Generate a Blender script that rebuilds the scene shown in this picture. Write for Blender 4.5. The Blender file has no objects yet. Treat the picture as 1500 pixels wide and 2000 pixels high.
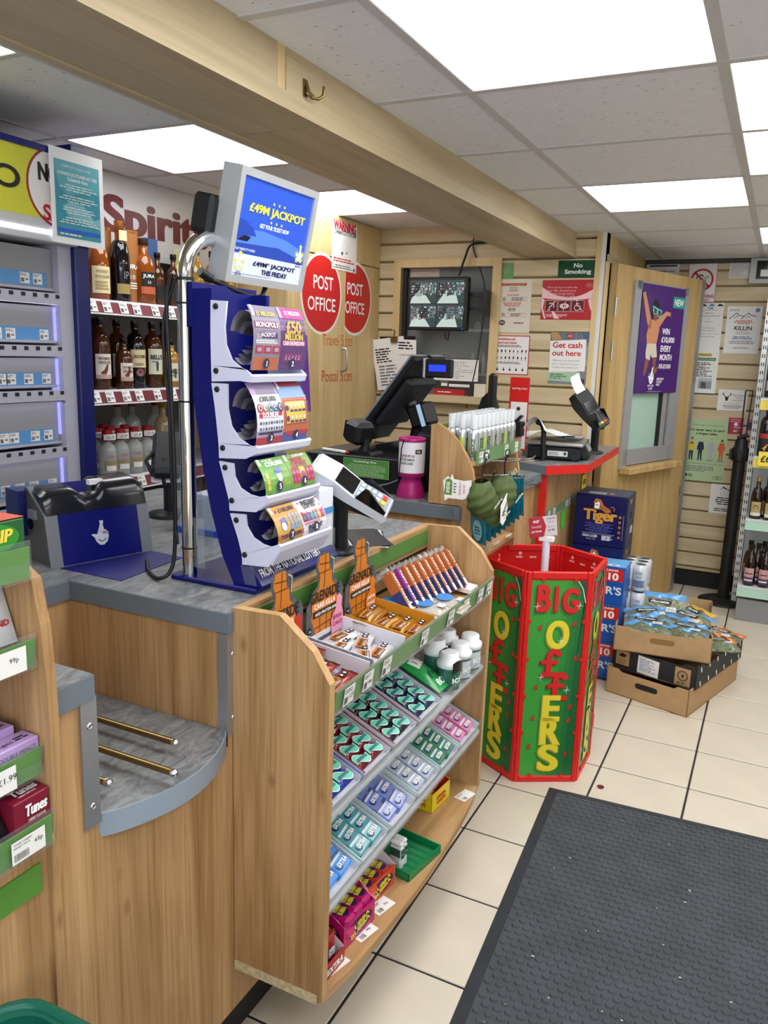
import bpy,math,random
from mathutils import Vector,Matrix
S = bpy.context.scene
COL = S.collection
PI = math.pi
MT,MR = Matrix.Translation,Matrix.Rotation
random.seed(7)

# ------------------------------------------------------------------ camera, world, lights, exposure
cam = bpy.data.cameras.new('camera')
cam.sensor_fit = 'VERTICAL'
cam.sensor_height = 36.0
cam.lens = 36.0*1544.0/2000.0
cam.clip_start = 0.02
camo = bpy.data.objects.new('camera',cam)
COL.objects.link(camo)
YAW,PITCH,ROLL = -0.4561,-0.1988,0.0314
_f = Vector((math.sin(YAW)*math.cos(PITCH),math.cos(YAW)*math.cos(PITCH),math.sin(PITCH)))
_r = Vector((math.cos(YAW),-math.sin(YAW),0))
_u = _r.cross(_f)
_r2 = math.cos(ROLL)*_r + math.sin(ROLL)*_u
_u2 = -math.sin(ROLL)*_r + math.cos(ROLL)*_u
camo.matrix_world = Matrix(((_r2.x,_u2.x,-_f.x,0),(_r2.y,_u2.y,-_f.y,0),(_r2.z,_u2.z,-_f.z,1.52),(0,0,0,1)))
S.camera = camo

W = bpy.data.worlds.new('sky')
W.use_nodes = True
S.world = W
_n = W.node_tree.nodes
_bg = _n['Background']
_sky = _n.new('ShaderNodeTexSky')
_sky.sky_type = 'HOSEK_WILKIE'
_sky.turbidity = 6
_sky.sun_direction = (0.3,-0.6,0.6)
W.node_tree.links.new(_sky.outputs[0],_bg.inputs[0])
_bg.inputs[1].default_value = 0.6

PANEL_LIGHT = 6.6          # emission of the ceiling light panels
WINDOW_LIGHT = 34.0       # daylight through the shop window behind the camera
la = bpy.data.lights.new('window_daylight','AREA')
la.shape = 'RECTANGLE'
la.size = 2.6
la.size_y = 1.5
la.energy = WINDOW_LIGHT
la.color = (0.80,0.88,1.0)
lo = bpy.data.objects.new('window_daylight',la)
COL.objects.link(lo)
lo.location = (0.35,-1.26,1.35)
lo.rotation_euler = (math.radians(90),0,0)

S.view_settings.view_transform = 'Standard'
S.view_settings.look = 'None'
S.view_settings.exposure = 0.22
S.view_settings.gamma = 1.0
S.view_settings.use_curve_mapping = False
S.cycles.max_bounces = 8
S.cycles.diffuse_bounces = 4
S.cycles.transparent_max_bounces = 12
S.cycles.caustics_reflective = False
S.cycles.caustics_refractive = False
S.cycles.sample_clamp_indirect = 6.0
S.cycles.use_denoising = True

# ------------------------------------------------------------------ materials
def lin(c):
    if isinstance(c,str):
        c = c.lstrip('#')
        c = tuple(int(c[i:i + 2],16) for i in (0,2,4))
    o = []
    for x in c[:3]:
        x = x/255.0
        o.append(x/12.92 if x <= 0.04045 else ((x + 0.055)/1.055) ** 2.4)
    return (o[0],o[1],o[2],1.0)

_M = {}
def mat(col,rough=0.5,metal=0.0,emit=0.0,trans=0.0,alpha=1.0,noise=0.0,nscale=8.0,bump=0.0,bscale=200.0,coat=0.0,spec=0.5,key=None,ior=1.45):
    k = (col,rough,metal,emit,trans,alpha,noise,nscale,bump,bscale,coat,spec,ior)
    if k in _M:
        return _M[k]
    m = bpy.data.materials.new(key or 'mat_%s_%d' % (str(col).strip('#()').replace(', ','_'),len(_M)))
    m.use_nodes = True
    nt = m.node_tree
    p = nt.nodes['Principled BSDF']
    c = lin(col)
    p.inputs['Base Color'].default_value = c
    p.inputs['Roughness'].default_value = rough
    p.inputs['Metallic'].default_value = metal
    p.inputs['Specular IOR Level'].default_value = spec
    p.inputs['IOR'].default_value = ior
    p.inputs['Alpha'].default_value = alpha
    p.inputs['Transmission Weight'].default_value = trans
    p.inputs['Coat Weight'].default_value = coat
    if emit:
        p.inputs['Emission Color'].default_value = c
        p.inputs['Emission Strength'].default_value = emit
    if noise or bump:
        tc = nt.nodes.new('ShaderNodeTexCoord')
    if noise:
        n = nt.nodes.new('ShaderNodeTexNoise')
        n.inputs['Scale'].default_value = nscale
        n.inputs['Detail'].default_value = 5
        nt.links.new(tc.outputs['Object'],n.inputs['Vector'])
        r = nt.nodes.new('ShaderNodeValToRGB')
        r.color_ramp.elements[0].position = 0.3
        r.color_ramp.elements[1].position = 0.7
        r.color_ramp.elements[0].color = tuple(x*(1 - noise) for x in c[:3]) + (1,)
        r.color_ramp.elements[1].color = tuple(min(1,x*(1 + noise)) for x in c[:3]) + (1,)
        nt.links.new(n.outputs['Fac'],r.inputs['Fac'])
        nt.links.new(r.outputs['Color'],p.inputs['Base Color'])
    if bump:
        n2 = nt.nodes.new('ShaderNodeTexNoise')
        n2.inputs['Scale'].default_value = bscale
        n2.inputs['Detail'].default_value = 3
        nt.links.new(tc.outputs['Object'],n2.inputs['Vector'])
        b = nt.nodes.new('ShaderNodeBump')
        b.inputs['Strength'].default_value = bump
        b.inputs['Distance'].default_value = 0.002
        nt.links.new(n2.outputs['Fac'],b.inputs['Height'])
        nt.links.new(b.outputs['Normal'],p.inputs['Normal'])
    _M[k] = m
    return m

def wood(name,c0,c1,c2,axis='Z',rough=0.45,scale=1.0,knots=0.0):
    m = bpy.data.materials.new(name)
    m.use_nodes = True
    nt = m.node_tree
    N,L = nt.nodes,nt.links
    p = N['Principled BSDF']
    p.inputs['Roughness'].default_value = rough
    p.inputs['Specular IOR Level'].default_value = 0.35
    tc = N.new('ShaderNodeTexCoord')
    info = N.new('ShaderNodeObjectInfo')
    add = N.new('ShaderNodeVectorMath')
    add.operation = 'MULTIPLY_ADD'
    add.inputs[1].default_value = (1,1,1)
    rnd = N.new('ShaderNodeCombineXYZ')
    mul = N.new('ShaderNodeMath'); mul.operation = 'MULTIPLY'; mul.inputs[1].default_value = 7.3
    L.new(info.outputs['Random'],mul.inputs[0])
    for i in range(3):
        L.new(mul.outputs[0],rnd.inputs[i])
    L.new(tc.outputs['Object'],add.inputs[0])
    L.new(rnd.outputs[0],add.inputs[2])
    def grain(sc,st,det,dist):
        mp = N.new('ShaderNodeMapping')
        v = [sc,sc,sc]
        v['XYZ'.index(axis)] = st
        mp.inputs['Scale'].default_value = v
        L.new(add.outputs[0],mp.inputs[0])
        n = N.new('ShaderNodeTexNoise')
        n.inputs['Scale'].default_value = 1.0
        n.inputs['Detail'].default_value = det
        n.inputs['Distortion'].default_value = dist
        L.new(mp.outputs[0],n.inputs['Vector'])
        return n
    n1 = grain(11*scale,1.1*scale,6,1.8)
    n2 = grain(150*scale,3.5*scale,3,0.6)
    r = N.new('ShaderNodeValToRGB')
    e = r.color_ramp.elements
    e[0].position,e[0].color = 0.32,lin(c0)
    e[1].position,e[1].color = 0.68,lin(c2)
    x = e.new(0.5); x.color = lin(c1)
    L.new(n1.outputs['Fac'],r.inputs['Fac'])
    r2 = N.new('ShaderNodeValToRGB')
    r2.color_ramp.elements[0].position = 0.36
    r2.color_ramp.elements[0].color = (0.58,0.52,0.46,1) if knots else (0.86,0.84,0.80,1)
    r2.color_ramp.elements[1].position = 0.52
    r2.color_ramp.elements[1].color = (1,1,1,1)
    L.new(n2.outputs['Fac'],r2.inputs['Fac'])
    mx = N.new('ShaderNodeMix'); mx.data_type = 'RGBA'; mx.blend_type = 'MULTIPLY'
    mx.inputs['Factor'].default_value = 0.5
    L.new(r.outputs['Color'],mx.inputs['A'])
    L.new(r2.outputs['Color'],mx.inputs['B'])
    out = mx.outputs['Result']
    if knots:
        mp = N.new('ShaderNodeMapping')
        v = [9,9,9]; v['XYZ'.index(axis)] = 4.5
        mp.inputs['Scale'].default_value = v
        L.new(add.outputs[0],mp.inputs[0])
        vo = N.new('ShaderNodeTexVoronoi')
        vo.inputs['Scale'].default_value = 1.0
        L.new(mp.outputs[0],vo.inputs['Vector'])
        r3 = N.new('ShaderNodeValToRGB')
        r3.color_ramp.elements[0].position = 0.02
        r3.color_ramp.elements[0].color = (0.42,0.30,0.2,1)
        r3.color_ramp.elements[1].position = 0.10
        r3.color_ramp.elements[1].color = (1,1,1,1)
        L.new(vo.outputs['Distance'],r3.inputs['Fac'])
        m2 = N.new('ShaderNodeMix'); m2.data_type = 'RGBA'; m2.blend_type = 'MULTIPLY'
        m2.inputs['Factor'].default_value = knots
        L.new(out,m2.inputs['A'])
        L.new(r3.outputs['Color'],m2.inputs['B'])
        out = m2.outputs['Result']
    L.new(out,p.inputs['Base Color'])
    return m

OAK = wood('oak_upright','#a07b50','#b68f62','#c49e70','Z',knots=0.6)
OAK_Y = wood('oak_along','#a07b50','#b68f62','#c49e70','Y')
OAK_EDGE = wood('oak_edge','#a68052','#ba9263','#c6a070','Z')
MAPLE = wood('maple_upright','#cbae78','#d6bb86','#dec594','Z',scale=0.6)
MAPLE_X = wood('maple_slat','#c4b08a','#cfbd98','#d7c7a5','X',scale=0.8)
MAPLE_Y = wood('maple_beam','#b3a07c','#bfad89','#c7b694','Y',scale=0.6)
DOORWOOD = wood('door_veneer','#b4945e','#c0a06a','#caac78','Z',scale=0.7)

def stone(name,c0,c1,c2,sc=9):
    m = bpy.data.materials.new(name)
    m.use_nodes = True
    N,L = m.node_tree.nodes,m.node_tree.links
    p = N['Principled BSDF']
    p.inputs['Roughness'].default_value = 0.38
    tc = N.new('ShaderNodeTexCoord')
    mp = N.new('ShaderNodeMapping')
    mp.inputs['Scale'].default_value = (sc*2.2,sc,sc)
    mp.inputs['Rotation'].default_value = (0,0,0.7)
    L.new(tc.outputs['Object'],mp.inputs[0])
    n = N.new('ShaderNodeTexNoise')
    n.inputs['Scale'].default_value = 1.6
    n.inputs['Detail'].default_value = 9
    n.inputs['Roughness'].default_value = 0.72
    n.inputs['Distortion'].default_value = 1.4
    L.new(mp.outputs[0],n.inputs['Vector'])
    r = N.new('ShaderNodeValToRGB')
    e = r.color_ramp.elements
    e[0].position,e[0].color = 0.35,lin(c0)
    e[1].position,e[1].color = 0.66,lin(c2)
    x = e.new(0.5); x.color = lin(c1)
    L.new(n.outputs['Fac'],r.inputs['Fac'])
    L.new(r.outputs['Color'],p.inputs['Base Color'])
    return m

STONE = stone('worktop_laminate','#55575a','#77797b','#979897')
EDGE = mat('#6b747c',0.42,key='grey_edging')
EDGE_L = mat('#8a96a2',0.4,key='pale_edging')
ALU = mat('#b9bec6',0.32,0.85,key='brushed_aluminium')
CHROME = mat('#d8d8d8',0.08,1.0,key='chrome')
WIRE = mat('#8f8f8f',0.25,1.0,key='steel_wire')
BRASS = mat('#8f7a50',0.3,1.0,key='brass')
BLACK = mat('#111214',0.45,key='black_plastic')
BLACKG = mat('#08090b',0.12,key='black_gloss')
DARK = mat('#1b1d22',0.6,key='dark_grey')
WHITE = mat('#f2f2f2',0.45,key='white_plastic')
PAPER = mat('#eceae6',0.75,key='white_paper')
NAVY = mat('#0b1166',0.28,key='navy_plastic')
GREEN = mat('#568a36',0.4,key='ticket_green')
RED = mat('#d21f1c',0.35,key='red_plastic')
CARD = mat('#b49268',0.8,noise=0.06,nscale=20,key='brown_card')
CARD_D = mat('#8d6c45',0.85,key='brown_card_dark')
CARDW = mat('#dcdce4',0.7,key='white_card')
ACRYL = mat('#b9c2c0',0.06,alpha=0.08,key='clear_acrylic')
ACRYL2 = mat('#b4bcbe',0.08,alpha=0.16,key='acrylic_lip')
GLASS = mat('#dfe8e6',0.03,alpha=0.16,key='window_glass')

# ------------------------------------------------------------------ mesh builder
def V(*a):
    return Vector(a)

_T = {}
def text_mesh(s,bold=0.0,shear=0.0,res=2):
    k = (s,bold,shear,res)
    if k in _T:
        return _T[k]
    cu = bpy.data.curves.new('t','FONT')
    cu.body = s
    cu.resolution_u = res
    cu.offset = bold
    cu.shear = shear
    o = bpy.data.objects.new('t',cu)
    me = bpy.data.meshes.new_from_object(o)
    vs = [(v.co.x,v.co.y) for v in me.vertices]
    fs = [tuple(p.vertices) for p in me.polygons]
    bpy.data.meshes.remove(me)
    bpy.data.objects.remove(o)
    bpy.data.curves.remove(cu)
    if vs:
        x0,x1 = min(v[0] for v in vs),max(v[0] for v in vs)
        y0,y1 = min(v[1] for v in vs),max(v[1] for v in vs)
    else:
        x0 = x1 = y0 = y1 = 0
    _T[k] = (vs,fs,x0,x1,y0,y1)
    return _T[k]

class B:
    """collects shapes and links them as ONE mesh object"""
    def __init__(self,origin=None):
        self.v,self.f,self.fm,self.mats,self.sm = [],[],[],[],[]
        if origin is None:
            self.o = Vector((0,0,0))
        elif hasattr(origin,'matrix_world'):
            self.o = wpos(origin)
        else:
            self.o = Vector(origin)
        self.T = Matrix.Identity(4)
    def mi(self,m):
        if m not in self.mats:
            self.mats.append(m)
        return self.mats.index(m)
    def add(self,vs,fs,m,smooth=False):
        b = len(self.v)
        for p in vs:
            self.v.append(self.T @ Vector(p) - self.o)
        i = self.mi(m)
        for f in fs:
            self.f.append(tuple(b + k for k in f))
            self.fm.append(i)
            self.sm.append(smooth)
        return self
    def box(self,x0,x1,y0,y1,z0,z1,m):
        vs = [(x0,y0,z0),(x1,y0,z0),(x1,y1,z0),(x0,y1,z0),(x0,y0,z1),(x1,y0,z1),(x1,y1,z1),(x0,y1,z1)]
        return self.add(vs,[(3,2,1,0),(4,5,6,7),(0,1,5,4),(1,2,6,5),(2,3,7,6),(3,0,4,7)],m)
    def rbox(self,x0,x1,y0,y1,z0,z1,m,r=0.004):
        # box with all twelve edges chamfered
        r = min(r,(x1 - x0)*.45,(y1 - y0)*.45,(z1 - z0)*.45)
        X,Y,Z = (x0,x1),(y0,y1),(z0,z1)
        vs,idx = [],{}
        for i in (0,1):
            for j in (0,1):
                for k in (0,1):
                    sx,sy,sz = (1 - 2*i)*r,(1 - 2*j)*r,(1 - 2*k)*r
                    idx[i,j,k,'x'] = len(vs); vs.append((X[i],Y[j] + sy,Z[k] + sz))
                    idx[i,j,k,'y'] = len(vs); vs.append((X[i] + sx,Y[j],Z[k] + sz))
                    idx[i,j,k,'z'] = len(vs); vs.append((X[i] + sx,Y[j] + sy,Z[k]))
        fs = []
        for i in (0,1):
            fs.append([idx[i,0,0,'x'],idx[i,1,0,'x'],idx[i,1,1,'x'],idx[i,0,1,'x']][::(1 if i else -1)])
            fs.append([idx[0,i,0,'y'],idx[1,i,0,'y'],idx[1,i,1,'y'],idx[0,i,1,'y']][::(-1 if i else 1)])
            fs.append([idx[0,0,i,'z'],idx[1,0,i,'z'],idx[1,1,i,'z'],idx[0,1,i,'z']][::(1 if i else -1)])
            for j in (0,1):
                fs.append([idx[i,j,0,'x'],idx[i,j,0,'y'],idx[i,j,1,'y'],idx[i,j,1,'x']])
                fs.append([idx[i,0,j,'x'],idx[i,0,j,'z'],idx[i,1,j,'z'],idx[i,1,j,'x']])
                fs.append([idx[0,i,j,'y'],idx[0,i,j,'z'],idx[1,i,j,'z'],idx[1,i,j,'y']])
        for i in (0,1):
            for j in (0,1):
                for k in (0,1):
                    fs.append([idx[i,j,k,'x'],idx[i,j,k,'y'],idx[i,j,k,'z']])
        return self.add(vs,fs,m)
    def prism(self,poly,ax,a,b,m,smooth=False):
        # poly: 2-D outline in the plane across axis ax, extruded from a to b
        def p3(p,t):
            return {'X': (t,p[0],p[1]),'Y': (p[0],t,p[1]),'Z': (p[0],p[1],t)}[ax]
        n = len(poly)
        vs = [p3(p,a) for p in poly] + [p3(p,b) for p in poly]
        self.add(vs,[tuple(range(n - 1,-1,-1)),tuple(range(n,2*n))],m)
        return self.add(vs,[(i,(i + 1) % n,n + (i + 1) % n,n + i) for i in range(n)],m,smooth)
    def tube(self,path,r,m,seg=8,caps=True,close=False):
        path = [Vector(p) for p in path]
        n = len(path)
        vs,fs = [],[]
        up = None
        for i,p in enumerate(path):
            d = (path[min(i + 1,n - 1)] - path[max(i - 1,0)])
            if close:
                d = path[(i + 1) % n] - path[(i - 1) % n]
            d.normalize()
            if up is None:
                up = Vector((0,0,1)) if abs(d.z) < 0.9 else Vector((1,0,0))
            s = d.cross(up).normalized()
            up = s.cross(d).normalized()
            rr = r[i] if isinstance(r,(list,tuple)) else r
            for k in range(seg):
                a = 2*PI*k/seg
                vs.append(p + s*(rr*math.cos(a)) + up*(rr*math.sin(a)))
        for i in range(n if close else n - 1):
            for k in range(seg):
                i2 = (i + 1) % n
                fs.append((i*seg + k,i*seg + (k + 1) % seg,i2*seg + (k + 1) % seg,i2*seg + k))
        self.add(vs,fs,m,True)
        if caps and not close:
            self.add(vs[:seg],[tuple(range(seg - 1,-1,-1))],m)
            self.add(vs[-seg:],[tuple(range(seg))],m)
        return self
    def lathe(self,prof,m,c=(0,0,0),seg=20,sy=1.0):
        vs,fs = [],[]
        for r,z in prof:
            for k in range(seg):
                a = 2*PI*k/seg
                vs.append((c[0] + r*math.cos(a),c[1] + r*math.sin(a)*sy,c[2] + z))
        for i in range(len(prof) - 1):
            for k in range(seg):
                fs.append((i*seg + k,i*seg + (k + 1) % seg,(i + 1)*seg + (k + 1) % seg,(i + 1)*seg + k))
        self.add(vs,fs,m,True)
        self.add(vs[:seg],[tuple(range(seg - 1,-1,-1))],m)
        self.add(vs[-seg:],[tuple(range(seg))],m)
        return self
    def poly(self,pts,m):
        return self.add(pts,[tuple(range(len(pts)))],m)
    def grid(self,fn,nu,nv,m,smooth=True,thick=None):
        vs = [fn(i/nu,j/nv) for j in range(nv + 1) for i in range(nu + 1)]
        w = nu + 1
        return self.add(vs,[(j*w + i,j*w + i + 1,(j + 1)*w + i + 1,(j + 1)*w + i) for j in range(nv) for i in range(nu)],m,smooth)
    def build(self,name,parent=None,loc=None,rot=None,kind=None,label=None):
        me = bpy.data.meshes.new(name)
        me.from_pydata([tuple(p) for p in self.v],[],self.f)
        for m in self.mats:
            me.materials.append(m)
        me.polygons.foreach_set('material_index',self.fm)
        me.polygons.foreach_set('use_smooth',self.sm)
        me.update()
        o = bpy.data.objects.new(name,me)
        COL.objects.link(o)
        if parent is not None:
            o.parent = parent
        if loc is not None:
            o.location = loc
        if rot is not None:
            o.rotation_euler = rot
        if kind:
            o['kind'] = kind
        if label:
            o['label'] = label
        return o

def wpos(o):
    p = Vector(o.location)
    while o.parent is not None:
        o = o.parent
        p = p + Vector(o.location)
    return p

def tag(o,label,cat,group=None):
    o['label'] = label
    o['category'] = cat
    if group:
        o['group'] = group
    return o

def thing(name,label,cat,loc=(0,0,0),rz=0.0,group=None):
    o = bpy.data.objects.new(name,None)
    o.empty_display_size = 0.05
    COL.objects.link(o)
    o.location = loc
    o.rotation_euler = (0,0,rz)
    return tag(o,label,cat,group)

def dup(root,loc,rot=None,label=None,group=None):
    r = root.copy()
    COL.objects.link(r)
    r.location = loc
    if rot is not None:
        r.rotation_euler = rot
    if label:
        r['label'] = label
    if group:
        r['group'] = group
    for ch in list(root.children):
        c = ch.copy()
        COL.objects.link(c)
        c.parent = r
        for g in list(ch.children):
            d = g.copy()
            COL.objects.link(d)
            d.parent = c
    return r

def smooth(pts,n=6):
    # Catmull-Rom through the points
    P = [Vector(p) for p in pts]
    P = [2*P[0] - P[1]] + P + [2*P[-1] - P[-2]]
    out = []
    for i in range(1,len(P) - 2):
        a,c,d,e = P[i - 1:i + 3]
        for k in range(n):
            t = k/n
            out.append(.5*(2*c + (d - a)*t + (2*a - 5*c + 4*d - e)*t*t + (3*c - a - 3*d + e)*t ** 3))
    return out + [P[-2]]

# ------------------------------------------------------------------ flat print on a surface
class Pr:
    """flat print in a plane: origin o, right u, up v; n = u x v faces the reader; radius bends it round an upright cylinder"""
    def __init__(self,b,o,u=(1,0,0),v=(0,0,1),radius=None,lift=0.0004):
        self.b,self.o,self.u,self.v = b,Vector(o),Vector(u).normalized(),Vector(v).normalized()
        self.n = self.u.cross(self.v)
        self.k = 1
        self.R = radius
        self.lift = lift
    def P(self,x,y,k):
        h = k*self.lift
        if self.R:
            a = x/self.R
            R = self.R + h
            return self.o + self.u*(R*math.sin(a)) + self.n*(R*math.cos(a)) + self.v*y
        return self.o + self.u*x + self.v*y + self.n*h
    def poly(self,pts,m,k=None):
        k = self.k if k is None else k
        self.b.add([self.P(x,y,k) for x,y in pts],[tuple(range(len(pts)))],m)
        return self
    def rect(self,x0,y0,x1,y1,m,k=None):
        if self.R:
            n = max(2,int(abs(x1 - x0)/self.R/0.22))
            for i in range(n):
                a,c = x0 + (x1 - x0)*i/n,x0 + (x1 - x0)*(i + 1)/n
                self.poly([(a,y0),(c,y0),(c,y1),(a,y1)],m,k)
            return self
        return self.poly([(x0,y0),(x1,y0),(x1,y1),(x0,y1)],m,k)
    def frame(self,x0,y0,x1,y1,w,m,k=None):
        self.rect(x0,y0,x1,y0 + w,m,k); self.rect(x0,y1 - w,x1,y1,m,k)
        self.rect(x0,y0,x0 + w,y1,m,k); return self.rect(x1 - w,y0,x1,y1,m,k)
    def disc(self,x,y,r,m,k=None,seg=24,ry=None,a0=0.0,a1=2*PI):
        ry = ry or r
        full = abs(a1 - a0 - 2*PI) < 1e-6
        n = seg if full else seg + 1
        return self.poly([(x + r*math.cos(a0 + (a1 - a0)*i/seg),y + ry*math.sin(a0 + (a1 - a0)*i/seg)) for i in range(n)],m,k)
    def ring(self,x,y,r,w,m,k=None,seg=24,a0=0.0,a1=2*PI,ry=None):
        k = self.k if k is None else k
        ry = ry or r
        q = (r - w)/r
        for i in range(seg):
            a,c = a0 + (a1 - a0)*i/seg,a0 + (a1 - a0)*(i + 1)/seg
            self.poly([(x + r*math.cos(a),y + ry*math.sin(a)),(x + r*math.cos(c),y + ry*math.sin(c)),
                       (x + r*q*math.cos(c),y + ry*q*math.sin(c)),(x + r*q*math.cos(a),y + ry*q*math.sin(a))],m,k)
        return self
    def line(self,x0,y0,x1,y1,w,m,k=None):
        d = math.hypot(x1 - x0,y1 - y0) or 1
        a,c = -(y1 - y0)/d*w/2,(x1 - x0)/d*w/2
        return self.poly([(x0 - a,y0 - c),(x1 - a,y1 - c),(x1 + a,y1 + c),(x0 + a,y0 + c)],m,k)
    def pline(self,pts,w,m,k=None):
        for p,q in zip(pts,pts[1:]):
            self.line(p[0],p[1],q[0],q[1],w,m,k)
        return self
    def text(self,s,x,y,h,m,w=None,bold=0.0,shear=0.0,k=None,align='c',rot=0.0,res=0):
        # h: height of the ink; w: width of the ink (None keeps the letter shapes); x, y: its middle (or left / right)
        if bold > .032:            # heavy weights: a second copy set a little aside, the outline itself stays sound
            dx = h*.028
            k = (self.k + 2) if k is None else k
            for q in (-dx,dx):
                self.text(s,x + q*math.cos(rot),y + q*math.sin(rot),h,m,w and w - 2*dx,.025,shear,k + (.4 if q > 0 else 0),align,rot,res)
            return self
        res = res or (8 if h > .05 else 4 if h > .018 else 2)
        vs,fs,x0,x1,y0,y1 = text_mesh(s,bold,shear,res)
        if not vs or x1 == x0:
            return self
        k = (self.k + 2) if k is None else k
        sy = h/(y1 - y0)
        sx = w/(x1 - x0) if w else sy
        W = (x1 - x0)*sx
        ox = {'c': -W/2,'l': 0.0,'r': -W}[align]
        cr,sr = math.cos(rot),math.sin(rot)
        out = []
        for a,c in vs:
            px,py = (a - x0)*sx + ox,(c - y0)*sy - h/2
            out.append(self.P(x + px*cr - py*sr,y + px*sr + py*cr,k))
        self.b.add(out,fs,m)
        return self
    def lines(self,x0,y0,x1,y1,n,m,k=None,fill=0.5,words=True,center=False,seed=1):
        # rows of small type too fine to read
        rg = random.Random(seed*31 + n)
        dy = (y1 - y0)/n
        for i in range(n):
            y = y1 - dy*(i + 0.5)
            L = (x1 - x0)*rg.uniform(0.55,1.0)
            x = x0 if not center else (x0 + x1)/2 - L/2
            e = x + L
            if self.R:
                self.rect(x,y - dy*fill/2,e,y + dy*fill/2,m,k)
                continue
            while x < e - 1e-6:
                wl = min(e - x,dy*rg.uniform(0.8,4.0)) if words else e - x
                self.rect(x,y - dy*fill/2,x + wl,y + dy*fill/2,m,k)
                x += wl + dy*0.45
        return self
    def barcode(self,x0,y0,x1,y1,m,n=14,seed=3):
        rg = random.Random(seed)
        x = x0
        step = (x1 - x0)/n
        while x < x1 - step*.3:
            w = step*rg.uniform(0.25,0.9)
            self.rect(x,y0,min(x + w,x1),y1,m)
            x += w + step*rg.uniform(0.25,0.6)
        return self

INK = mat('#1a1a1c',0.6,key='black_ink')
GREY = mat('#77797c',0.6,key='grey_ink')
LGREY = mat('#b9babd',0.6,key='pale_grey_ink')
WINK = mat('#f4f4f2',0.55,key='white_ink')
RINK = mat('#c3222b',0.5,key='red_ink')
YINK = mat('#f1d33a',0.5,key='yellow_ink')

def panel(name,parent,o,u,v,w,h,m,draw,t=0.0008):
    """thin sheet with its print, one mesh; (0,0) is its lower left corner"""
    b = B(parent) if parent is not None else B(o)
    u,v = Vector(u).normalized(),Vector(v).normalized()
    n = u.cross(v)
    o = Vector(o)
    c = [o,o + u*w,o + u*w + v*h,o + v*h]
    b.add([p - n*t for p in c] + c,[(3,2,1,0),(4,5,6,7),(0,1,5,4),(1,2,6,5),(2,3,7,6),(3,0,4,7)],m)
    if draw:
        draw(Pr(b,o,u,v),w,h)
    return b.build(name,parent,None if parent is not None else o)

def sheet(name,label,cat,o,u,v,w,h,m,draw,group=None,t=0.0008):
    ob = panel(name,None,o,u,v,w,h,m,draw,t)
    return tag(ob,label,cat,group)

AX,AY,AZ = (1,0,0),(0,1,0),(0,0,1)

def ticket(pr,x,y,w,h,price='',seed=1,bg=None):
    """a shelf-edge price ticket: title, barcode, price"""
    pr.rect(x,y,x + w,y + h,bg or PAPER,2)
    pr.k = 3
    pr.lines(x + w*.06,y + h*.66,x + w*.8,y + h*.92,2,GREY,3,seed=seed)
    pr.barcode(x + w*.08,y + h*.1,x + w*.42,y + h*.48,INK,9,seed)
    if price:
        pr.text(price,x + w*.72,y + h*.45,h*.26,INK,w*.36,k=4)
    else:
        pr.rect(x + w*.55,y + h*.3,x + w*.85,y + h*.45,GREY,3)
    pr.k = 1
# ------------------------------------------------------------------ the setting
CR,CL = 2.18,2.24              # ceiling heights right and left of the beam
XL,XR,YN,YF = -3.0,1.75,-1.25,5.72
YP = 4.43                        # face of the post office partition

TILE = mat('#d3c9b7',0.3,noise=0.05,nscale=6,key='beige_floor_tile')
GROUT = mat('#2e2b28',0.9,key='dark_grout')
b = B()
b.box(XL,XR,YN,YF,-0.06,-0.003,GROUT)
floor = b.build('floor',kind='structure')
ts,tx0,ty0 = 0.3153,-0.767,1.602
b = B()
g = 0.0035
b.rbox(g,ts - g,g,ts - g,-0.01,0.0,TILE,0.002)
tile0 = None
for i in range(-1,6):
    for j in range(-4,13):
        x,y = tx0 + i*ts,ty0 + j*ts
        if tile0 is None:
            tile0 = b.build('tile',floor,(x,y,0))
        else:
            q = tile0.copy(); COL.objects.link(q); q.parent = floor; q.location = (x,y,0)

# ceilings: dark slab, tiles between T-bars, light panels
CT = mat('#eeeeef',0.9,noise=0.02,nscale=30,bump=0.5,bscale=60,key='mineral_ceiling_tile')
FISS = mat('#8f8d8b',0.95,key='tile_fissure')
BAR = mat('#cfccc8',0.6,key='white_T_bar')
b = B()
b.box(-1.25,XR,YN,YF,CR + 0.03,CR + 0.12,CT)
ceiling = b.build('ceiling',kind='structure')
b = B()
b.box(XL,-1.25,YN,YF,CL + 0.03,CL + 0.12,CT)
ceiling_l = b.build('ceiling',kind='structure')
cx0,cy0,cs = -0.799,2.05,0.6
lights_r = {(0,-1),(0,-2),(0,2),(1,0),(1,1),(1,4),(2,-2),(2,3),(3,0),(0,-4),(2,-4)}
rg = random.Random(4)
def ctile(x0,x1,y0,y1,z):
    b = B(V(x0,y0,z))
    b.box(x0 + .004,x1 - .004,y0 + .004,y1 - .004,z,z + 0.015,CT)
    p = Pr(b,(x0,y0,z),(1,0,0),(0,-1,0))
    w,h = x1 - x0,y1 - y0
    for _ in range(int(70*w*h/0.36)):
        u,v = rg.uniform(.02,w - .02),-rg.uniform(.02,h - .02)
        a,l = rg.uniform(-.5,.5),rg.uniform(.004,.012)
        p.line(u,v,u + l*math.cos(a),v + l*math.sin(a),0.0022,FISS,1)
    o = b.build('ceiling_tile',ceiling if z < CL else ceiling_l,(x0,y0,z))
    return o
LIT = mat('#fdfeff',0.5,emit=PANEL_LIGHT,key='lit_diffuser')
FRM = mat('#e6e6e6',0.4,key='light_frame')
pcount = []
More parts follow.
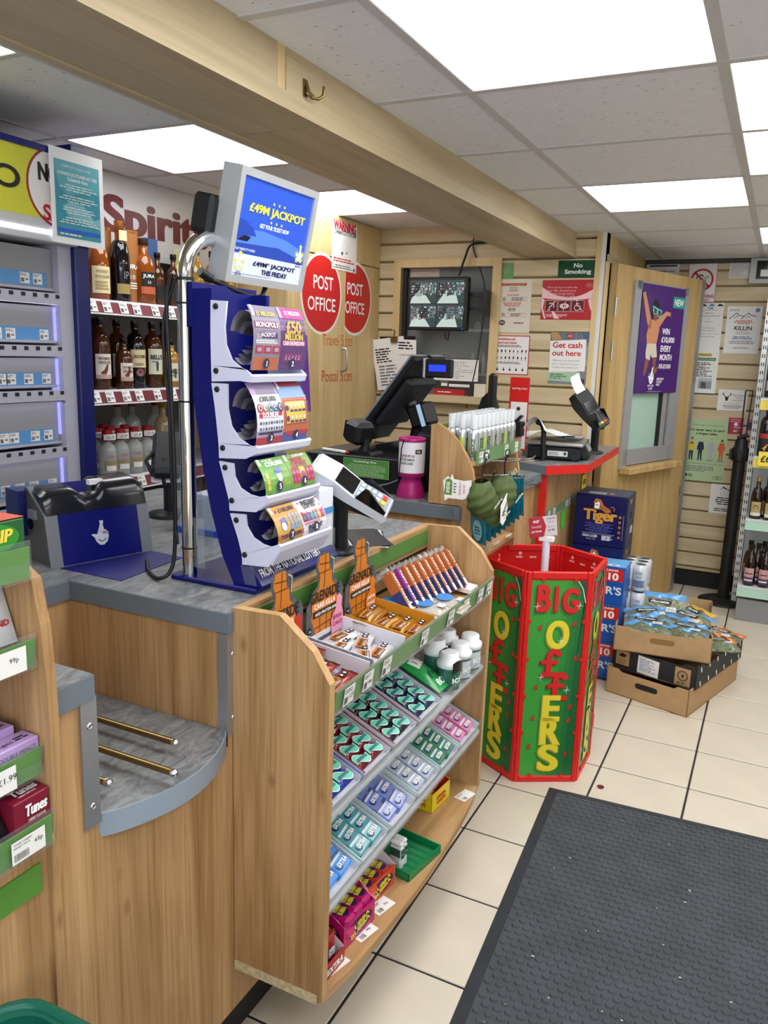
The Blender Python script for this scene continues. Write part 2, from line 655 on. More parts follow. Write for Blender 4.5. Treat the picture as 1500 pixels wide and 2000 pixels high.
def light(x0,x1,y0,y1,z,label):
    t = thing('ceiling_light',label,'light',(x0,y0,z),0,'square ceiling light panels')
    b = B(t)
    for a in ((x0,x0 + .014,y0,y1),(x1 - .014,x1,y0,y1),(x0,x1,y0,y0 + .014),(x0,x1,y1 - .014,y1)):
        b.box(a[0],a[1],a[2],a[3],z - .003,z + .02,FRM)
    b.build('frame',t)
    b = B(t)
    b.box(x0 + .012,x1 - .012,y0 + .012,y1 - .012,z + .002,z + .016,LIT)
    b.build('diffuser',t)
LBL = {(0,-1): 'large bright ceiling light panel nearest the camera above the dump bin',(0,2): 'square ceiling light panel between the beam and the open door',
       (1,0): 'light panel cut by the right edge of the photo, nearer of the pair',(1,1): 'light panel cut by the right edge of the photo, farther of the pair',
       (1,4): 'small distant light panel near the far wall at the right edge'}
n_out = 0
for i in range(-1,5):
    for j in range(-6,7):
        x0,x1 = cx0 + i*cs,min(cx0 + (i + 1)*cs,XR)
        y0,y1 = cy0 + j*cs,min(cy0 + (j + 1)*cs,YF)
        x0 = max(x0,-1.085)
        y0 = max(y0,YN)
        if y1 - y0 < .03 or x1 - x0 < .03:
            continue
        if (i,j) in lights_r:
            n_out += (i,j) not in LBL
            light(x0,x1,y0,y1,CR,LBL.get((i,j),'ceiling light panel %s overhead out of frame' % ['first','second','third','fourth','fifth','sixth','seventh','eighth'][n_out - 1]))
        else:
            ctile(x0,x1,y0,y1,CR)
lxs = [XL,-2.42,-1.82,-1.3]
lights_l = [(0.35,0.95 + .6),(2.205,2.80),(3.31,3.91)]
lys = [YN,-0.25,0.35,0.95,1.55,2.205,2.80,3.31,3.91,YP]
for i in range(3):
    for j in range(len(lys) - 1):
        x0,x1,y0,y1 = lxs[i],lxs[i + 1],lys[j],lys[j + 1]
        if i == 1 and j in (3,5,7):
            light(x0,x1,y0,y1,CL,{3: 'light panel over the counter at the left edge, corner only in view',5: 'ceiling light panel above the spirits bay',7: 'ceiling light panel beside the tall cupboard and post office screen'}[j])
        else:
            ctile(x0,x1,y0,y1,CL)
def bar(x0,x1,y0,y1,z):
    q = B(V(x0,y0,z)); q.box(x0,x1,y0,y1,z - .004,z + .03,BAR); q.build('grid_bar',ceiling if z < CL - .01 else ceiling_l,(x0,y0,z))
for i in range(0,5):
    bar(cx0 + i*cs - .012,cx0 + i*cs + .012,YN,YF,CR)
for j in range(-5,7):
    bar(-1.085,XR,cy0 + j*cs - .012,cy0 + j*cs + .012,CR - .0005)
for x in lxs[1:3]:
    bar(x - .012,x + .012,YN,YP,CL)
for y in lys[1:-1]:
    bar(XL,-1.3,y - .012,y + .012,CL - .0005)

# boxed beam along the shop
b = B()
b.box(-1.335,-1.08,YN,YP,2.062,2.36,MAPLE_Y)
beam = b.build('trim_1',kind='structure')
for y0,y1 in ((YN,1.585),(1.62,YP)):
    b = B(); b.box(-1.083,-1.072,y0,y1 - .002,2.09,CR + .002,MAPLE_Y); b.build('panel',beam)
b = B(); b.box(-1.083,-1.074,1.587,1.618,2.09,CR,MAPLE); b.build('cover_strip',beam)
b = B(); b.box(-1.10,-1.066,YN,YP,2.05,2.088,MAPLE_Y); b.build('batten',beam)
b = B(); b.box(-1.345,-1.32,YN,YP,2.05,2.085,MAPLE_Y); b.build('batten',beam)
for y0,y1 in ((YN,1.775),(1.781,YP)):
    b = B(); b.box(-1.32,-1.10,y0,y1,2.055,2.064,MAPLE_Y); b.build('panel',beam)
b = B(); b.box(-1.30,-1.08,YN,YP,CR,CL + .1,CT); b.build('upstand',beam)

# brass double hook screwed to the beam
t = thing('coat_hook','brass double coat hook screwed to the side of the wooden beam','hook',(-1.07,1.70,2.10))
b = B(t)
b.box(-1.072,-1.068,1.688,1.704,2.098,2.135,BRASS)
b.build('plate',t)
for s,hgt in ((0,.036),(1,.02)):
    b = B(t)
    pts = [(-1.068,1.696,2.10 + .03*(1 - s)),(-1.06,1.697,2.106),(-1.052,1.702,2.098)] if not s else [(-1.066,1.696,2.106),(-1.056,1.704,2.096),(-1.046,1.716,2.096),(-1.04,1.727,2.105),(-1.04,1.731,2.126)]
    b.tube(pts,.0038,BRASS,7)
    b.build('prong',t)

# far wall of slatted boards
b = B()
b.box(XL,XR,YF,YF + .08,-0.06,2.4,mat('#8b7a55',0.7,key='slat_groove'))
wall_back = b.build('wall_back',kind='structure')
def slats(wall,x0,x1,y,zs,gapz=0.006):
    for z0,z1 in zs:
        q = B(V(x0,y,z0))
        q.prism([(y - .004,z0 + gapz),(y - .018,z0 + gapz*2.2),(y - .018,z1 - .0012),(y - .004,z1)],'X',x0,x1,MAPLE_X)
        q.build('slat',wall,(x0,y,z0))
def rows(z0,z1,pitch=0.0985,base=0.033):
    r,z = [],base
    while z < z1 - .03:
        if z + pitch > z0 + .01:
            r.append((max(z,z0),min(z + pitch,z1)))
        z += pitch
    return r
slats(wall_back,-0.9,XR,YF,rows(0.10,2.15))
b = B(); b.box(-0.9,XR,YF - .022,YF,0.0,0.105,mat('#121318',.55,key='black_kickboard')); b.build('baseboard_back',kind='structure')
b = B(); b.box(-0.9,XR,YF - .03,YF,2.15,CR,mat('#4b4740',.6,key='dark_rail')); b.build('trim_2',kind='structure')

# post office partition: slats round the serving window
b = B()
GROOVE = mat('#7d6d4b',0.7,key='slat_groove_dark')
b.box(-2.6,-2.095,YP,YP + .07,0,2.36,GROOVE)
b.box(-2.095,-1.515,YP,YP + .07,0,1.285,GROOVE)
b.box(-2.095,-1.515,YP,YP + .07,2.02,2.36,GROOVE)
b.box(-1.515,-0.91,YP,YP + .07,0,2.36,GROOVE)
wall_p = b.build('wall_partition',kind='structure')
base = 1.947 - 19*0.0985
slats(wall_p,-2.3,-2.13,YP,[r for r in rows(0.9,2.05,base=base) ])
slats(wall_p,-2.3,-1.44,YP,[(2.046,2.145),(2.146,2.24)])
slats(wall_p,-1.44,-0.955,YP,[(2.046,2.145),(2.146,2.18)])
slats(wall_p,-2.13,-1.48,YP,[r for r in rows(0.9,1.25,base=base)])
slats(wall_p,-1.48,-0.955,YP,[r for r in rows(0.5,2.05,base=base)])
slats(wall_p,-0.955,-0.93,YP,[(0,2.18)],0)
# return wall with the doorway
b = B()
b.box(-1.0,-0.91,YP,YP + .12,0,CR,MAPLE)
b.box(-1.0,-0.91,YP + .12,YF,2.045,CR,MAPLE)
b.box(-1.0,-0.91,5.56,YF,0,2.045,MAPLE)
wall_r = b.build('wall_return',kind='structure')
b = B(); b.box(-0.934,-0.912,YP - .024,YP - .002,0.0,CR,mat('#d9d9dc',.4,key='white_corner_bead')); b.build('trim_3',kind='structure')
b = B(); b.box(-0.96,-0.93,YP - .026,YP - .002,0.0,CR,MAPLE); b.build('trim_4',kind='structure')
b = B()
b.box(-0.93,-0.895,YP + .02,YF - .03,2.028,2.07,MAPLE_Y)
b.box(-0.93,-0.895,YP + .0,YP + .035,0,2.03,MAPLE)
b.build('trim_5',kind='structure')
b = B(); b.box(-0.912,-0.906,4.98,5.0,2.07,CR,MAPLE); b.build('trim_6',kind='structure')
# room behind the doorway and serving window
b = B()
BEIGE = mat('#8d8473',0.8,key='back_room_paint')
b.box(-2.9,-2.85,YP + .07,YF,0,2.36,BEIGE)
b.box(-2.9,-0.91,YF - .01,YF,0,2.36,BEIGE)
b.box(-2.9,-0.92,YP,YF,2.3,2.36,BEIGE)
b.build('wall_back_room',kind='structure')

# left wall, right wall and shop front with its window
WP = mat('#dcd6c8',0.85,noise=.03,key='painted_wall')
b = B(); b.box(XL - .1,XL,YN,YF,-.06,2.4,WP); b.build('wall_left',kind='structure')
b = B(); b.box(XR,XR + .1,YN,YF,-.06,2.4,WP); b.build('wall_right',kind='structure')
b = B()
b.box(XL - .1,XR + .1,YN - .1,YN,-.06,0.55,WP)
b.box(XL - .1,XR + .1,YN - .1,YN,2.13,2.4,WP)
b.box(XL - .1,-1.05,YN - .1,YN,.55,2.13,WP)
b.box(1.7,XR + .1,YN - .1,YN,.55,2.13,WP)
b.build('wall_front',kind='structure')
b = B()
for x in (-1.05,-.16,.74,1.66):
    b.box(x,x + .04,YN - .09,YN - .03,.55,2.13,WHITE)
b.box(-1.05,1.7,YN - .09,YN - .03,.55,.59,WHITE)
b.box(-1.05,1.7,YN - .09,YN - .03,2.09,2.13,WHITE)
b.build('window_1',kind='structure')

# ------------------------------------------------------------------ open door with vision panel
dang = math.atan2(1.05,0.362)        # from the hinge towards the free edge
t = thing('door_1','open wooden door with glazed vision panel and a purple poster','door',(-0.893,4.50,0.0),dang)
del t['category'],t['label']
t['kind'] = 'structure'
DW,DH,DT = 1.06,2.025,0.042
wx0,wx1,wz0,wz1 = 0.20,0.83,0.92,1.94
b = B()
for a in ((0,DW,0.005,wz0),(0,DW,wz1,DH),(0,wx0,wz0,wz1),(wx1,DW,wz0,wz1)):
    b.box(a[0],a[1],-DT,0,a[2],a[3],DOORWOOD)
b.build('door_leaf',t)
b = B()
b.box(DW - .003,DW + .012,-DT - .004,.004,0.005,DH,ALU)
b.box(DW - .035,DW,-DT - .004,-DT + .001,0.005,DH,ALU)
b.build('edge_strip',t)
FRAMEG = mat('#a9a9ab',0.4,0.3,key='grey_window_frame')
b = B()
for a in ((wx0 - .02,wx0 + .055,wz0 - .02,wz1 + .015),(wx0,wx1,wz1 - .03,wz1 + .015),(wx1 - .06,wx1 + .015,wz0,wz1 + .015),(wx0,wx1 - .05,wz0,wz0 + .09)):
    b.box(a[0],a[1],-DT - .014,.01,a[2],a[3],FRAMEG)
b.build('window_frame',t)
b = B(); b.box(wx0 + .05,wx1 - .18,-DT*.7,-DT*.4,wz0 + .08,wz1,mat('#a9c9b8',0.35,key='frosted_mint_glass')); b.build('pane',t)
b = B()
b.box(wx1 - .205,wx1 - .18,-DT - .002,0,wz0,wz1,DARK)
b.box(wx1 - .18,wx1 - .13,-DT - .006,0,wz0,wz1,FRAMEG)
b.box(wx1 - .13,wx1 - .105,-DT,0,wz0,wz1,mat('#55565a',.5,key='shadow_gap_grey'))
b.box(wx1 - .105,wx1 - .06,-DT - .01,0,wz0,wz1,FRAMEG)
b.build('sliding_sash',t)
b = B(); b.rbox(wx0 - .01,wx1 + .02,-DT - .075,-DT + .002,wz0 - .045,wz0 - .006,DOORWOOD,.004); b.build('window_ledge',t)
b = B(); b.box(DW - .045,DW - .012,-DT - .002,-DT + .002,.66,.72,mat('#7a6a50',.4,.6,key='latch_brass')); b.build('latch',t)
for z in (1.75,1.52):
    b = B(); b.tube([(-.006,-DT - .008,z),(-.006,-DT - .008,z + .10)],.006,ALU,8); b.build('hinge',t)

PURP = mat('#4a2072',0.28,key='purple_gloss_paper')
TEAL = mat('#1f9a8a',.4,key='teal_ink')
SKIN = mat('#8a5436',.6,key='poster_skin')
PEACH = mat('#c98a62',.6,key='poster_jumper')
def draw(p,w,h):
    sx,sz = w/0.525,h/0.615
    def q(x,y): return (x*sx,y*sz)
    def pg(pts,m,k=1): p.poly([q(*a) for a in pts],m,k)
    p.rect(.375*sx,.50*sz,.525*sx,.565*sz,TEAL,1)
    p.text('NEW',.452*sx,.532*sz,.04*sz,WINK,.115*sx,bold=.02)
    # leaping woman in large sunglasses
    pg([(.0,.56),(.03,.57),(.10,.46),(.135,.40),(.12,.36),(.08,.40)],PEACH)
    pg([(.11,.42),(.20,.42),(.235,.37),(.21,.27),(.10,.28),(.085,.33)],PEACH)
    pg([(.19,.42),(.30,.475),(.36,.47),(.36,.45),(.31,.45),(.22,.37)],PEACH)
    pg([(.345,.47),(.37,.455),(.365,.43),(.352,.45)],SKIN)
    pg([(.115,.47),(.125,.505),(.145,.53),(.18,.53),(.215,.50),(.22,.47),(.20,.44),(.13,.43)],INK)
    pg([(.145,.46),(.205,.46),(.20,.43),(.175,.41),(.15,.43)],SKIN,2)
    pg([(.13,.50),(.245,.475),(.235,.435),(.20,.44),(.185,.455),(.15,.45),(.135,.465)],mat('#7fc4bd',.3,key='sunglass_frame'),3)
    pg([(.145,.488),(.18,.48),(.178,.455),(.15,.457)],mat('#3d4a58',.3,key='sunglass_lens'),4)
    pg([(.195,.478),(.235,.47),(.228,.442),(.2,.447)],mat('#3d4a58',.3,key='sunglass_lens'),4)
    pg([(.10,.285),(.21,.285),(.235,.21),(.175,.205),(.155,.225),(.15,.19),(.10,.20),(.092,.235)],mat('#cfc6b2',.7,key='poster_shorts'),2)
    pg([(.10,.20),(.145,.195),(.125,.13),(.10,.10),(.085,.105)],SKIN)
    pg([(.185,.205),(.228,.21),(.225,.145),(.245,.15),(.26,.165),(.25,.13),(.225,.105),(.205,.105)],SKIN)
    y = .36
    for s,hh,ww in (('WIN',.036,.095),('£10,000',.038,.165),('EVERY',.036,.13),('MONTH',.036,.15),('FOR 30 YEARS',.02,.15)):
        p.text(s,.27*sx,y*sz,hh*sz,WINK,ww*sx,bold=.025,align='l')
        y -= .05 if hh > .03 else .04
    p.text('Every Monday and Thursday',.265*sx,.147*sz,.013*sz,WINK,.145*sx,align='l',bold=.01)
    # crossed-fingers hand and star
    BL = mat('#2f8f9f',.5,key='logo_teal')
    cx,cy = .19,.10
    for i in range(5):
        a = PI/2 + i*2*PI/5
        pg([(cx + .045*math.cos(a),cy + .045*math.sin(a)),(cx + .02*math.cos(a + .63),cy + .02*math.sin(a + .63)),(cx,cy),(cx + .02*math.cos(a - .63),cy + .02*math.sin(a - .63))],BL)
    fingers(p,cx*sx,cy*sz,.05*sz,WINK,BL,2)
    p.text('SET FOR',cx*sx,.043*sz,.012*sz,WINK,.075*sx,bold=.02)
    p.text('LIFE',cx*sx,.026*sz,.012*sz,WINK,.045*sx,bold=.02)
    for i,s in enumerate(('AMAZING','STARTS','HERE')):
        p.text(s,.255*sx,(.083 - .017*i)*sz,.013*sz,WINK,(.09,.07,.045)[i]*sx,bold=.02,align='l')
    p.rect(.15*sx,.008*sz,.33*sx,.010*sz,LGREY,2)
def fingers(p,x,y,r,m,dark,k=1):
    """the crossed-fingers hand with a smile, r = half its height"""
    def pg(pts,mm,kk): p.poly([(x + a*r,y + c*r) for a,c in pts],mm,kk)
    pg([(-.62,-.25),(-.85,-.05),(-.75,.02),(-.35,-.05),(-.3,.15),(.35,.25),(.55,.1),(.6,-.3),(.45,-.7),(.1,-.95),(-.25,-.9),(-.5,-.6)],m,k)
    pg([(-.3,.1),(.02,.1),(.28,.95),(.18,1.0),(.05,.95)],m,k)
    pg([(.3,.1),(.02,.2),(-.02,.75),(-.1,.95),(.0,1.02),(.12,.9)],m,k + 1)
    pg([(.34,.18),(.56,.08),(.62,-.02),(.5,-.12),(.36,-.05)],m,k + 1)
    p.ring(x + .2*r,y + .02*r,.12*r,.04*r,dark,k + 2,10)
    p.ring(x + .44*r,y + .02*r,.12*r,.04*r,dark,k + 2,10)
    p.pline([(x + (-.3)*r,y - .45*r),(x + (-.1)*r,y - .62*r),(x + .15*r,y - .62*r),(x + .35*r,y - .42*r)],.06*r,dark,k + 2)
def local_sheet(name,label,cat,host,x,z,w,h,m,draw,y):
    """a sheet fixed on a turned host: built flat, then turned like it"""
    b = B()
    b.box(0,w,0,.0008,0,h,m)
    draw(Pr(b,(0,0,0)),w,h)
    R = MR(host.rotation_euler.z,3,'Z')
    o = b.build(name,None,Vector(host.location) + R @ V(x,y,z),host.rotation_euler)
    return tag(o,label,cat)
local_sheet('poster','tall purple lottery poster of a leaping woman on the open door','poster',t,.26,1.335,.525,.612,PURP,draw,-DT - .0165)
# ------------------------------------------------------------------ notices on the far wall
FY = YF - .0205
def far(name,label,x0,x1,z0,z1,m,draw,cat='notice',k=0):
    return sheet(name,label,cat,(x0,FY - .001*k,z0),AX,AZ,x1 - x0,z1 - z0,m,draw)
def d(p,w,h):
    p.rect(w*.1,h*.86,w*.93,h*.91,mat('#4a2350',.5),1)
    p.ring(w*.2,h*.62,w*.07,.008,INK); p.ring(w*.28,h*.64,w*.06,.006,GREY)
    for i,s in enumerate(('The Health Lottery','Retailer Licence','2019/20')):
        p.text(s,w*.62,h*(.72 - .14*i),.014,INK,(w*.5,w*.45,w*.25)[i],bold=.02)
far('licence_card','white lottery retailer licence card at top of far wall behind door',-.90,-.69,1.95,2.165,PAPER,d)
def d(p,w,h):
    p.frame(0,0,w,h,.003,RINK,1)
    cx,cy,r = w*.5,h*.58,w*.36
    p.poly([(cx - r*.6,cy - r*.35),(cx - r*.45,cy - r*.5),(cx + r*.65,cy + r*.25),(cx + r*.55,cy + r*.4)],INK,1)
    p.poly([(cx - r*.3,cy - r*.2),(cx - r*.25,cy - r*.27),(cx + r*.58,cy + r*.25),(cx + r*.55,cy + r*.33)],WINK,2)
    p.pline([(cx - r*.5,cy - .0),(cx - r*.5,cy + r*.35),(cx - r*.1,cy + r*.5),(cx + r*.1,cy + r*.3)],.007,INK,1)
    p.ring(cx,cy,r*1.1,r*.2,RINK,3,36)
    p.line(cx - r*.72,cy + r*.72,cx + r*.72,cy - r*.72,r*.2,RINK,3)
    p.text('NO SMOKING',w*.5,h*.16,.022,RINK,w*.92,bold=.03)
    p.lines(w*.1,h*.02,w*.9,h*.09,3,INK,center=True)
far('no_smoking_sign','white sign with red ring and barred cigarette reading no smoking',-.632,-.455,1.906,2.152,PAPER,d,'sign')
def d(p,w,h):
    p.lines(w*.05,h*.05,w*.95,h*.95,12,LGREY,words=False)
far('typed_sheet','small white typed sheet beside the black framed box on far wall',-.385,-.268,2.055,2.165,PAPER,d)
def d(p,w,h):
    for x,m in ((.16,INK),(.46,mat('#4a84c0',.5)),(.76,INK)):
        p.rect(w*x,h*.935,w*(x + .2),h*.962,m)
        p.poly([(w*(x + .02),h*.962),(w*(x + .08),h*.985),(w*(x + .18),h*.962)],m)
    p.text('AGM',w*.5,h*.895,.012,INK,bold=.02)
    for i,(s,hh,ww) in enumerate((('The Crianlarich Village Hall Committee',.008,.6),('Will be held on',.009,.3),('Wednesday 29th May 2019',.011,.75),('at',.007,.04),('7.30 p.m.',.011,.28),('in',.007,.04),('The Committee Room',.009,.5),('Crianlarich Village Hall',.009,.52),('All residents are welcome to attend',.007,.8),('Everyone Welcome',.01,.5))):
        p.text(s,w*.5,h*(.85 - .062*i),hh,INK,w*ww,res=1)
far('meeting_notice','white printed meeting notice on far wall, upper sheet beside open door',-.56,-.392,1.60,1.902,PAPER,d)
def d(p,w,h):
    p.rect(w*.24,h*.86,w*.74,h*.93,mat('#d9b548',.5)); p.text('GARDENER 2019',w*.5,h*.895,.011,INK,w*.42)
    p.rect(w*.12,h*.76,w*.9,h*.83,mat('#3c7a3c',.5)); p.text('WE ARE LOOKING FOR A GARDENER',w*.5,h*.795,.008,WINK,w*.7,res=1)
    p.lines(w*.12,h*.38,w*.85,h*.73,9,INK)
    p.lines(w*.05,h*.2,w*.28,h*.34,5,INK)
    p.rect(w*.36,h*.1,w*.84,h*.36,mat('#8f9a9c',.5)); p.rect(w*.36,h*.28,w*.84,h*.36,mat('#b9c2c4',.5),2)
    p.poly([(w*.45,h*.12),(w*.46,h*.27),(w*.62,h*.25),(w*.66,h*.12)],mat('#55504a',.5),2)
far('job_notice','white advert sheet with green heading and a small photo',-.56,-.39,1.322,1.60,PAPER,d,k=1)
def d(p,w,h):
    p.text('R.A.A.N.',w*.22,h*.92,.012,mat('#2a4a7a',.5),w*.28,bold=.02)
    p.disc(w*.86,h*.92,.011,mat('#4a84b0',.5)); p.ring(w*.86,h*.92,.013,.002,GREY)
    for o,s in ((.0,1.0),(.34,1.0)):
        p.pline([(w*(.08 + o),h*.73),(w*(.22 + o),h*.83),(w*(.28 + o),h*.86),(w*(.34 + o),h*.81),(w*(.5 + o),h*.79)],.004,INK)
        p.pline([(w*(.2 + o),h*.74),(w*(.27 + o),h*.80),(w*(.32 + o),h*.76)],.003,INK)
    p.lines(w*.2,h*.62,w*.8,h*.71,3,RINK,center=True)
    p.text('KILLIN',w*.5,h*.54,.026,INK,w*.5,bold=.02)
    p.text('Drop-in Service',w*.5,h*.455,.011,mat('#3b58a0',.5),w*.4); p.text('Every Tuesday',w*.5,h*.42,.011,mat('#3b58a0',.5),w*.36)
    p.lines(w*.2,h*.30,w*.8,h*.37,2,mat('#3b58a0',.5),center=True)
    p.lines(w*.12,h*.2,w*.88,h*.28,3,GREY,center=True); p.lines(w*.25,h*.1,w*.75,h*.14,2,GREY,center=True)
far('advice_poster','white advice poster with black mountain outline and large KILLIN heading',-.37,-.162,1.585,1.882,PAPER,d,'poster')
def d(p,w,h):
    cx,cy = w*.3,h*.66
    p.poly([(cx - .012,cy),(cx + .012,cy),(cx + .006,cy - .026),(cx - .006,cy - .026)],INK)
    for s in (-1,1):
        p.pline([(cx + s*.006,cy - .002),(cx + s*.02,cy + .012),(cx + s*.022,cy + .028)],.004,INK)
        p.pline([(cx + s*.018,cy + .010),(cx + s*.03,cy + .018)],.004,INK)
    for i,s in enumerate(('BEN MORE','LODGE','CRIANLARICH')):
        p.text(s,w*.7,h*(.74 - .12*i),.010,GREY,(w*.38,w*.24,w*.42)[i])
    p.text('Housekeeper required',w*.5,h*.36,.008,INK,w*.5,res=1)
    p.lines(w*.12,h*.1,w*.9,h*.28,4,GREY,center=True)
far('lodge_notice','white notice with a black stag head near the black barrier post',-.368,-.19,1.215,1.352,PAPER,d)
def d(p,w,h):
    p.text('When it comes to doorstep crime',w*.5,h*.91,.012,mat('#33473a',.5),w*.78,res=1)
    p.text("It's never easy to spot",w*.5,h*.83,.019,INK,w*.84,bold=.03); p.text('a bogus caller',w*.5,h*.77,.019,INK,w*.52,bold=.03)
    for x,body,leg,skin,hat in ((.16,'#d8c83a','#1c2440','#caa07a','#22201f'),(.38,'#1c2440','#1c2440','#d2b39a','#d2b39a'),(.63,'#aeb4bd','#aeb4bd','#d9b98a','#d9a054'),(.88,'#d9622b','#d9622b','#3a2a20','#d8d14a')):
        X = w*x; mb,ml,ms,mh = mat(body,.6),mat(leg,.6),mat(skin,.6),mat(hat,.6)
        p.disc(X,h*.345,.024,mat('#8fa795',.6),1,14,.007)
        p.poly([(X - .013,h*.52),(X + .013,h*.52),(X + .012,h*.35),(X + .004,h*.35),(X,h*.48),(X - .004,h*.35),(X - .012,h*.35)],ml,2)
        p.poly([(X - .014,h*.64),(X + .014,h*.64),(X + .022,h*.55),(X + .02,h*.5),(X + .013,h*.52),(X + .012,h*.49),(X - .012,h*.49),(X - .013,h*.52),(X - .022,h*.5),(X - .022,h*.55)],mb,3)
        p.disc(X,h*.675,.0075,ms,4,10); p.disc(X,h*.69,.008,mh,3,10)
    p.rect(w*.12,h*.60,w*.2,h*.63,mat('#c23a2a',.6),4)
    p.text('Anyone can be the victim of doorstep crime',w*.5,h*.285,.012,INK,w*.9,res=1)
    p.lines(w*.06,h*.15,w*.92,h*.25,4,GREY)
    p.disc(w*.08,h*.085,.012,INK,1,14); p.lines(w*.15,h*.06,w*.27,h*.11,3,INK)
    p.text('101',w*.86,h*.07,.013,INK,bold=.03); p.frame(w*.76,h*.045,w*.96,h*.095,.002,INK)
far('crime_poster','pale green poster of four standing figures warning of bogus callers',-.54,-.28,.735,1.148,mat('#b5cc9d',.7,key='pale_green_paper'),d,'poster')
def d(p,w,h):
    p.lines(w*.1,h*.7,w*.9,h*.95,2,mat('#e08aa0',.6),words=False)
    p.disc(w*.5,h*.6,.012,WINK,2,12); p.text('Premier Rewards',w*.62,h*.42,.012,WINK,w*.5,shear=.3); p.lines(w*.3,h*.12,w*.7,h*.26,2,WINK,center=True)
far('pink_flyer','small crimson flyer above the barrier post',-.285,-.195,1.065,1.172,mat('#b02a4c',.5,key='crimson_paper'),d,'flyer')
def d(p,w,h):
    p.rect(w*.15,h*.45,w*.85,h*.85,mat('#4b4a6a',.5)); p.rect(w*.1,h*.1,w*.9,h*.36,mat('#d9c8cf',.6))
far('small_leaflet','narrow leaflet pinned right beside the crimson flyer',-.175,-.14,1.05,1.165,mat('#b86f86',.6),d,'leaflet')
def d(p,w,h):
    p.poly([(w*.35,h*.8),(w*.5,h*.93),(w*.75,h*.83),(w*.9,h*.92),(w*.9,h*.88),(w*.75,h*.8),(w*.5,h*.88)],INK)
    for i in range(4): p.rect(w*(.42 + .12*i),h*.6,w*(.45 + .12*i),h*.86,mat('#c9c9cf',.5),2)
    p.lines(w*.2,h*.3,w*.95,h*.58,4,INK,center=True); p.lines(w*.15,h*.08,w*.95,h*.2,2,INK,center=True)
far('laminated_notice','white laminated notice low on far wall behind the black post',-.348,-.195,.525,.725,PAPER,d)
# framed black unit top right
t = thing('wall_box','grey framed box with black panel at top right of far wall','box',(-.26,FY,2.02))
b = B(t)
b.box(-.262,.05,FY - .05,FY,2.02,2.172,mat('#b9bdc0',.4)); b.build('housing',t)
b = B(t); b.box(-.225,.05,FY - .053,FY - .049,2.045,2.155,BLACKG); b.box(-.20,-.15,FY - .056,FY - .052,2.06,2.10,WHITE); b.box(-.12,.02,FY - .056,FY - .052,2.06,2.07,WHITE); b.build('front_panel',t)

# ------------------------------------------------------------------ queue barrier post
t = thing('barrier_post','black retractable queue barrier post on a round base','post',(-.185,5.42,0))
b = B(t); b.lathe([(.15,0),(.15,.008),(.13,.016),(.04,.026),(.035,.03)],mat('#1a1a1a',.55,key='cast_black'),(-.185,5.42,0),32); b.build('base',t)
b = B(t); b.lathe([(.036,.025),(.036,.93)],BLACK,(-.185,5.42,0),20); b.build('pole',t)
b = B(t); b.lathe([(.036,.92),(.05,.925),(.05,1.0),(.04,1.01),(.036,1.05),(.02,1.07)],BLACK,(-.185,5.42,0),16)
for a in range(4): b.box(-.185 + .05*math.cos(a*PI/2) - .012,-.185 + .05*math.cos(a*PI/2) + .012,5.42 + .05*math.sin(a*PI/2) - .012,5.42 + .05*math.sin(a*PI/2) + .012,.93,.995,BLACK)
b.build('belt_head',t)
b = B(t); b.tube([(-.195,5.42,1.03),(-.195,5.42,1.36)],.005,BLACK,6); b.tube([(-.165,5.42,1.06),(-.155,5.42,1.36)],.004,BLACK,6); b.tube([(-.195,5.42,1.36),(-.155,5.42,1.36)],.004,BLACK,6); b.tube([(-.21,5.4,1.065),(-.15,5.4,1.09)],.012,BLACK,8); b.build('sign_frame',t)

# ------------------------------------------------------------------ bottles
def bottle(name,label,cat,group,prof,glass,cap,capz,lab=None,seg=18,rlab=None):
    """prof: (r, z) from the base up; capz: z where the cap starts; lab: (z0, z1, half width, paper, draw)"""
    t = thing(name,label,cat,(0,0,0),0,group)
    b = B(); b.lathe([p for p in prof if p[1] <= capz + 1e-6],glass,seg=seg); b.build('glass_body',t)
    rc = [p for p in prof if p[1] >= capz - 1e-6]
    b = B(); b.lathe([(r + .001,z) for r,z in rc],cap,seg=14); b.build('cap',t)
    if lab:
        R = rlab or max(r for r,z in prof)
        for z0,z1,hw,paper,drw in lab:
            b = B()
            p = Pr(b,(0,0,0),AY,AZ,radius=R + .0008,lift=.0006)
            p.rect(-hw,z0,hw,z1,paper,0)
            if drw: drw(p,z0,z1,hw)
            b.build('label',t)
    return t
def shoulder(R,h,sh,nk,top,r0=.9):
    """base radius R, straight to sh, curving into a neck nk that ends at h"""
    pr = [(R*r0,0),(R,.006),(R,sh)]
    for i in range(1,6):
        a = i/5*PI/2
        pr.append((nk + (R - nk)*math.cos(a) ** 1.0,sh + (top - sh)*math.sin(a)))
    pr += [(nk,h*.9 if top < h*.9 else (top + h)/2),(nk*1.12,h*.905 if top < h*.9 else (top + h)/2 + .001),(nk*1.12,h)]
    return pr
def capz(pr): return pr[-3][1]

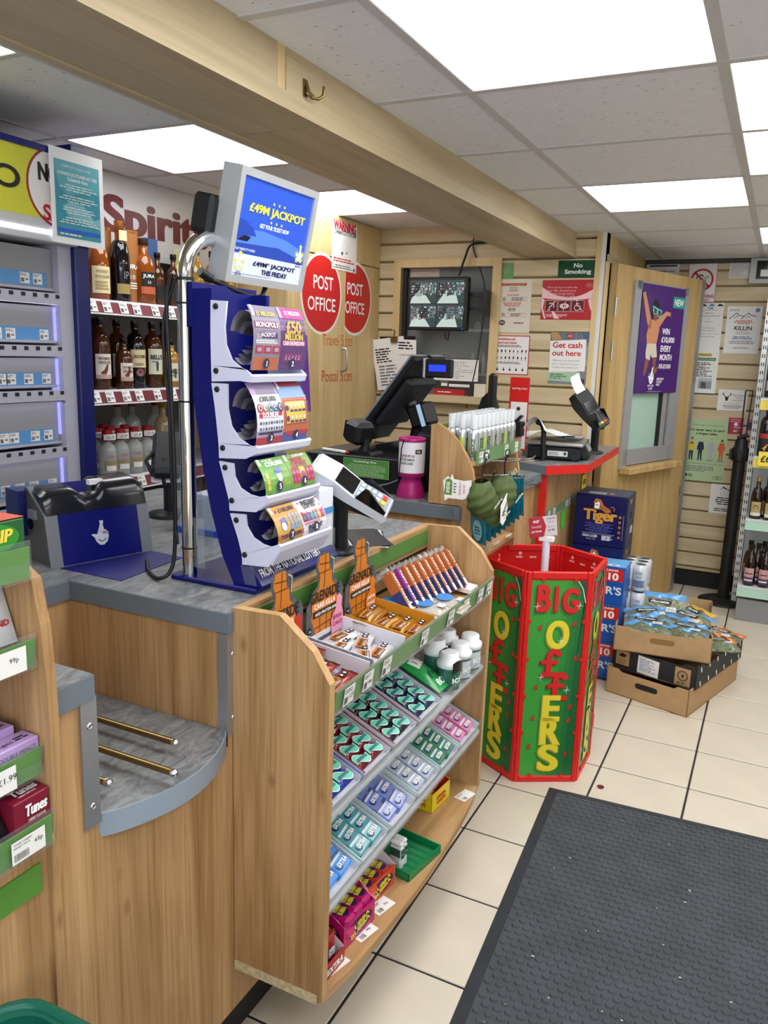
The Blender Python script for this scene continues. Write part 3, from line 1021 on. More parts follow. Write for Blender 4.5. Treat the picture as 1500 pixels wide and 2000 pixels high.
# ------------------------------------------------------------------ drinks shelves at the right edge
t = thing('drinks_shelving','white metal drinks shelving at the right edge below yellow prices','shelving',(-.1,5.0,0))
SH = mat('#d4d6d8',.45,key='white_shelf_metal')
b = B(t); b.box(-.10,.9,5.42,5.44,0.0,2.0,mat('#aeb4b6',.5)); b.build('back_panel',t)
b = B(t)
b.box(-.135,-.105,5.395,5.425,0,1.98,SH)
for k in range(38):
    z = .06 + k*.05
    for dx in (-.128,-.116): b.box(dx,dx + .005,5.3935,5.396,z,z + .022,DARK)
b.build('upright',t)
for z,zz,yf in ((.165,.235,5.05),(.56,.625,5.12),(.93,.98,5.16),(1.27,1.33,5.18)):
    b = B(t); b.box(-.10,.9,yf,5.42,z + .025,z + .05,SH); sh = b.build('shelf',t)
    b = B(t); b.box(-.10,.9,yf - .012,yf,z - .01,z + .052,mat('#b7dccb' if z < .6 else '#e8d24a',.4)); b.box(-.10,.9,yf - .014,yf,z + .045,z + .056,SH)
    e = b.build('ticket_edge',t)
b = B(t); b.box(-.095,.9,5.06,5.42,0.0,.135,mat('#8b8d90',.5,key='grey_plinth')); b.build('plinth',t)
for z,x,s in ((.935,-.075,'£6.49'),(1.275,-.05,'£6')):
    sheet('price_card','yellow price card on the drinks shelving, %s' % ('lower one with its price whole' if len(s) > 3 else 'upper one cut by the picture edge'),'price card',(x,5.125,z),AX,AZ,.17,.085,mat('#ecd54a',.5),lambda p,w,h,s=s: p.text(s,w*.42,h*.5,.04,INK,None,bold=.02))
AMB = mat('#1e0d06',.06,coat=.5,key='dark_brown_glass')
PKL = mat('#c79a9a',.5,key='pink_label')
def dl(p,z0,z1,hw):
    p.rect(-hw,z0,hw,z0 + (z1 - z0)*.38,mat('#57405e',.5),1); p.rect(-hw*.8,z0 + .012,hw*.8,z0 + .02,WINK,2)
    p.rect(-hw*.7,z0 + (z1 - z0)*.6,hw*.7,z0 + (z1 - z0)*.66,INK,2)
pr = shoulder(.034,.25,.115,.0125,.19)
ale = bottle('ale_bottle','x','bottle','pink label ale bottles on the low shelf',pr,AMB,BLACK,capz(pr),[(.02,.11,.03,PKL,dl)])
P = [(-.045,5.11),(.035,5.11),(-.01,5.16),(.075,5.15),(-.055,5.22),(.02,5.24),(.10,5.22)]
N = ['front left','front middle','second row, left','second row, right','rear left','rear middle','rear right']
for i,(x,y) in enumerate(P):
    o = ale if i == 0 else dup(ale,(x,y,0))
    o.location = (x,y,.215); o.rotation_euler = (0,0,-PI/2 - .1)
    o['label'] = 'brown ale bottle with pink label on the low shelf, %s of its cluster' % N[i]
def dl2(p,z0,z1,hw):
    p.rect(-hw,z0,hw,z0 + .02,mat('#e4dcc6',.5),1); p.disc(0,(z0 + z1)/2 + .01,.014,mat('#7d5a34',.5),1,12)
a2 = bottle('beer_bottle','brown beer bottle with tan landscape label at the end of the middle shelf','bottle','tan label beer bottles',pr,AMB,mat('#b9a05a',.3,.6),capz(pr),[(.02,.105,.03,mat('#b7a273',.5),dl2)])
a2.location = (-.055,5.19,.61); a2.rotation_euler = (0,0,-PI/2)
o = dup(a2,(.022,5.17,.61),None,'brown beer bottle with tan landscape label, second along the middle shelf')
o = dup(a2,(.0,5.26,.61),None,'brown beer bottle with tan label behind the front two')
def dl3(p,z0,z1,hw):
    p.rect(-hw,z1 - .028,hw,z1,mat('#a02a34',.5),1)
    # leaping kangaroo
    p.poly([(-.018,z0 + .02),(-.002,z0 + .032),(.008,z0 + .045),(.014,z0 + .05),(.02,z0 + .046),(.012,z0 + .04),(.01,z0 + .028),(.002,z0 + .018),(.006,z0 + .01),(-.004,z0 + .012),(-.008,z0 + .022)],mat('#d99a3a',.5),2)
pw = shoulder(.039,.30,.18,.0145,.24)
w1 = bottle('wine_bottle','dark red wine bottle with orange kangaroo on black label, right edge','bottle','wine bottles at the right edge',pw,mat('#120a0a',.06,coat=.5,key='black_red_glass'),mat('#7b1c26',.4),capz(pw),[(.03,.14,.036,INK,dl3)])
w1.location = (-.05,5.23,.98); w1.rotation_euler = (0,0,-PI/2)
w2 = bottle('wine_bottle','dark wine bottle with silver band on the upper right shelf','bottle','wine bottles at the right edge',pw,AMB,mat('#c9c9cc',.3,.7),capz(pw),[(.04,.10,.036,mat('#a9a9b0',.4),None)])
w2.location = (-.05,5.25,1.33); w2.rotation_euler = (0,0,-PI/2)

# ------------------------------------------------------------------ post office partition: serving window
t = thing('window_2','x','x',(-1.8,YP,1.28)); del t['label'],t['category']; t['kind'] = 'structure'
b = B(t)
for a in ((-2.14,-2.095,1.24,2.015),(-1.525,-1.475,1.0,2.015),(-2.14,-1.475,2.015,2.06)):
    b.box(a[0],a[1],YP - .035,YP + .06,a[2],a[3],MAPLE)
b.box(-2.095,-2.07,YP,YP + .09,1.28,2.015,DARK)
b.build('window_frame',t)
b = B(t); b.box(-2.15,-1.46,YP - .09,YP + .06,1.245,1.285,MAPLE_X); b.build('sill',t)
b = B(t); b.box(-2.095,-1.525,YP + .03,YP + .036,1.285,2.015,GLASS); b.build('pane',t)
# contents behind the glass
RB = (YP + .35)
t = thing('office_shelf','dark shelf of papers seen through the serving window','shelf',(-1.8,YP + .25,1.3))
b = B(t); b.box(-2.3,-1.4,YP + .42,YP + .44,.9,2.3,mat('#6f695d',.8,key='dim_panel')); b.build('back_panel',t)
b = B(t); b.box(-1.75,-1.55,YP + .16,YP + .40,1.66,1.675,WHITE); b.build('shelf',t)
b = B(t); b.box(-1.73,-1.56,YP + .2,YP + .38,1.40,1.415,WHITE); b.build('shelf',t)
for i,(x,z,w,h,c) in enumerate(((-1.72,1.415,.03,.12,'#c9c4b6'),(-1.68,1.415,.02,.09,'#b08a3a'),(-1.65,1.415,.025,.13,'#d9d9d4'),(-1.61,1.415,.035,.10,'#e4e4e0'),(-1.70,1.675,.05,.05,'#cfcfd2'),(-1.63,1.675,.06,.035,'#8a6a4a'))):
    tag(B(V(x,YP + .25,z)).lathe([(w/2,z),(w/2,z + h*.7),(w/4,z + h*.85),(w/4,z + h)],mat(c,.5),(x,YP + .25,0),10).build('office_bottle',None,(x,YP + .25,z)),'small %s bottle behind the serving window, %s along its shelf' % (('cream','mustard','white','off-white','grey','brown')[i],('first','second','third','fourth','first','second')[i]),'bottle','bottles behind the serving window')
tag(B(V(-2.0,YP + .15,1.29)).box(-2.02,-1.86,YP + .15,YP + .22,1.29,1.52,BLACK).box(-2.01,-1.87,YP + .145,YP + .152,1.31,1.51,BLACKG).build('office_screen',None,(-2.0,YP + .15,1.29)),'black office screen seen through the serving window','screen')
def d(p,w,h):
    for i,s in enumerate(('These premises are protected','by security systems monitored','and protected by Romec Ltd')):
        p.text(s,w*.5,h*(.75 - .3*i),h*.2,mat('#7a4a44',.5),w*.92,res=1)
sheet('security_notice','pinkish security notice behind glass above the camera monitor','notice',(-2.06,YP + .028,1.962),AX,AZ,.185,.05,mat('#c9bdb0',.7),d)

# CCTV monitor on its wall arm
t = thing('monitor','black camera monitor showing four shop views on a wall arm','monitor',(-1.815,4.30,1.66))
b = B(t); b.rbox(-2.002,-1.632,4.30,4.35,1.655,1.95,BLACK,.006); b.build('bezel',t)
MY = 4.2995
def d(p,w,h):
    rg = random.Random(11)
    C = [mat(c,.25,emit=.55) for c in ('#2f3f42','#55686a','#7d9090','#a9b8b4','#1c2426','#4a3a52','#7a4440')]
    for qx in (0,1):
        for qy in (0,1):
            x0,y0,x1,y1 = w*.5*qx + .002,h*.5*qy + .002,w*.5*(qx + 1) - .002,h*.5*(qy + 1) - .002
            p.rect(x0,y0,x1,y1,C[0],1)
            fx = x0 + (x1 - x0)*(.35 if qx == 0 else .55)
            p.poly([(x0,y0),(x0 + (x1 - x0)*.8,y0),(fx + .02,y0 + (y1 - y0)*.55),(fx - .03,y0 + (y1 - y0)*.6)],C[3],2)
            for s in (0,1,2):
                xa = x0 + (x1 - x0)*(.03 + .33*s)
                p.poly([(xa,y0 + .03 + .008*s),(xa + .045,y0 + .055),(xa + .055,y1 - .02),(xa + .005,y1 - .012)],C[rg.choice((1,4,0,1))],3)
                for r in range(5):
                    yy = y0 + .045 + r*.015
                    for cc in range(5):
                        p.rect(xa + .004 + cc*.009,yy,xa + .004 + cc*.009 + .0065,yy + .009,C[rg.choice((0,1,2,3,4,4,5,6))],4)
    p.poly([(.03,h*.7),(.055,h*.76),(.075,h*.70),(.05,h*.64)],C[2],5)
    p.rect(w*.497,0,w*.503,h,C[4],5); p.rect(0,h*.497,w,h*.503,C[4],5)
panel('screen',t,(-1.985,MY,1.672),AX,AZ,.335,.262,mat('#22302f',.2,emit=.3),d)
b = B(t)
b.box(-1.655,-1.650,MY - .001,MY + .002,1.661,1.666,mat('#3a5cff',.3,emit=2.0)); b.build('power_light',t)
b = B(t)
for z in (1.77,1.845): b.box(-1.64,-1.53,4.34,4.365,z,z + .02,BLACK)
b.box(-1.545,-1.525,4.33,4.40,1.74,1.88,BLACK); b.build('wall_arm',t)
b = B(); b.tube(smooth([(-1.70,4.33,1.96),(-1.68,4.36,2.06),(-1.66,4.38,2.125),(-1.60,4.39,2.14),(-1.52,4.40,2.14)]),.006,BLACK,6)
b.tube(smooth([(-1.64,4.40,2.22),(-1.65,4.40,2.12),(-1.60,4.40,2.0),(-1.56,4.39,1.86),(-1.57,4.38,1.6),(-1.60,4.36,1.35),(-1.62,4.34,1.22)]),.0035,BLACK,6)
b.tube([(-1.77,4.33,1.655),(-1.765,4.33,1.61),(-1.75,4.33,1.60),(-1.74,4.33,1.655)],.003,BLACK,6)
tag(b.build('cable'),'black cables looping down the partition past the camera monitor','cable')
tag(B(V(-1.52,4.40,2.13)).box(-1.53,-1.49,4.395,4.41,2.12,2.15,WHITE).build('cable_tag',None,(-1.52,4.40,2.13)),'small white paper tag wrapped on the black cable','tag')

# ------------------------------------------------------------------ notices on the partition
PY = YP - .0195
def pos(name,label,x0,x1,z0,z1,m,draw,cat='notice',k=0,rot=0.0):
    return sheet(name,label,cat,(x0,PY - .0012*k,z0),(math.cos(rot),0,math.sin(rot)),(-math.sin(rot),0,math.cos(rot)),x1 - x0,z1 - z0,m,draw)
POR = mat('#c5232c',.4,key='post_office_red')
DKR = mat('#5a1c22',.5,key='dark_maroon')
def d(p,w,h):
    for i,s in enumerate(('Are you safely','Evacuated the','store is protected','by CCTV')): p.text(s,w*.5,h*(.68 - .13*i),h*.09,mat('#cfe2c4',.5),(w*.55,w*.5,w*.7,w*.3)[i],res=1)
pos('green_notice','small mid green notice beside the serving window',-1.5,-1.408,1.945,2.032,mat('#6fa05f',.5),d)
def d(p,w,h):
    p.text('No',w*.5,h*.7,h*.26,WINK,w*.22,bold=.03); p.text('Smoking',w*.5,h*.3,h*.34,WINK,w*.66,bold=.03)
pos('no_smoking_notice','dark green panel with white words No Smoking',-1.158,-.942,1.949,2.037,mat('#0e4a2c',.35),d,'sign')
def d(p,w,h):
    p.rect(w*.15,h*.875,w*.85,h*.925,mat('#b04a34',.5)); p.text('POST OFFICE SERVICES',w*.5,h*.9,.010,mat('#e8c08a',.5),w*.6,res=1)
    for i,y in enumerate((.83,.80,.77)): p.lines(w*.3,h*y,w*.7,h*(y + .02),1,INK,center=True,seed=i)
    for y0,y1 in ((.59,.67),(.30,.37)):
        p.frame(w*.12,h*y0,w*.88,h*y1,.0012,GREY)
        p.lines(w*.2,h*y0 + .002,w*.3,h*y1 - .002,3,INK); p.lines(w*.45,h*y0 + .002,w*.85,h*y1 - .002,3,INK)
    p.lines(w*.2,h*.69,w*.8,h*.72,1,RINK,center=True); p.lines(w*.15,h*.49,w*.8,h*.57,3,RINK,center=True); p.lines(w*.35,h*.40,w*.6,h*.47,3,INK,center=True)
    p.disc(w*.22,h*.19,.018,mat('#4a1a24',.5),1,20,.015); p.text('POST',w*.22,h*.203,.007,WINK,.022); p.text('OFFICE',w*.22,h*.18,.007,WINK,.026)
    p.rect(w*.56,h*.175,w*.82,h*.20,INK); p.text('Royal Mail',w*.69,h*.188,.008,WINK,w*.22)
pos('hours_notice','cream opening-hours sheet under plastic beside the serving window',-1.503,-1.297,1.652,1.944,mat('#ddd4c4',.5),d)
def d(p,w,h):
    PK = mat('#f0c9cb',.5)
    for i in range(12):
        a0,a1 = i/12,(i + 1)/12
        c = lambda a: h*(.56 + 0.9*(a - .5) ** 2*1.2)
        e = lambda a: h*(.50 + 0.2*(a - .5) ** 2)
        p.poly([(w*a0,e(a0)),(w*a1,e(a1)),(w*a1,c(a1)),(w*a0,c(a0))],PK,1)
    p.poly([(0,h*.56),(w*.06,h*.5),(w*.035,h*.3),(w*.1,h*.02),(w*.07,h*.02),(0,h*.3)],PK,1)
    p.poly([(w*.86,h*.5),(w,h*.6),(w*.94,h*.2),(w*.9,h*.3)],PK,1)
    p.poly([(w*.2,h*.22),(w*.24,h*.22),(w*.36,h*.02),(w*.26,h*.02)],PK,3)
    for i,s in enumerate(('Please ask if you require any','Post Office literature in an','alternative format such as','large print, Braille or audio')):
        p.text(s,w*.1,h*(.81 - .075*i),.012,mat('#eebfc0',.5),(w*.55,w*.53,w*.5,w*.52)[i],align='l',bold=.01,res=1)
    for i in range(3): p.rect(w*(.075 + .245*i),h*.2,w*(.305 + .245*i),h*.49,PK,2); p.rect(w*(.08 + .245*i),h*.21,w*(.30 + .245*i),h*.48,DKR,3)
    X,Y = w*.19,h*.345
    p.ring(X,Y,.018,.005,PK,4,14,-.6,2.4); p.pline([(X - .02,Y - .022),(X + .022,Y + .026)],.006,PK,4); p.disc(X - .012,Y - .018,.007,PK,4,8)
    X = w*.435
    p.disc(X,Y,.026,PK,4,20,.014); p.disc(X,Y,.008,DKR,5,12); p.line(X - .004,Y - .024,X + .006,Y + .024,.004,PK,6)
    X = w*.68
    p.ring(X - .002,Y - .008,.017,.004,PK,4,16,2.0,6.6); p.disc(X - .006,Y + .03,.005,PK,4,10); p.pline([(X - .006,Y + .02),(X - .004,Y),(X + .012,Y),(X + .02,Y - .022),(X + .026,Y - .02)],.0055,PK,4); p.line(X - .005,Y + .012,X + .008,Y + .012,.004,PK,4)
    p.ring(w*.875,h*.86,.020,.0015,mat('#e9a3a5',.5),2,24,ry=.014); p.text('POST',w*.875,h*.875,.007,mat('#e9a3a5',.5),.022); p.text('OFFICE',w*.875,h*.845,.007,mat('#e9a3a5',.5),.026)
    p.lines(w*.1,h*.06,w*.62,h*.14,3,mat('#f0d0d0',.5),4)
pos('access_poster','red and pink poster with ear, eye and wheelchair symbols',-1.238,-.942,1.727,1.936,mat('#b52832',.3),d,'poster',1)
def d(p,w,h):
    p.frame(0,0,w,h,.005,POR)
    p.text('Prohibited and',w*.07,h*.91,.016,POR,w*.52,bold=.02,align='l'); p.text('restricted items',w*.07,h*.82,.014,POR,w*.56,bold=.02,align='l')
    p.lines(w*.07,h*.70,w*.9,h*.76,2,INK)
    rg = random.Random(5)
    for r in range(2):
        for c in range(8):
            X,Y = w*(.1 + .115*c),h*(.6 - .17*r)
            p.poly([(X - .004,Y - .006),(X + rg.uniform(.002,.006),Y - .006),(X + rg.uniform(.001,.007),Y + .007),(X - rg.uniform(0,.004),Y + .008)],INK); p.rect(X - .006,Y - .014,X + .006,Y - .012,GREY)
    p.lines(w*.07,h*.27,w*.9,h*.33,2,INK)
    for c in range(5): p.disc(w*(.12 + .18*c),h*.12,.006,INK,1,8); p.rect(w*(.11 + .18*c),h*.12,w*(.13 + .18*c),h*.18,INK)
pos('prohibited_items_poster','white red-bordered poster listing prohibited and restricted items',-1.495,-1.288,1.42,1.637,PAPER,d,'poster')
def d(p,w,h):
    p.rect(0,0,w,h,mat('#7d858c',.6)); 
    for i in range(6): p.rect(w*i/6,h*.82,w*(i + .9)/6,h,mat('#6b7078',.6),2)
    p.poly([(0,h),(w*.18,h),(w*.3,h*.86),(w*.05,h*.84)],mat('#b58f5c',.6),3)
    p.poly([(w*.8,h),(w,h*.98),(w,h*.8),(w*.85,h*.86)],mat('#4a6288',.6),3)
    p.poly([(w*.82,h*.7),(w*1,h*.76),(w*1,h*.4),(w*.84,h*.36)],mat('#8a9db0',.6),3); p.poly([(w*.85,h*.46),(w*.97,h*.5),(w*.97,h*.36),(w*.83,h*.36)],mat('#d0a97c',.6),4)
    p.poly([(w*.0,h*.06),(w*.76,h*.04),(w*.76,h*.25),(w*.0,h*.24)],mat('#a9c9a6',.6),3); p.lines(w*.05,h*.09,w*.5,h*.2,3,mat('#4d6a50',.6),4)
    p.poly([(w*.62,h*.02),(w*.95,h*.02),(w*.95,h*.1),(w*.8,h*.13),(w*.65,h*.07)],mat('#4a3026',.5),5); p.disc(w*.7,h*.045,.006,mat('#caa07a',.5),6,8)
    p.poly([(w*.0,h*.83),(w*.92,h*.87),(w*.94,h*.26),(w*.01,h*.22)],PAPER,5)
    p.disc(w*.5,h*.93,.016,POR,5,18,.013); p.text('POST',w*.5,h*.94,.006,WINK,.02,k=7); p.text('OFFICE',w*.5,h*.92,.006,WINK,.023,k=7)
    p.text('Get cash',w*.45,h*.755,.032,POR,w*.76,bold=.02,k=7); p.text('out here',w*.44,h*.60,.030,POR,w*.74,bold=.02,k=7)
    for i,s in enumerate(('Whoever you bank with,','pay in cash and cheques','or take out money here')): p.text(s,w*.08,h*(.45 - .065*i),.012,GREY,(w*.72,w*.7,w*.69)[i],align='l',k=7,res=1)
pos('cash_poster','photo poster of banknotes and wallet reading Get cash out here',-1.172,-.958,1.381,1.66,PAPER,d,'poster')
# ------------------------------------------------------------------ tall maple cupboard with post office vinyls
CX = -2.24
t = thing('tall_cupboard','tall maple cupboard lettered with post office roundels on both doors','cupboard',(-2.5,4.0,0))
b = B(t); b.box(XL + .002,CX - .02,3.40,YP - .02,0.0,CL - .003,MAPLE); b.build('carcass',t)
b = B(t); b.box(CX - .02,CX - .01,3.40,YP - .022,0,.9,MAPLE); b.build('plinth',t)
b = B(t); b.rbox(CX - .02,CX,3.405,YP - .024,2.015,CL - .004,MAPLE,.0015); b.build('top_panel',t)
def roundel(p,x,y,r,clip=None):
    def cd(rr,m,k):
        pts = [(x + rr*math.cos(2*PI*i/48),y + rr*math.sin(2*PI*i/48)) for i in range(48)]
        if clip is not None: pts = [(max(a,clip),c) for a,c in pts]
        p.poly(pts,m,k)
    cd(r,mat('#f0e9e0',.4),1); cd(r*.925,mat('#cf2626',.35),2)

b = B(t); b.rbox(CX - .02,CX,3.405,3.982,0.99,2.008,MAPLE,.0015); door_l = b.build('door',t)
b = B(t); b.rbox(CX - .02,CX,3.986,YP - .024,0.95,2.008,MAPLE,.0015); door_r = b.build('door',t)
b = B(t); p = Pr(b,(CX,0,0),(0,1,0),(0,0,1))
roundel(p,3.735,1.815,.212)
b.build('roundel',door_l); b = B(t); p = Pr(b,(CX,0,0),(0,1,0),(0,0,1))
p.text('POST',3.748,1.873,.07,WINK,.205,bold=.012,k=4); p.text('OFFICE',3.735,1.762,.07,WINK,.285,bold=.012,k=4)
OR = mat('#d8752f',.5,key='burnt_orange_vinyl')
p.text('Travel S',3.98,1.58,.062,OR,.235,align='r',k=3); p.text('Postal S',3.98,1.385,.062,mat('#cc5c2a',.5),.235,align='r',k=3)
b.build('vinyl_lettering',door_l)
b = B(t); p = Pr(b,(CX,0,0),(0,1,0),(0,0,1))
roundel(p,4.10,1.815,.205,3.988)
b.build('roundel',door_r); b = B(t); p = Pr(b,(CX,0,0),(0,1,0),(0,0,1))
p.text('POST',4.10,1.868,.066,WINK,.185,bold=.012,k=4); p.text('OFFICE',4.102,1.765,.066,WINK,.225,bold=.012,k=4)
p.text('ces',3.998,1.57,.044,OR,.085,align='l',k=3); p.text('ces',3.998,1.375,.044,mat('#cc5c2a',.5),.085,align='l',k=3)
b.build('vinyl_lettering',door_r)
b = B(t); b.tube([(CX,3.958,1.535),(CX + .03,3.958,1.535),(CX + .035,3.958,1.52),(CX + .035,3.958,1.43),(CX + .03,3.958,1.415),(CX,3.958,1.415)],.006,ALU,8); b.build('handle',door_l)
def d(p,w,h):
    p.text('WARNING',w*.5,h*.91,.05,RINK,w*.9,bold=.04); p.text('vision CCTV SYSTEM',w*.56,h*.78,.024,INK,w*.78,bold=.02)
    p.ring(w*.13,h*.78,.012,.004,INK)
    for i in range(7): p.line(w*(.3 + .06*i),h*.42,w*(.45 + .05*i),h*(.66 - .01*i),.001,GREY)
    p.poly([(w*.36,h*.36),(w*.40,h*.40),(w*.44,h*.36),(w*.40,h*.30)],INK); p.rect(w*.55,h*.36,w*.62,h*.4,GREY)
    p.lines(w*.06,h*.16,w*.94,h*.26,2,RINK); p.lines(w*.06,h*.03,w*.8,h*.12,2,GREY,center=True); p.rect(w*.86,h*.02,w*.94,h*.09,GREY)
sheet('warning_sign','white camera warning sign with red WARNING at the cupboard top','sign',(CX + .002,3.83,1.955),(0,1,0),AZ,.275,.255,PAPER,d)

# ------------------------------------------------------------------ closed cabinet / gantry on the left
GX = -2.2
t = thing('tobacco_gantry','grey shuttered tobacco gantry with yellow header and blue end panel','gantry',(-2.4,1.5,0))
GG = mat('#a6a5a8',.5,key='gantry_grey')
LAV = mat('#b3b2c0',.45,key='gantry_white_metal')
b = B(t); b.box(-2.62,-2.58,.2,2.02,.6,2.14,GG); b.build('back_panel',t)
b = B(t); b.box(-2.6,GX,1.965,2.02,.55,1.86,LAV); b.build('inner_cheek',t)
b = B(t); b.rbox(-2.62,GX + .02,2.02,2.082,.55,2.16,mat('#10175e',.3,key='gantry_blue'),.003); b.build('end_panel',t)
hd = B(t); hd.rbox(-2.55,GX + .04,.2,2.02,1.835,2.125,mat('#c4c4c4',.5,key='header_grey'),.004); hd = hd.build('header',t)
b = B(t); p = Pr(b,(GX + .04,0,0),(0,1,0),(0,0,1))
p.rect(.3,1.905,2.015,2.105,mat('#d3d23c',.4,key='header_yellow'),1)
p.disc(1.95,2.005,.128,mat('#a02a28',.5),2,40,.125); p.disc(1.95,2.005,.120,PAPER,3,40,.117)
p.text('TOBACCO',1.80,2.008,.066,INK,.62,bold=.02,align='r',k=4)
p.text('NO',1.868,2.045,.055,INK,.085,bold=.04,align='l',k=5); p.text('ID',1.91,1.985,.05,RINK,.06,bold=.03,align='l',k=5); p.text('SALE',1.88,1.925,.05,RINK,.14,bold=.03,align='l',k=5)
b.build('header_print',hd)
b = B(t); b.box(GX + .0,GX + .043,.3,2.015,1.858,1.872,mat('#dfe6ff',.4,emit=3.2,key='cool_led_strip')); b.build('led_strip',hd)
b = B(t); b.box(GX - .3,GX + .045,.2,2.035,2.106,2.125,mat('#1a1f6e',.35)); b.build('header_trim',hd)
LED_GLOW = mat('#8f8fff',.5,emit=1.1,key='violet_led_glow')
BLUE = mat('#5b97cf',.45,key='ticket_blue')
strips = [(1.743,1.705),(1.567,1.527),(1.42,1.382),(1.23,1.192),(1.055,1.022)]
lips = [1.655,1.485,1.338,1.145,.96]
rg = random.Random(9)
for i,(z1,z0) in enumerate(strips):
    top = lips[i - 1] if i else 1.84
    fl = B(t); fl.box(-2.44,GX - .02,.2,1.963,lips[i] + .032,lips[i] + .04,LAV); fl.box(GX - .05,GX - .03,.2,1.963,lips[i] + .03,top - .018,mat('#9b9a9e',.6,key='flap_grey'))
    flap = fl.build('flap',t)
    b = B(t); p = Pr(b,(GX - .029,0,0),(0,1,0),(0,0,1))
    p.rect(.3,z0 - .006,1.94,z1,BLUE,1)
    ys = [1.62,1.665,1.725,1.77,1.835,1.895]
    for k,y in enumerate(ys):
        if rg.random() < .8: ticket(p,y + rg.uniform(-.01,.01),z0,.036,.034,seed=k + 7*i)
    b.build('ticket_strip',flap)
    sb = B(t); sb.box(-2.4,GX,.2,1.968,lips[i],lips[i] + .012,LAV); sb.box(GX - .004,GX + .004,.2,1.968,lips[i] - .012,lips[i] + .024,LAV)
    sh = sb.build('shelf',t)
    b = B(t); b.box(GX - .035,GX - .002,.25,1.95,lips[i] + .012,lips[i] + .022,DARK)
    for k in range(12): b.box(GX + .004,GX + .0055,1.45 + k*.045,1.465 + k*.045,lips[i] + .008,lips[i] + .02,DARK)
    b.build('pusher_track',sh)
    b = B(t); b.box(GX - .018,GX - .006,.25,1.96,lips[i] - .012,lips[i] - .006,mat('#ecebff',.5,emit=1.6,key='shelf_led')); b.build('led_strip',sh)
    b = B(t); b.box(GX - .05,GX - .02,1.959,1.9635,lips[i] - .13,lips[i] - .02,LED_GLOW); b.build('painted_led_glow',sh)  # glowing patch paints the violet LED light falling on the inner cheek
b = B(t); p = Pr(b,(-2.28,1.9645,0),(1,0,0),(0,0,1)); p.text('£4.40',.06,1.325,.018,INK,.05); b.build('price_digits',t)
def d(p,w,h):
    TQ = mat('#3a95a8',.35,key='turquoise_print')
    p.rect(w*.08,h*.07,w*.92,h*.88,TQ,1)
    p.poly([(w*.08,h*.78),(w*.16,h*.6),(w*.3,h*.52),(w*.5,h*.55),(w*.7,h*.62),(w*.92,h*.58),(w*.92,h*.88),(w*.08,h*.88)],mat('#56a9b6',.35),2)
    p.poly([(w*.2,h*.4),(w*.35,h*.46),(w*.6,h*.44),(w*.8,h*.3),(w*.92,h*.34),(w*.92,h*.2),(w*.6,h*.25),(w*.3,h*.3)],mat('#7fbcc4',.35),2)
    p.text('SCHEDULE 3 Regulation 3(a)',w*.48,h*.82,.010,WINK,w*.55,res=1,k=4)
    p.text('LICENSING (SCOTLAND) ACT 2005',w*.5,h*.74,.013,WINK,w*.74,bold=.02,k=4); p.text('Crianlarich Store',w*.5,h*.695,.012,WINK,w*.38,bold=.02,k=4)
    for i,y in enumerate((.60,.48,.36,.25)): p.lines(w*.14,h*(y - .035),w*.88,h*(y + .045),3,mat('#cfe6ea',.4),4,center=True,seed=i)
    p.rect(w*.09,h*.125,w*.9,h*.165,mat('#2b5fd0',.35),4); p.lines(w*.14,h*.09,w*.8,h*.12,1,WINK,5)
sheet('licensing_notice','turquoise licensing notice in white sleeve hung from gantry header','notice',(-2.15,1.905,1.838),(0,1,0),AZ,.222,.292,WHITE,d)

# ------------------------------------------------------------------ spirits bay
t = thing('spirits_shelving','grey wall shelving with maroon ticket edges holding spirit bottles','shelving',(-2.6,2.8,0))
b = B(t); b.box(-2.98,-2.94,2.15,3.40,.5,2.24,mat('#8d8d8b',.6,key='bay_back_grey')); b.build('back_panel',t)
MAR = mat('#6d2430',.45,key='maroon_edge')
SX = -2.45
for i,z in enumerate((1.69,1.335,.97)):
    b = B(t); b.box(-2.94,SX,2.15,3.395,z - .025,z,LAV); sh = b.build('shelf',t)
    b = B(t); b.prism([(SX,z),(SX + .004,z),(SX + .022,z - .05),(SX + .018,z - .05)],'Y',2.28,3.395,MAR)
    b.box(SX - .002,SX + .006,2.28,3.395,z - .006,z + .003,WHITE); b.box(SX + .014,SX + .026,2.28,3.395,z - .056,z - .05,WHITE)
    e = b.build('ticket_edge',sh)
    for k,y in enumerate((2.31,2.385,2.475,2.55,2.66,2.76)):
        b = B(t); p = Pr(b,(SX + .0045,0,z),(0,1,0),(-.018,0,.05),lift=.0008)
        ticket(p,y,-.05,.045,.045,seed=k + 5*i); b.build('ticket',sh)
sg = thing('spirits_sign','white header board with large maroon word Spirits','sign',(-2.66,2.8,2.0))
b = B(sg); b.box(-2.69,-2.665,2.17,3.395,1.9,CL - .002,mat('#d2d0d0',.3,key='sign_white')); b.build('board',sg)
b = B(sg); p = Pr(b,(-2.665,0,0),(0,1,0),(0,0,1)); p.text('Spirits',2.63,2.05,.20,mat('#6a1f26',.35,key='maroon_vinyl'),.70,bold=.035,align='l'); b.build('lettering',sg)

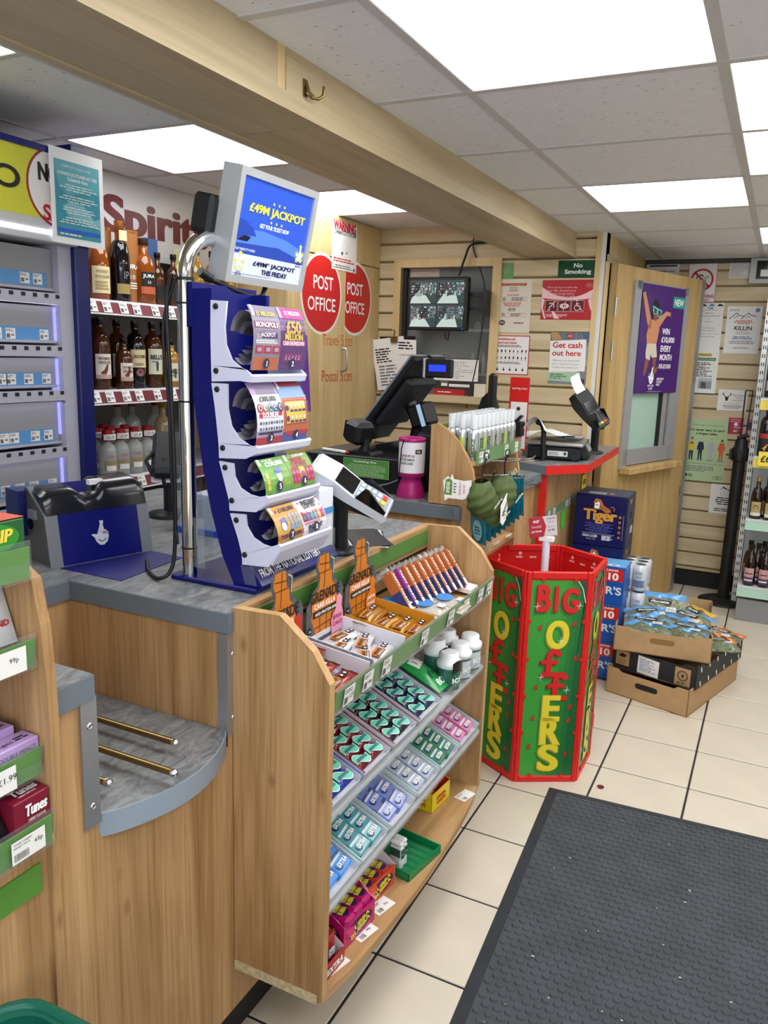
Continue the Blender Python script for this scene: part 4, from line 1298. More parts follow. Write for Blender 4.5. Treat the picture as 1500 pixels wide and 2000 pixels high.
AMBER = mat('#8a4510',.05,coat=.6,key='amber_spirit')
AMBERD = mat('#4a2408',.06,coat=.5,key='dark_amber_spirit')
GOLD = mat('#a97a25',.05,coat=.6,key='pale_gold_spirit')
BLK = mat('#0d0c0e',.05,coat=.6,key='black_glass')
CREAM = mat('#e3d3a4',.55,key='cream_label')
COP = mat('#b8743c',.3,.6,key='copper_foil')
TUBE = mat('#a86f3c',.4,.15,key='copper_card_tube')
def put(o,x,y,z,lbl,rot=-.35,group=None):
    o.location = (x,y,z); o.rotation_euler = (0,0,rot); o['label'] = lbl
    if group: o['group'] = group
    return o
G1,G2,G3 = 'spirit bottles on the top shelf','whisky bottles on the middle shelf','vodka bottles on the bottom shelf'
R0 = -.35                    # label faces the aisle and a little towards the door
def L(*a): return list(a)
def dm(p,z0,z1,hw):
    p.text('MONKEY',0,z1 - .02,.012,mat('#6a4a2a',.5),hw*1.2,k=3); p.text('SHOULDER',0,z1 - .04,.012,mat('#6a4a2a',.5),hw*1.4,k=3); p.lines(-hw*.7,z0 + .012,hw*.7,z0 + .05,3,mat('#b09a6a',.5),3)
pr = shoulder(.045,.275,.15,.017,.22)
put(bottle('whisky_bottle','x','bottle',G1,pr,AMBER,mat('#caa77a',.4),capz(pr),L((.03,.135,.044,CREAM,dm))),-2.53,2.460,1.69,'amber whisky bottle with cream label beneath the hanging notice',R0)
def di(p,z0,z1,hw): p.rect(-hw,z0,hw,z0 + .04,mat('#a58d55',.5),1); p.text('IP',hw*.3,z1 - .03,.03,mat('#8a8a90',.4),.022,k=3)
pr = shoulder(.041,.325,.17,.016,.25)
put(bottle('whisky_bottle','x','bottle',G1,pr,BLK,COP,.25,L((.035,.14,.03,BLK,di),(.245,.285,.017,CREAM,None))),-2.51,2.560,1.69,'tall black bottle with copper capsule and gold label band',R0)
def dj(p,z0,z1,hw): p.text('JURA',0,z1 - .018,.018,WINK,hw*1.6,bold=.03,k=3); p.text('10',0,z1 - .042,.012,WINK,k=3); p.rect(-hw,z0,hw,z0 + .03,mat('#c2603a',.5),2)
pr = shoulder(.047,.275,.13,.018,.21)
put(bottle('whisky_bottle','x','bottle',G1,pr,AMBER,mat('#3a2a26',.4),capz(pr),L((.045,.135,.034,INK,dj))),-2.51,2.700,1.69,'amber whisky bottle with black and orange label on the top shelf',R0)
def tube(name,lbl,x,y,r,h,txt):
    q = thing(name,lbl,'gift tube',(x,y,1.69),0,'copper gift tubes on the top shelf')
    b = B(q); b.lathe([(r,1.69),(r,1.69 + h - .012)],TUBE,(x,y,0),20); b.build('tube',q)
    b = B(q); b.lathe([(r + .001,1.69 + h - .012),(r + .001,1.69 + h)],COP,(x,y,0),20); b.build('lid',q)
    if txt:
        b = B(q); p = Pr(b,(x,y,1.69),(math.sin(.35),math.cos(.35),0),AZ,radius=r + .0008)
        p.text('JURA',.0,.15,.025,WINK,.075,bold=.03); p.text('10',.0,.11,.018,WINK); p.lines(-.03,.06,.03,.09,3,WINK,center=True); b.build('print',q)
tube('gift_tube','copper gift tube half behind the tall black bottle',-2.60,2.545,.045,.30,False)
tube('gift_tube','copper gift tube with white lettering between black and amber bottles',-2.555,2.65,.047,.30,True)
tube('gift_tube','plain copper gift tube behind the black and orange label bottle',-2.62,2.785,.044,.29,False)
pr = shoulder(.032,.23,.125,.012,.17)
small = bottle('whisky_bottle','x','bottle',G1,pr,AMBERD,BLK,capz(pr),L((.03,.09,.028,INK,None)))
put(small,-2.53,2.805,1.69,'small dark amber bottle with black cap right of the tubes',R0)
put(dup(small,(0,0,0)),-2.50,2.875,1.69,'small dark amber bottle beside the chrome pole',R0)
put(dup(small,(0,0,0)),-2.60,2.845,1.69,'small dark bottle behind the pair near the chrome pole',R0)
put(dup(small,(0,0,0)),-2.57,2.420,1.69,'dark bottle half hidden at the left end of the top shelf',R0)
tag(B(V(-2.62,2.92,1.69)).rbox(-2.66,-2.58,2.87,2.95,1.69,1.985,mat('#3d5f95',.5,key='blue_carton')).build('gift_carton',None,(-2.62,2.84,1.69)),'tall plain blue carton standing on the top spirits shelf','carton')
def dg(p,z0,z1,hw): p.text('GLEN',0,z1 - .025,.014,mat('#4a4436',.5),hw*1.2,k=3); p.lines(-hw*.7,z0 + .01,hw*.7,z0 + .03,2,GREY,3); p.rect(-.006,z0 + .038,.006,z0 + .05,GREY,3)
pr = shoulder(.042,.28,.14,.015,.22)
glen = bottle('whisky_bottle','x','bottle',G1,pr,GOLD,BLK,capz(pr),L((.03,.12,.04,CREAM,dg)))
put(glen,-2.52,3.055,1.69,'pale gold bottle with cream label behind the screen stem',R0)
put(dup(glen,(0,0,0)),-2.52,3.175,1.69,'pale gold bottle with cream label half hidden by the screen',R0)
put(dup(glen,(0,0,0)),-2.52,3.295,1.69,'pale gold bottle showing below the tilted screen',R0)
q = tag(B(V(-2.52,2.93,1.69)).rbox(-2.60,-2.54,2.99,3.07,1.69,1.96,CREAM).build('gift_carton',None,(-2.52,2.93,1.69)),'cream carton behind the pale gold bottles','carton')
def dr(p,w,h):
    p.rect(0,0,w,h,mat('#d8d2cc',.5),1); p.poly([(w*.3,h*.1),(w*.6,h*.2),(w*.55,h*.7),(w*.4,h*.9),(w*.3,h*.6)],mat('#8a3a2c',.5),2); p.poly([(w*.6,h*.1),(w*.8,h*.1),(w*.7,h*.5)],INK,2)
q = thing('gift_carton','white carton with brown horse picture below the tilted screen','carton',(-2.52,3.38,1.69))
b = B(q); b.rbox(-2.62,-2.54,3.30,3.46,1.69,1.9,CREAM); b.build('box',q)
panel('print',q,(-2.5392,3.305,1.70),(0,1,0),AZ,.15,.19,PAPER,dr)
# middle shelf
def df(p,z0,z1,hw):
    p.text('THE FAMOUS',0,z1 - .018,.011,mat('#6a2320',.5),hw*1.5,bold=.02,k=3); p.text('GROUSE',0,z1 - .034,.012,mat('#6a2320',.5),hw*1.35,bold=.02,k=3)
    p.poly([(-hw*.5,z0 + .024),(-hw*.1,z0 + .036),(hw*.1,z0 + .05),(hw*.25,z0 + .062),(hw*.35,z0 + .055),(hw*.3,z0 + .035),(hw*.1,z0 + .018),(-hw*.3,z0 + .018)],mat('#7b3a22',.5),3)
    p.rect(-hw,z0,hw,z0 + .016,mat('#caa79a',.5),2)
pr = shoulder(.041,.29,.165,.015,.235)
gr = bottle('whisky_bottle','x','bottle',G2,pr,AMBERD,BLK,capz(pr),L((.045,.145,.038,mat('#ece6da',.5),df)))
put(gr,-2.52,2.445,1.335,'whisky bottle with white game-bird label, second from the left on the middle shelf',R0)
put(dup(gr,(0,0,0)),-2.54,2.355,1.335,'whisky bottle cut off by the blue end panel on the middle shelf',R0)
put(dup(gr,(0,0,0)),-2.64,2.430,1.335,'whisky bottle behind the first game-bird bottle',R0)
put(dup(gr,(0,0,0)),-2.64,2.540,1.335,'whisky bottle in the rear row behind the smaller game-bird bottle',R0)
put(dup(gr,(0,0,0)),-2.64,2.660,1.335,'whisky bottle in the rear row behind the square bottle',R0)
prs = shoulder(.036,.21,.115,.014,.165)
def df2(p,z0,z1,hw): df(p,z0,z1,hw)
put(bottle('whisky_bottle','x','bottle',G2,prs,AMBERD,BLK,capz(prs),L((.035,.11,.03,mat('#ece6da',.5),df2))),-2.49,2.545,1.335,'smaller whisky bottle with white game-bird label',R0)
def dja(p,z0,z1,hw): p.text("JACOB'S",0,z1 - .03,.018,INK,hw*1.5,bold=.02,k=3); p.disc(0,z0 - .02,.018,mat('#8a5a5a',.4),3,16); p.lines(-hw*.6,z0 + .008,hw*.6,z0 + .02,2,GREY,3)
pr = shoulder(.042,.285,.165,.015,.235)
put(bottle('wine_bottle','x','bottle',G2,pr,BLK,BLK,capz(pr),L((.09,.165,.04,CREAM,dja))),-2.52,2.645,1.335,'dark wine bottle with cream label and round seal on middle shelf',R0)
def dbe(p,z0,z1,hw): p.text("BELL'S",0,z1 - .035,.02,INK,hw*1.5,bold=.03,k=3); p.lines(-hw*.6,z1 - .06,hw*.6,z1 - .05,1,GREY,3); p.poly([(-.004,z0 + .015),(.004,z0 + .015),(.006,z0 + .05),(0,z0 + .058),(-.006,z0 + .05)],mat('#4a4a3a',.5),3)
put(bottle('whisky_bottle','x','bottle',G2,pr,AMBERD,BLK,capz(pr),L((.06,.17,.038,mat('#dcdcc0',.5),dbe))),-2.52,2.750,1.335,'tall whisky bottle with pale arched label on middle shelf',R0)
put(bottle('whisky_bottle','x','bottle',G2,prs,GOLD,BLK,capz(prs),L((.03,.11,.03,mat('#e2dcc4',.5),dbe))),-2.48,2.825,1.335,'small gold whisky bottle with pale label beside the chrome pole',R0)
put(dup(gr,(0,0,0)),-2.56,2.870,1.335,'dark whisky bottle behind the small gold one',R0)
# bottom shelf
CLR = mat('#c9cfca',.06,alpha=.55,coat=.5,key='clear_glass_spirit')
CLRT = mat('#b39a72',.08,alpha=.75,coat=.4,key='clear_glass_tan')
REDC = mat('#a3161c',.4,key='red_cap')
def dv(p,z0,z1,hw): p.rect(-hw*.7,z0,hw*.7,z0 + .022,PAPER,2); p.text('VODKA',0,z0 + .06,.012,RINK,hw,k=3)
def flask(h): return [(.03,0),(.036,.006),(.036,h*.55),(.03,h*.66),(.015,h*.72),(.014,h*.76),(.021,h*.765),(.021,h)]
pv = flask(.20)
vod = bottle('vodka_bottle','x','bottle',G3,pv,CLR,REDC,pv[-2][1],L((.03,.07,.03,CLRT,dv),(pv[-2][1] + .006,pv[-2][1] + .03,.03,WINK,lambda p,z0,z1,hw: p.text('£5.29',0,(z0 + z1)/2,.012,INK,.03,k=3))),rlab=.036)
for o in vod.children:
    pass
pts = [(-2.50,2.395,'front left flask'),(-2.50,2.47,'front middle flask'),(-2.50,2.55,'front right flask'),(-2.60,2.33,'rear row, far left'),(-2.60,2.42,'rear row, second'),(-2.60,2.51,'rear row, third'),(-2.60,2.60,'rear row, fourth'),(-2.50,2.63,'front row beside the card terminal'),(-2.68,2.55,'third row back')]
for i,(x,y,s) in enumerate(pts):
    put(vod if i == 0 else dup(vod,(0,0,0)),x,y + .05,.97,'clear vodka flask with red cap on the bottom shelf, %s' % s,R0)
tb = shoulder(.042,.30,.15,.015,.23)
rb = bottle('rum_bottle','x','bottle',G3,tb,CLRT,mat('#b8964a',.3,.5),capz(tb),L((.03,.12,.036,mat('#a07a4a',.5),None)))
put(rb,-2.56,2.850,.97,'tall clear bottle with gold neck behind the chrome pole',R0)
rr = bottle('vodka_bottle','x','bottle',G3,tb,CLR,REDC,capz(tb),L((.04,.10,.036,mat('#8a1a1c',.5),None)))
for i,(x,y,s) in enumerate(((-2.70,2.66,'left'),(-2.70,2.75,'middle'),(-2.66,2.86,'right'))):
    put(rr if i == 0 else dup(rr,(0,0,0)),x,y + .05,.97,'tall vodka bottle with red cap in the back row, %s one' % s,R0)
tag(B(V(-2.7,2.6,.97)).rbox(-2.80,-2.66,2.60,2.78,.97,1.13,mat('#4a1216',.5)).build('bottle_carton',None,(-2.7,2.6,.97)),'dark red carton behind the vodka bottles','carton')
# ------------------------------------------------------------------ serving counter with its bagging recess
XF = -0.905
ct = thing('serving_counter','oak laminate serving counter with curved low bagging shelf and black kickboard','counter',(-1.0,1.2,0))
b = B(ct)
b.prism([(.752,.12),(2.15,.12),(2.15,.98),(1.172,.98),(1.172,.74),(.835,.74),(.835,.98),(.752,.98)],'X',XF - .018,XF,OAK)
b.build('front_panel',ct)
b = B(ct); b.box(-1.325,XF - .001,1.172,1.19,.74,.98,OAK); b.build('recess_side',ct)
b = B(ct); b.box(-1.343,-1.325,.77,1.19,.60,.98,OAK); b.build('recess_back',ct)
b = B(ct); b.box(-1.325,XF - .018,.815,.833,.74,.98,OAK); b.build('recess_side',ct)
b = B(ct); b.box(-2.0,XF - .018,2.13,2.148,.1,.98,OAK); b.build('end_panel',ct)
b = B(ct); b.box(XF - .055,XF - .037,.30,2.15,0,.12,mat('#17181b',.5,key='kick_black')); b.build('kickboard',ct)
arc = []
for i in range(17):
    a = i/16
    y = .836 + (1.170 - .836)*a
    arc.append((XF - .005 + .055*math.sin(PI*a) ** .8,y))
b = B(ct); b.prism([(-1.325,.836)] + arc + [(-1.325,1.170)],'Z',.74,.775,STONE); b.build('bag_shelf',ct)
b = B(ct)
o2 = [(x + .003,y) for x,y in arc]
b.prism(arc + o2[::-1],'Z',.735,.7765,EDGE_L); b.build('shelf_edging',ct)
for y0,y1,z0,z1 in ((.806,.836,.765,.982),(1.169,1.199,.765,.978)):
    b = B(ct)
    b.box(XF - .001,XF + .004,y0,y1,z0,z1,ALU)
    yy = y1 if y0 < 1 else y0
    b.box(XF - .02,XF + .004,min(yy,yy + (.002 if y0 < 1 else -.002)),max(yy,yy + (.002 if y0 < 1 else -.002)),z0,z1,ALU)
    st = b.build('corner_strip',ct)
    for z in (z0 + .035,z1 - .045):
        b = B(ct); b.T = MT((XF + .004,(y0 + y1)/2 + .002,z)) @ MR(PI/2,4,'Y')
        b.lathe([(.006,0),(.0055,.0015),(.003,.002),(.0028,.0008)],CHROME,seg=10); b.build('screw',st)
for y,xe in ((1.047,-.922),(.963,-.852),(.885,-.925)):
    b = B(ct); b.tube([(-1.325,y,.80),(xe - .012,y,.80)],.0065,BRASS,10); rod = b.build('bag_rod',ct)
    b = B(ct); b.tube([(xe - .012,y,.80),(xe - .003,y,.80),(xe,y,.80)],[.0075,.0072,.003],CHROME,10); b.build('rod_cap',rod)

def worktop(name,label,poly,z0,z1,edges,em=EDGE):
    t = thing(name,label,'worktop',(sum(p[0] for p in poly)/len(poly),sum(p[1] for p in poly)/len(poly),z0))
    b = B(t); b.prism(poly,'Z',z0,z1,STONE); b.build('laminate_top',t)
    for p,q,m in edges:
        b = B(t)
        d = Vector((q[0] - p[0],q[1] - p[1])).normalized()
        n = Vector((d.y,-d.x))*.003
        b.prism([p,(p[0] + n.x,p[1] + n.y),(q[0] + n.x,q[1] + n.y),q],'Z',z0 - .001,z1 - .0008,m)
        b.build('edging',t)
    return t
WT = [(-1.95,.754),(-.902,.754),(-.902,.834),(-1.322,.834),(-1.322,1.170),(-.902,1.170),(-.902,2.150),(-1.95,2.150)]
worktop('worktop','grey mottled counter worktop with blue-grey edging carrying the lottery stand',WT,.98,1.02,
        [((-.902,.754),(-.902,.834),EDGE),((-1.322,.834),(-1.322,1.170),EDGE),((-1.322,1.170),(-.902,1.170),EDGE),((-.902,1.17),(-.902,2.15),EDGE)])

# ------------------------------------------------------------------ remedies shelf unit cut by the left edge
t = thing('remedy_shelf','oak shelf unit with green ticket strips at the left edge of the photo','shelf unit',(-1.0,.5,.1))
UX = -.888
b = B(t)
side = [(-1.20,.12),(-.905,.12),(-.90,.70),(-.888,.82),(-.884,.95),(-.886,1.05),(-.892,1.13),(-.905,1.195),(-.93,1.21),(-1.20,1.21)]
b.prism([(x,z) for x,z in side],'Y',.735,.752,OAK); b.build('side_panel',t)
b = B(t); b.box(-1.20,-1.185,.05,.735,.12,1.21,OAK_Y); b.build('back_panel',t)
b = B(t); b.box(-.92,-.907,.05,.735,.12,.795,OAK); b.build('front_panel',t)
b = B(t); b.box(-.907,-.9035,.1,.722,.715,.762,GREEN); b.build('ticket_strip',t)
ULV = [(1.20,1.245,-.899),(1.072,1.112,-.899),(.905,.948,-.899),(.80,.845,-.884)]
for i,(z0,z1,x) in enumerate(ULV):
    b = B(t); b.prism([(-1.185,z0 + .03),(x - .004,z0),(x - .004,z0 + .008),(-1.185,z0 + .04)],'Y',.05,.735,OAK_Y); sh = b.build('shelf',t)
    tl = .012
    b = B(t); b.prism([(x - .003,z0),(x,z0),(x - tl + .003 + .012,z1),(x - tl + .012,z1)],'Y',.05,.728,GREEN); sp = b.build('ticket_strip',sh)
    b = B(t); b.prism([(x - .005,z0 - .003),(x + .0035,z0 - .003),(x + .0035,z1 + .009),(x + .0015,z1 + .009),(x + .0015,z0),(x - .005,z0)],'Y',.05,.73,ACRYL); b.build('clear_lip',sh)
def tk(y,z,w,h,price,lines,x,tint=PAPER):
    b = B(t); p = Pr(b,(x + .004,0,0),(0,1,0),(0,0,1))
    p.rect(y,z,y + w,z + h,tint,1)
    for i,s in enumerate(lines): p.text(s,y + w*.06,z + h*(.86 - .15*i),h*.09,INK,None,align='l',k=2,res=1)
    p.barcode(y + w*.06,z + h*.1,y + w*.5,z + h*.42,INK,20); p.text(price,y + w*.8,z + h*.55,h*.26,INK,None,k=2)
    b.build('price_ticket',t)
tk(.61,1.073,.10,.036,'99p',['Friend Original Ex Strong'],-.897)
tk(.655,.805,.056,.034,'65p',['TUNES CHERRY','HANDY PACK'],-.882)
tk(.61,.907,.072,.036,'£1.99',[],-.897)
# goods on it
def cat_(o,label,cat,g=None): return tag(o,label,cat,g)
q = thing('remedy_box','red and green cold remedy carton on the top shelf at left','medicine box',(-.97,.6,1.23))
b = B(q); b.rbox(-1.05,-.905,.50,.730,1.215,1.285,mat('#1f5a2a',.35,key='remedy_green'),.002); b.build('carton',q)
b = B(q); p = Pr(b,(-1.05,.50,1.2855),(0,1,0),(-1,0,0)); p.rect(0,-.145,.23,0,mat('#b8402c',.35),1); p.disc(.19,-.06,.045,mat('#d8743c',.35),2,20,.03); p.disc(.19,-.06,.022,mat('#c9963c',.35),3,12,.012); p.rect(0,-.145,.23,-.10,mat('#d0563a',.35),2)
p = Pr(b,(-.9045,.50,1.215),(0,1,0),AZ); p.disc(.165,.047,.055,mat('#2f8a2a',.35),1,24,.022); p.text('LEMSIP',.172,.05,.018,mat('#e8d24a',.35),.075,bold=.04,shear=.2); b.build('print',q)
def dfish(p,w,h):
    p.pline([(w*.25,h*.52),(w*.75,h*.58)],.003,RINK); p.poly([(w*.2,h*.5),(w*.8,h*.52),(w*.72,h*.42),(w*.28,h*.42)],mat('#a8362c',.5),1); p.poly([(w*.2,h*.5),(w*.8,h*.52),(w*.8,h*.56),(w*.2,h*.53)],INK,2)
    p.line(w*.42,h*.5,w*.44,h*.8,.0015,INK); p.line(w*.6,h*.52,w*.6,h*.76,.0015,INK); p.pline([(w*.22,h*.54),(w*.43,h*.8),(w*.6,h*.74),(w*.8,h*.56)],.0008,INK)
    p.text("FISHERMAN'S FRIEND",w*.5,h*.3,h*.09,RINK,w*.9,bold=.03); p.text('ORIGINAL',w*.5,h*.14,h*.07,INK,w*.4)
    p.ring(w*.8,h*.82,w*.08,.001,GREY,1,16)
def pouch(name,lbl,o,u,v,w,h,m,draw,cat,group=None,bulge=.012,parent_rot=None):
    """a puffed paper or film packet with flat crimped ends"""
    u,v = Vector(u).normalized(),Vector(v).normalized(); n = u.cross(v)
    o = Vector(o); q = thing(name,lbl,cat,o,0,group)
    b = B(q)
    def f(s):
        def g(a,c):
            e = max(0.0,math.sin(PI*a)) ** .5*max(0.0,math.sin(PI*min(1,max(0,(c - .07)/.86)))) ** .5
            return o + u*(w*a) + v*(h*c) + n*(s*bulge*e + .0004*s + .0015*math.sin(a*17 + c*23)*e)
        return g
    b.grid(f(1),10,8,m); b.grid(lambda a,c: f(-1)(1 - a,c),10,8,m)
    b.build('packet',q)
    if draw:
        b = B(q); draw(Pr(b,o + n*(bulge*1.02),u,v,lift=.0003),w,h)
        # drape the print over the bulge
        for i,pt in enumerate(b.v):
            P = pt + b.o - o
            a,c = P.dot(u)/w,P.dot(v)/h
            e = max(0.0,math.sin(PI*min(1,max(0,a)))) ** .5*max(0.0,math.sin(PI*min(1,max(0,(c - .07)/.86)))) ** .5
            b.v[i] = pt - n*(bulge*1.02) + n*(bulge*e + .0012)
        b.build('print',q)
    return q
WSACH = mat('#d8dde4',.45,key='white_sachet')
pouch('lozenge_packet','white lozenge sachet with red fishing boat and lettering at left',(-.945,.577,1.095),(.06,1,.03),(-.35,0,1),.155,.105,WSACH,dfish,'sweets packet','white lozenge sachets')
pouch('lozenge_packet','white lozenge sachet leaning behind the front one',(-.99,.50,1.12),(.1,1,.02),(-.4,0,1),.15,.105,WSACH,None,'sweets packet','white lozenge sachets')
LIL = mat('#b79ad0',.4,key='lilac_card')
def lozenge(i):
    z,x = .94 + .012*i,-.905 - .035*i
    q = thing('lozenge_box','lilac lozenge carton, %s from the front of its row' % ['first','second','third','fourth','fifth'][i],'sweets box',(x,.6,z),0,'lilac lozenge cartons')
    b = B(q); b.rbox(x - .034,x,.50,.732 - .012*i,z - .018,z + .022,LIL,.0015); b.build('carton',q)
    b = B(q); p = Pr(b,(x - .034,.50,z + .0225),(0,1,0),(1,0,0)); 
    p.v = Vector((-1,0,0)); p.o = Vector((x,.50,z + .0225)); p.n = p.u.cross(p.v)
    p.text('Lozenges',.172 - .012*i,.012,.011,INK,.052); p.text('DOUBLE IMPACT',.16 - .012*i,.026,.004,INK,.04,res=1); p.lines(.203 - .012*i,.010,.226 - .012*i,.022,2,INK)
    if i == 0:
        p = Pr(b,(x + .0005,.50,z - .018),(0,1,0),AZ); p.text('DOUBLE IMPACT',.195,.028,.007,INK,.06); p.rect(.0,.004,.16,.022,RINK,1)
    b.build('print',q)
for i in range(5): lozenge(i)
TUN = mat('#7c1830',.3,key='maroon_carton')
def tunes(i,x,y0,y1,z0,z1):
    q = thing('sweets_box','maroon cherry sweets box, %s' % ['front one of the row','middle one of the row','back one of the row'][i],'sweets box',(x,y0,z0),0,'maroon sweets boxes')
    b = B(q); b.rbox(x - .04,x,y0,y1,z0,z1,TUN,.0015); b.build('carton',q)
    b = B(q); p = Pr(b,(x,y0,z1 + .0005),(0,1,0),(-1,0,0)); w = y1 - y0
    p.text('Tunes',w*.55,.022,.016,WINK,w*.7,bold=.05,shear=.15); p.text('CHERRY MENTHOL',w*.5,.009,.004,WINK,w*.5,res=1)
    if i == 0:
        p = Pr(b,(x + .0005,y0,z0),(0,1,0),AZ); p.text('Tunes',w*.6,.042,.018,WINK,w*.62,bold=.05,shear=.15); p.text('CHERRY FLAVOUR',w*.6,.026,.005,WINK,w*.5,res=1)
    b.build('print',q)
tunes(0,-.890,.672,.732,.825,.885); tunes(1,-.931,.65,.71,.832,.892); tunes(2,-.972,.625,.685,.838,.898)
pouch('sweets_packet','black and white foil sweets packet beside the maroon boxes',(-.9,.575,.84),(0,1,0),(-.6,0,.8),.095,.05,mat('#1b1c22',.25),lambda p,w,h: p.rect(w*.3,h*.3,w*.8,h*.6,PAPER,1),'sweets packet')

# ------------------------------------------------------------------ green shopping basket near the camera
t = thing('shopping_basket','dark green plastic shopping basket cut by the bottom edge','basket',(-.66,.40,0))
GB = mat('#0e5a48',.35,key='basket_green')
def rr(x0,x1,y0,y1,r,n=5):
    pts = []
    for cx,cy,a in ((x1 - r,y1 - r,0),(x0 + r,y1 - r,PI/2),(x0 + r,y0 + r,PI),(x1 - r,y0 + r,1.5*PI)):
        for i in range(n + 1): pts.append((cx + r*math.cos(a + i*PI/2/n),cy + r*math.sin(a + i*PI/2/n)))
    return pts
b = B(t)
o_,i_ = rr(-.878,-.46,.10,.655,.06),rr(-.865,-.475,.115,.64,.05)
lo_,li_ = rr(-.85,-.51,.15,.60,.05),rr(-.84,-.52,.16,.59,.045)
n = len(o_)
vs = [(x,y,.60) for x,y in o_] + [(x,y,.60) for x,y in i_] + [(x,y,.585) for x,y in o_] + [(x,y,.0) for x,y in lo_] + [(x,y,.01) for x,y in li_]
fs = []
for k in range(n):
    j = (k + 1) % n
    fs += [(k,j,n + j,n + k),(2*n + k,2*n + j,j,k),(n + k,n + j,4*n + j,4*n + k)]
    fs += [(3*n + k,3*n + j,2*n + j,2*n + k)]
b.add(vs,fs + [tuple(range(4*n,5*n))],GB); b.build('basket_body',t)
b = B(t); b.tube([(x + (.006 if x > -.68 else -.006),y,.598) for x,y in o_],.009,GB,8,close=True); b.build('rim',t)
# ------------------------------------------------------------------ confectionery stand fixed to the counter front
t = thing('sweet_stand','oak confectionery stand with sloping gum shelves and green ticket strip','display stand',(-.8,1.65,.22))
sp = [(-.903,.222),(-.70,.222),(-.687,.235),(-.682,.915),(-.72,.972),(-.793,1.03),(-.903,1.026)]
CHIP = mat('#cbbd97',.9,noise=.25,nscale=120,key='raw_chipboard')
SY0,SY1 = 1.186,2.12
for y0,y1 in ((SY0,SY0 + .018),(SY1 - .018,SY1)):
    b = B(t); b.prism(sp,'Y',y0,y1,OAK); b.build('side_panel',t).data.materials[0] = OAK
    b = B(t); o3 = [(x + (.0012 if x > -.8 else 0),z + (.0012 if z > .9 else 0)) for x,z in sp[1:]]
    for p_,q_ in zip(sp[2:6],sp[3:7]):
        b.prism([p_,(p_[0] + .001,p_[1] + .001),(q_[0] + .001,q_[1] + .001),q_],'Y',y0 - .0006,y1 + .0006,OAK_EDGE)
    b.build('edge_band',t)
    b = B(t); b.box(-.9035,-.699,y0 - .0006,y1 + .0006,.2205,.2425 if y0 < 1.5 else .235,CHIP); b.build('bare_chipboard_edge',t)
IN0,IN1 = SY0 + .018,SY1 - .018
b = B(t); b.box(-.903,-.887,IN0,IN1,.24,1.024,OAK_Y); b.build('back_board',t)
b = B(t); b.box(-.905,-.885,IN0,IN1,1.02,1.026,OAK_Y); b.build('top_trim',t)
b = B(t); b.box(-.887,-.884,IN0,IN1,.972,1.012,mat('#4f7a38',.4,key='back_strip_green')); b.build('ticket_strip',t)
b = B(t)
for z in (.952,.895): b.box(-.887,-.8855,IN0,IN1,z,z + .008,BLACK)
b.build('slot',t)
b = B(t); b.prism([(-.887,.86),(-.69,.842),(-.69,.85),(-.887,.868)],'Y',IN0,IN1,OAK_Y); top_sh = b.build('shelf',t)
b = B(t); b.prism([(-.689,.848),(-.6865,.848),(-.680,.893),(-.6825,.893)],'Y',IN0 + .004,IN1 + .012,GREEN); gs = b.build('ticket_strip',t)
b = B(t); b.prism([(-.686,.845),(-.683,.843),(-.676,.90),(-.678,.90)],'Y',IN0 + .004,IN1 + .014,ACRYL); b.prism([(-.69,.843),(-.682,.843),(-.682,.8465),(-.69,.8465)],'Y',IN0 + .004,IN1 + .014,ACRYL2); b.prism([(-.681,.893),(-.676,.893),(-.6755,.901),(-.6785,.901)],'Y',IN0 + .004,IN1 + .014,ACRYL2); b.build('clear_lip',t)
b = B(t); p = Pr(b,(-.6845,0,.848),(0,1,0),(.0065,0,.045),lift=.0007)
rgk = random.Random(2)
for k,y in enumerate((1.235,1.315,1.40,1.60,1.765,1.87,1.985,2.055)):
    ob = B(t); pp = Pr(ob,(-.6835,0,.848),(0,1,0),(.0065,0,.045),lift=.0007)
    ticket(pp,y,.003,.042,.04,'£2.49' if k in (0,2,3) else '',seed=k)
    ob.build('price_ticket',t)
def gum_shelf(zf,zb):
    b = B(t); b.prism([(-.887,zb - .02),(-.69,zf - .02),(-.69,zf - .012),(-.887,zb - .012)],'Y',IN0,IN1,mat('#c8ccd0',.3,key='grey_acrylic')); s = b.build('shelf',t)
    b = B(t); b.prism([(-.692,zf - .024),(-.688,zf - .024),(-.680,zf + .028),(-.6835,zf + .028)],'Y',IN0 + .002,IN1,ACRYL2); b.build('clear_lip',s)
    return s
gum_shelf(.640,.728); gum_shelf(.435,.523)
bs = [(-.887,IN0),(-.69,SY0 + .004)]
for i in range(13):
    a = i/12
    bs.append((-.69 + .036*math.sin(PI*a) ** .7,SY0 + .004 + (SY1 - SY0 - .008)*a))
bs += [(-.887,IN1)]
b = B(t); b.prism(bs,'Z',.222,.24,OAK_Y); b.build('bottom_shelf',t)
for y,x,p_ in ((1.245,-.70,''),(1.36,-.69,'50p'),(1.455,-.693,'50p'),(2.0,-.69,'')):
    b = B(t); p = Pr(b,(x,y,.2402),(.25,1,0),(-1,.25,0)); 
    p.rect(0,0,.06,.038,PAPER,1); p.barcode(.008,.004,.025,.016,INK,8); p.lines(.006,.026,.04,.034,2,GREY)
    if p_: p.text(p_,.042,.016,.008,INK)
    b.build('price_ticket',t)

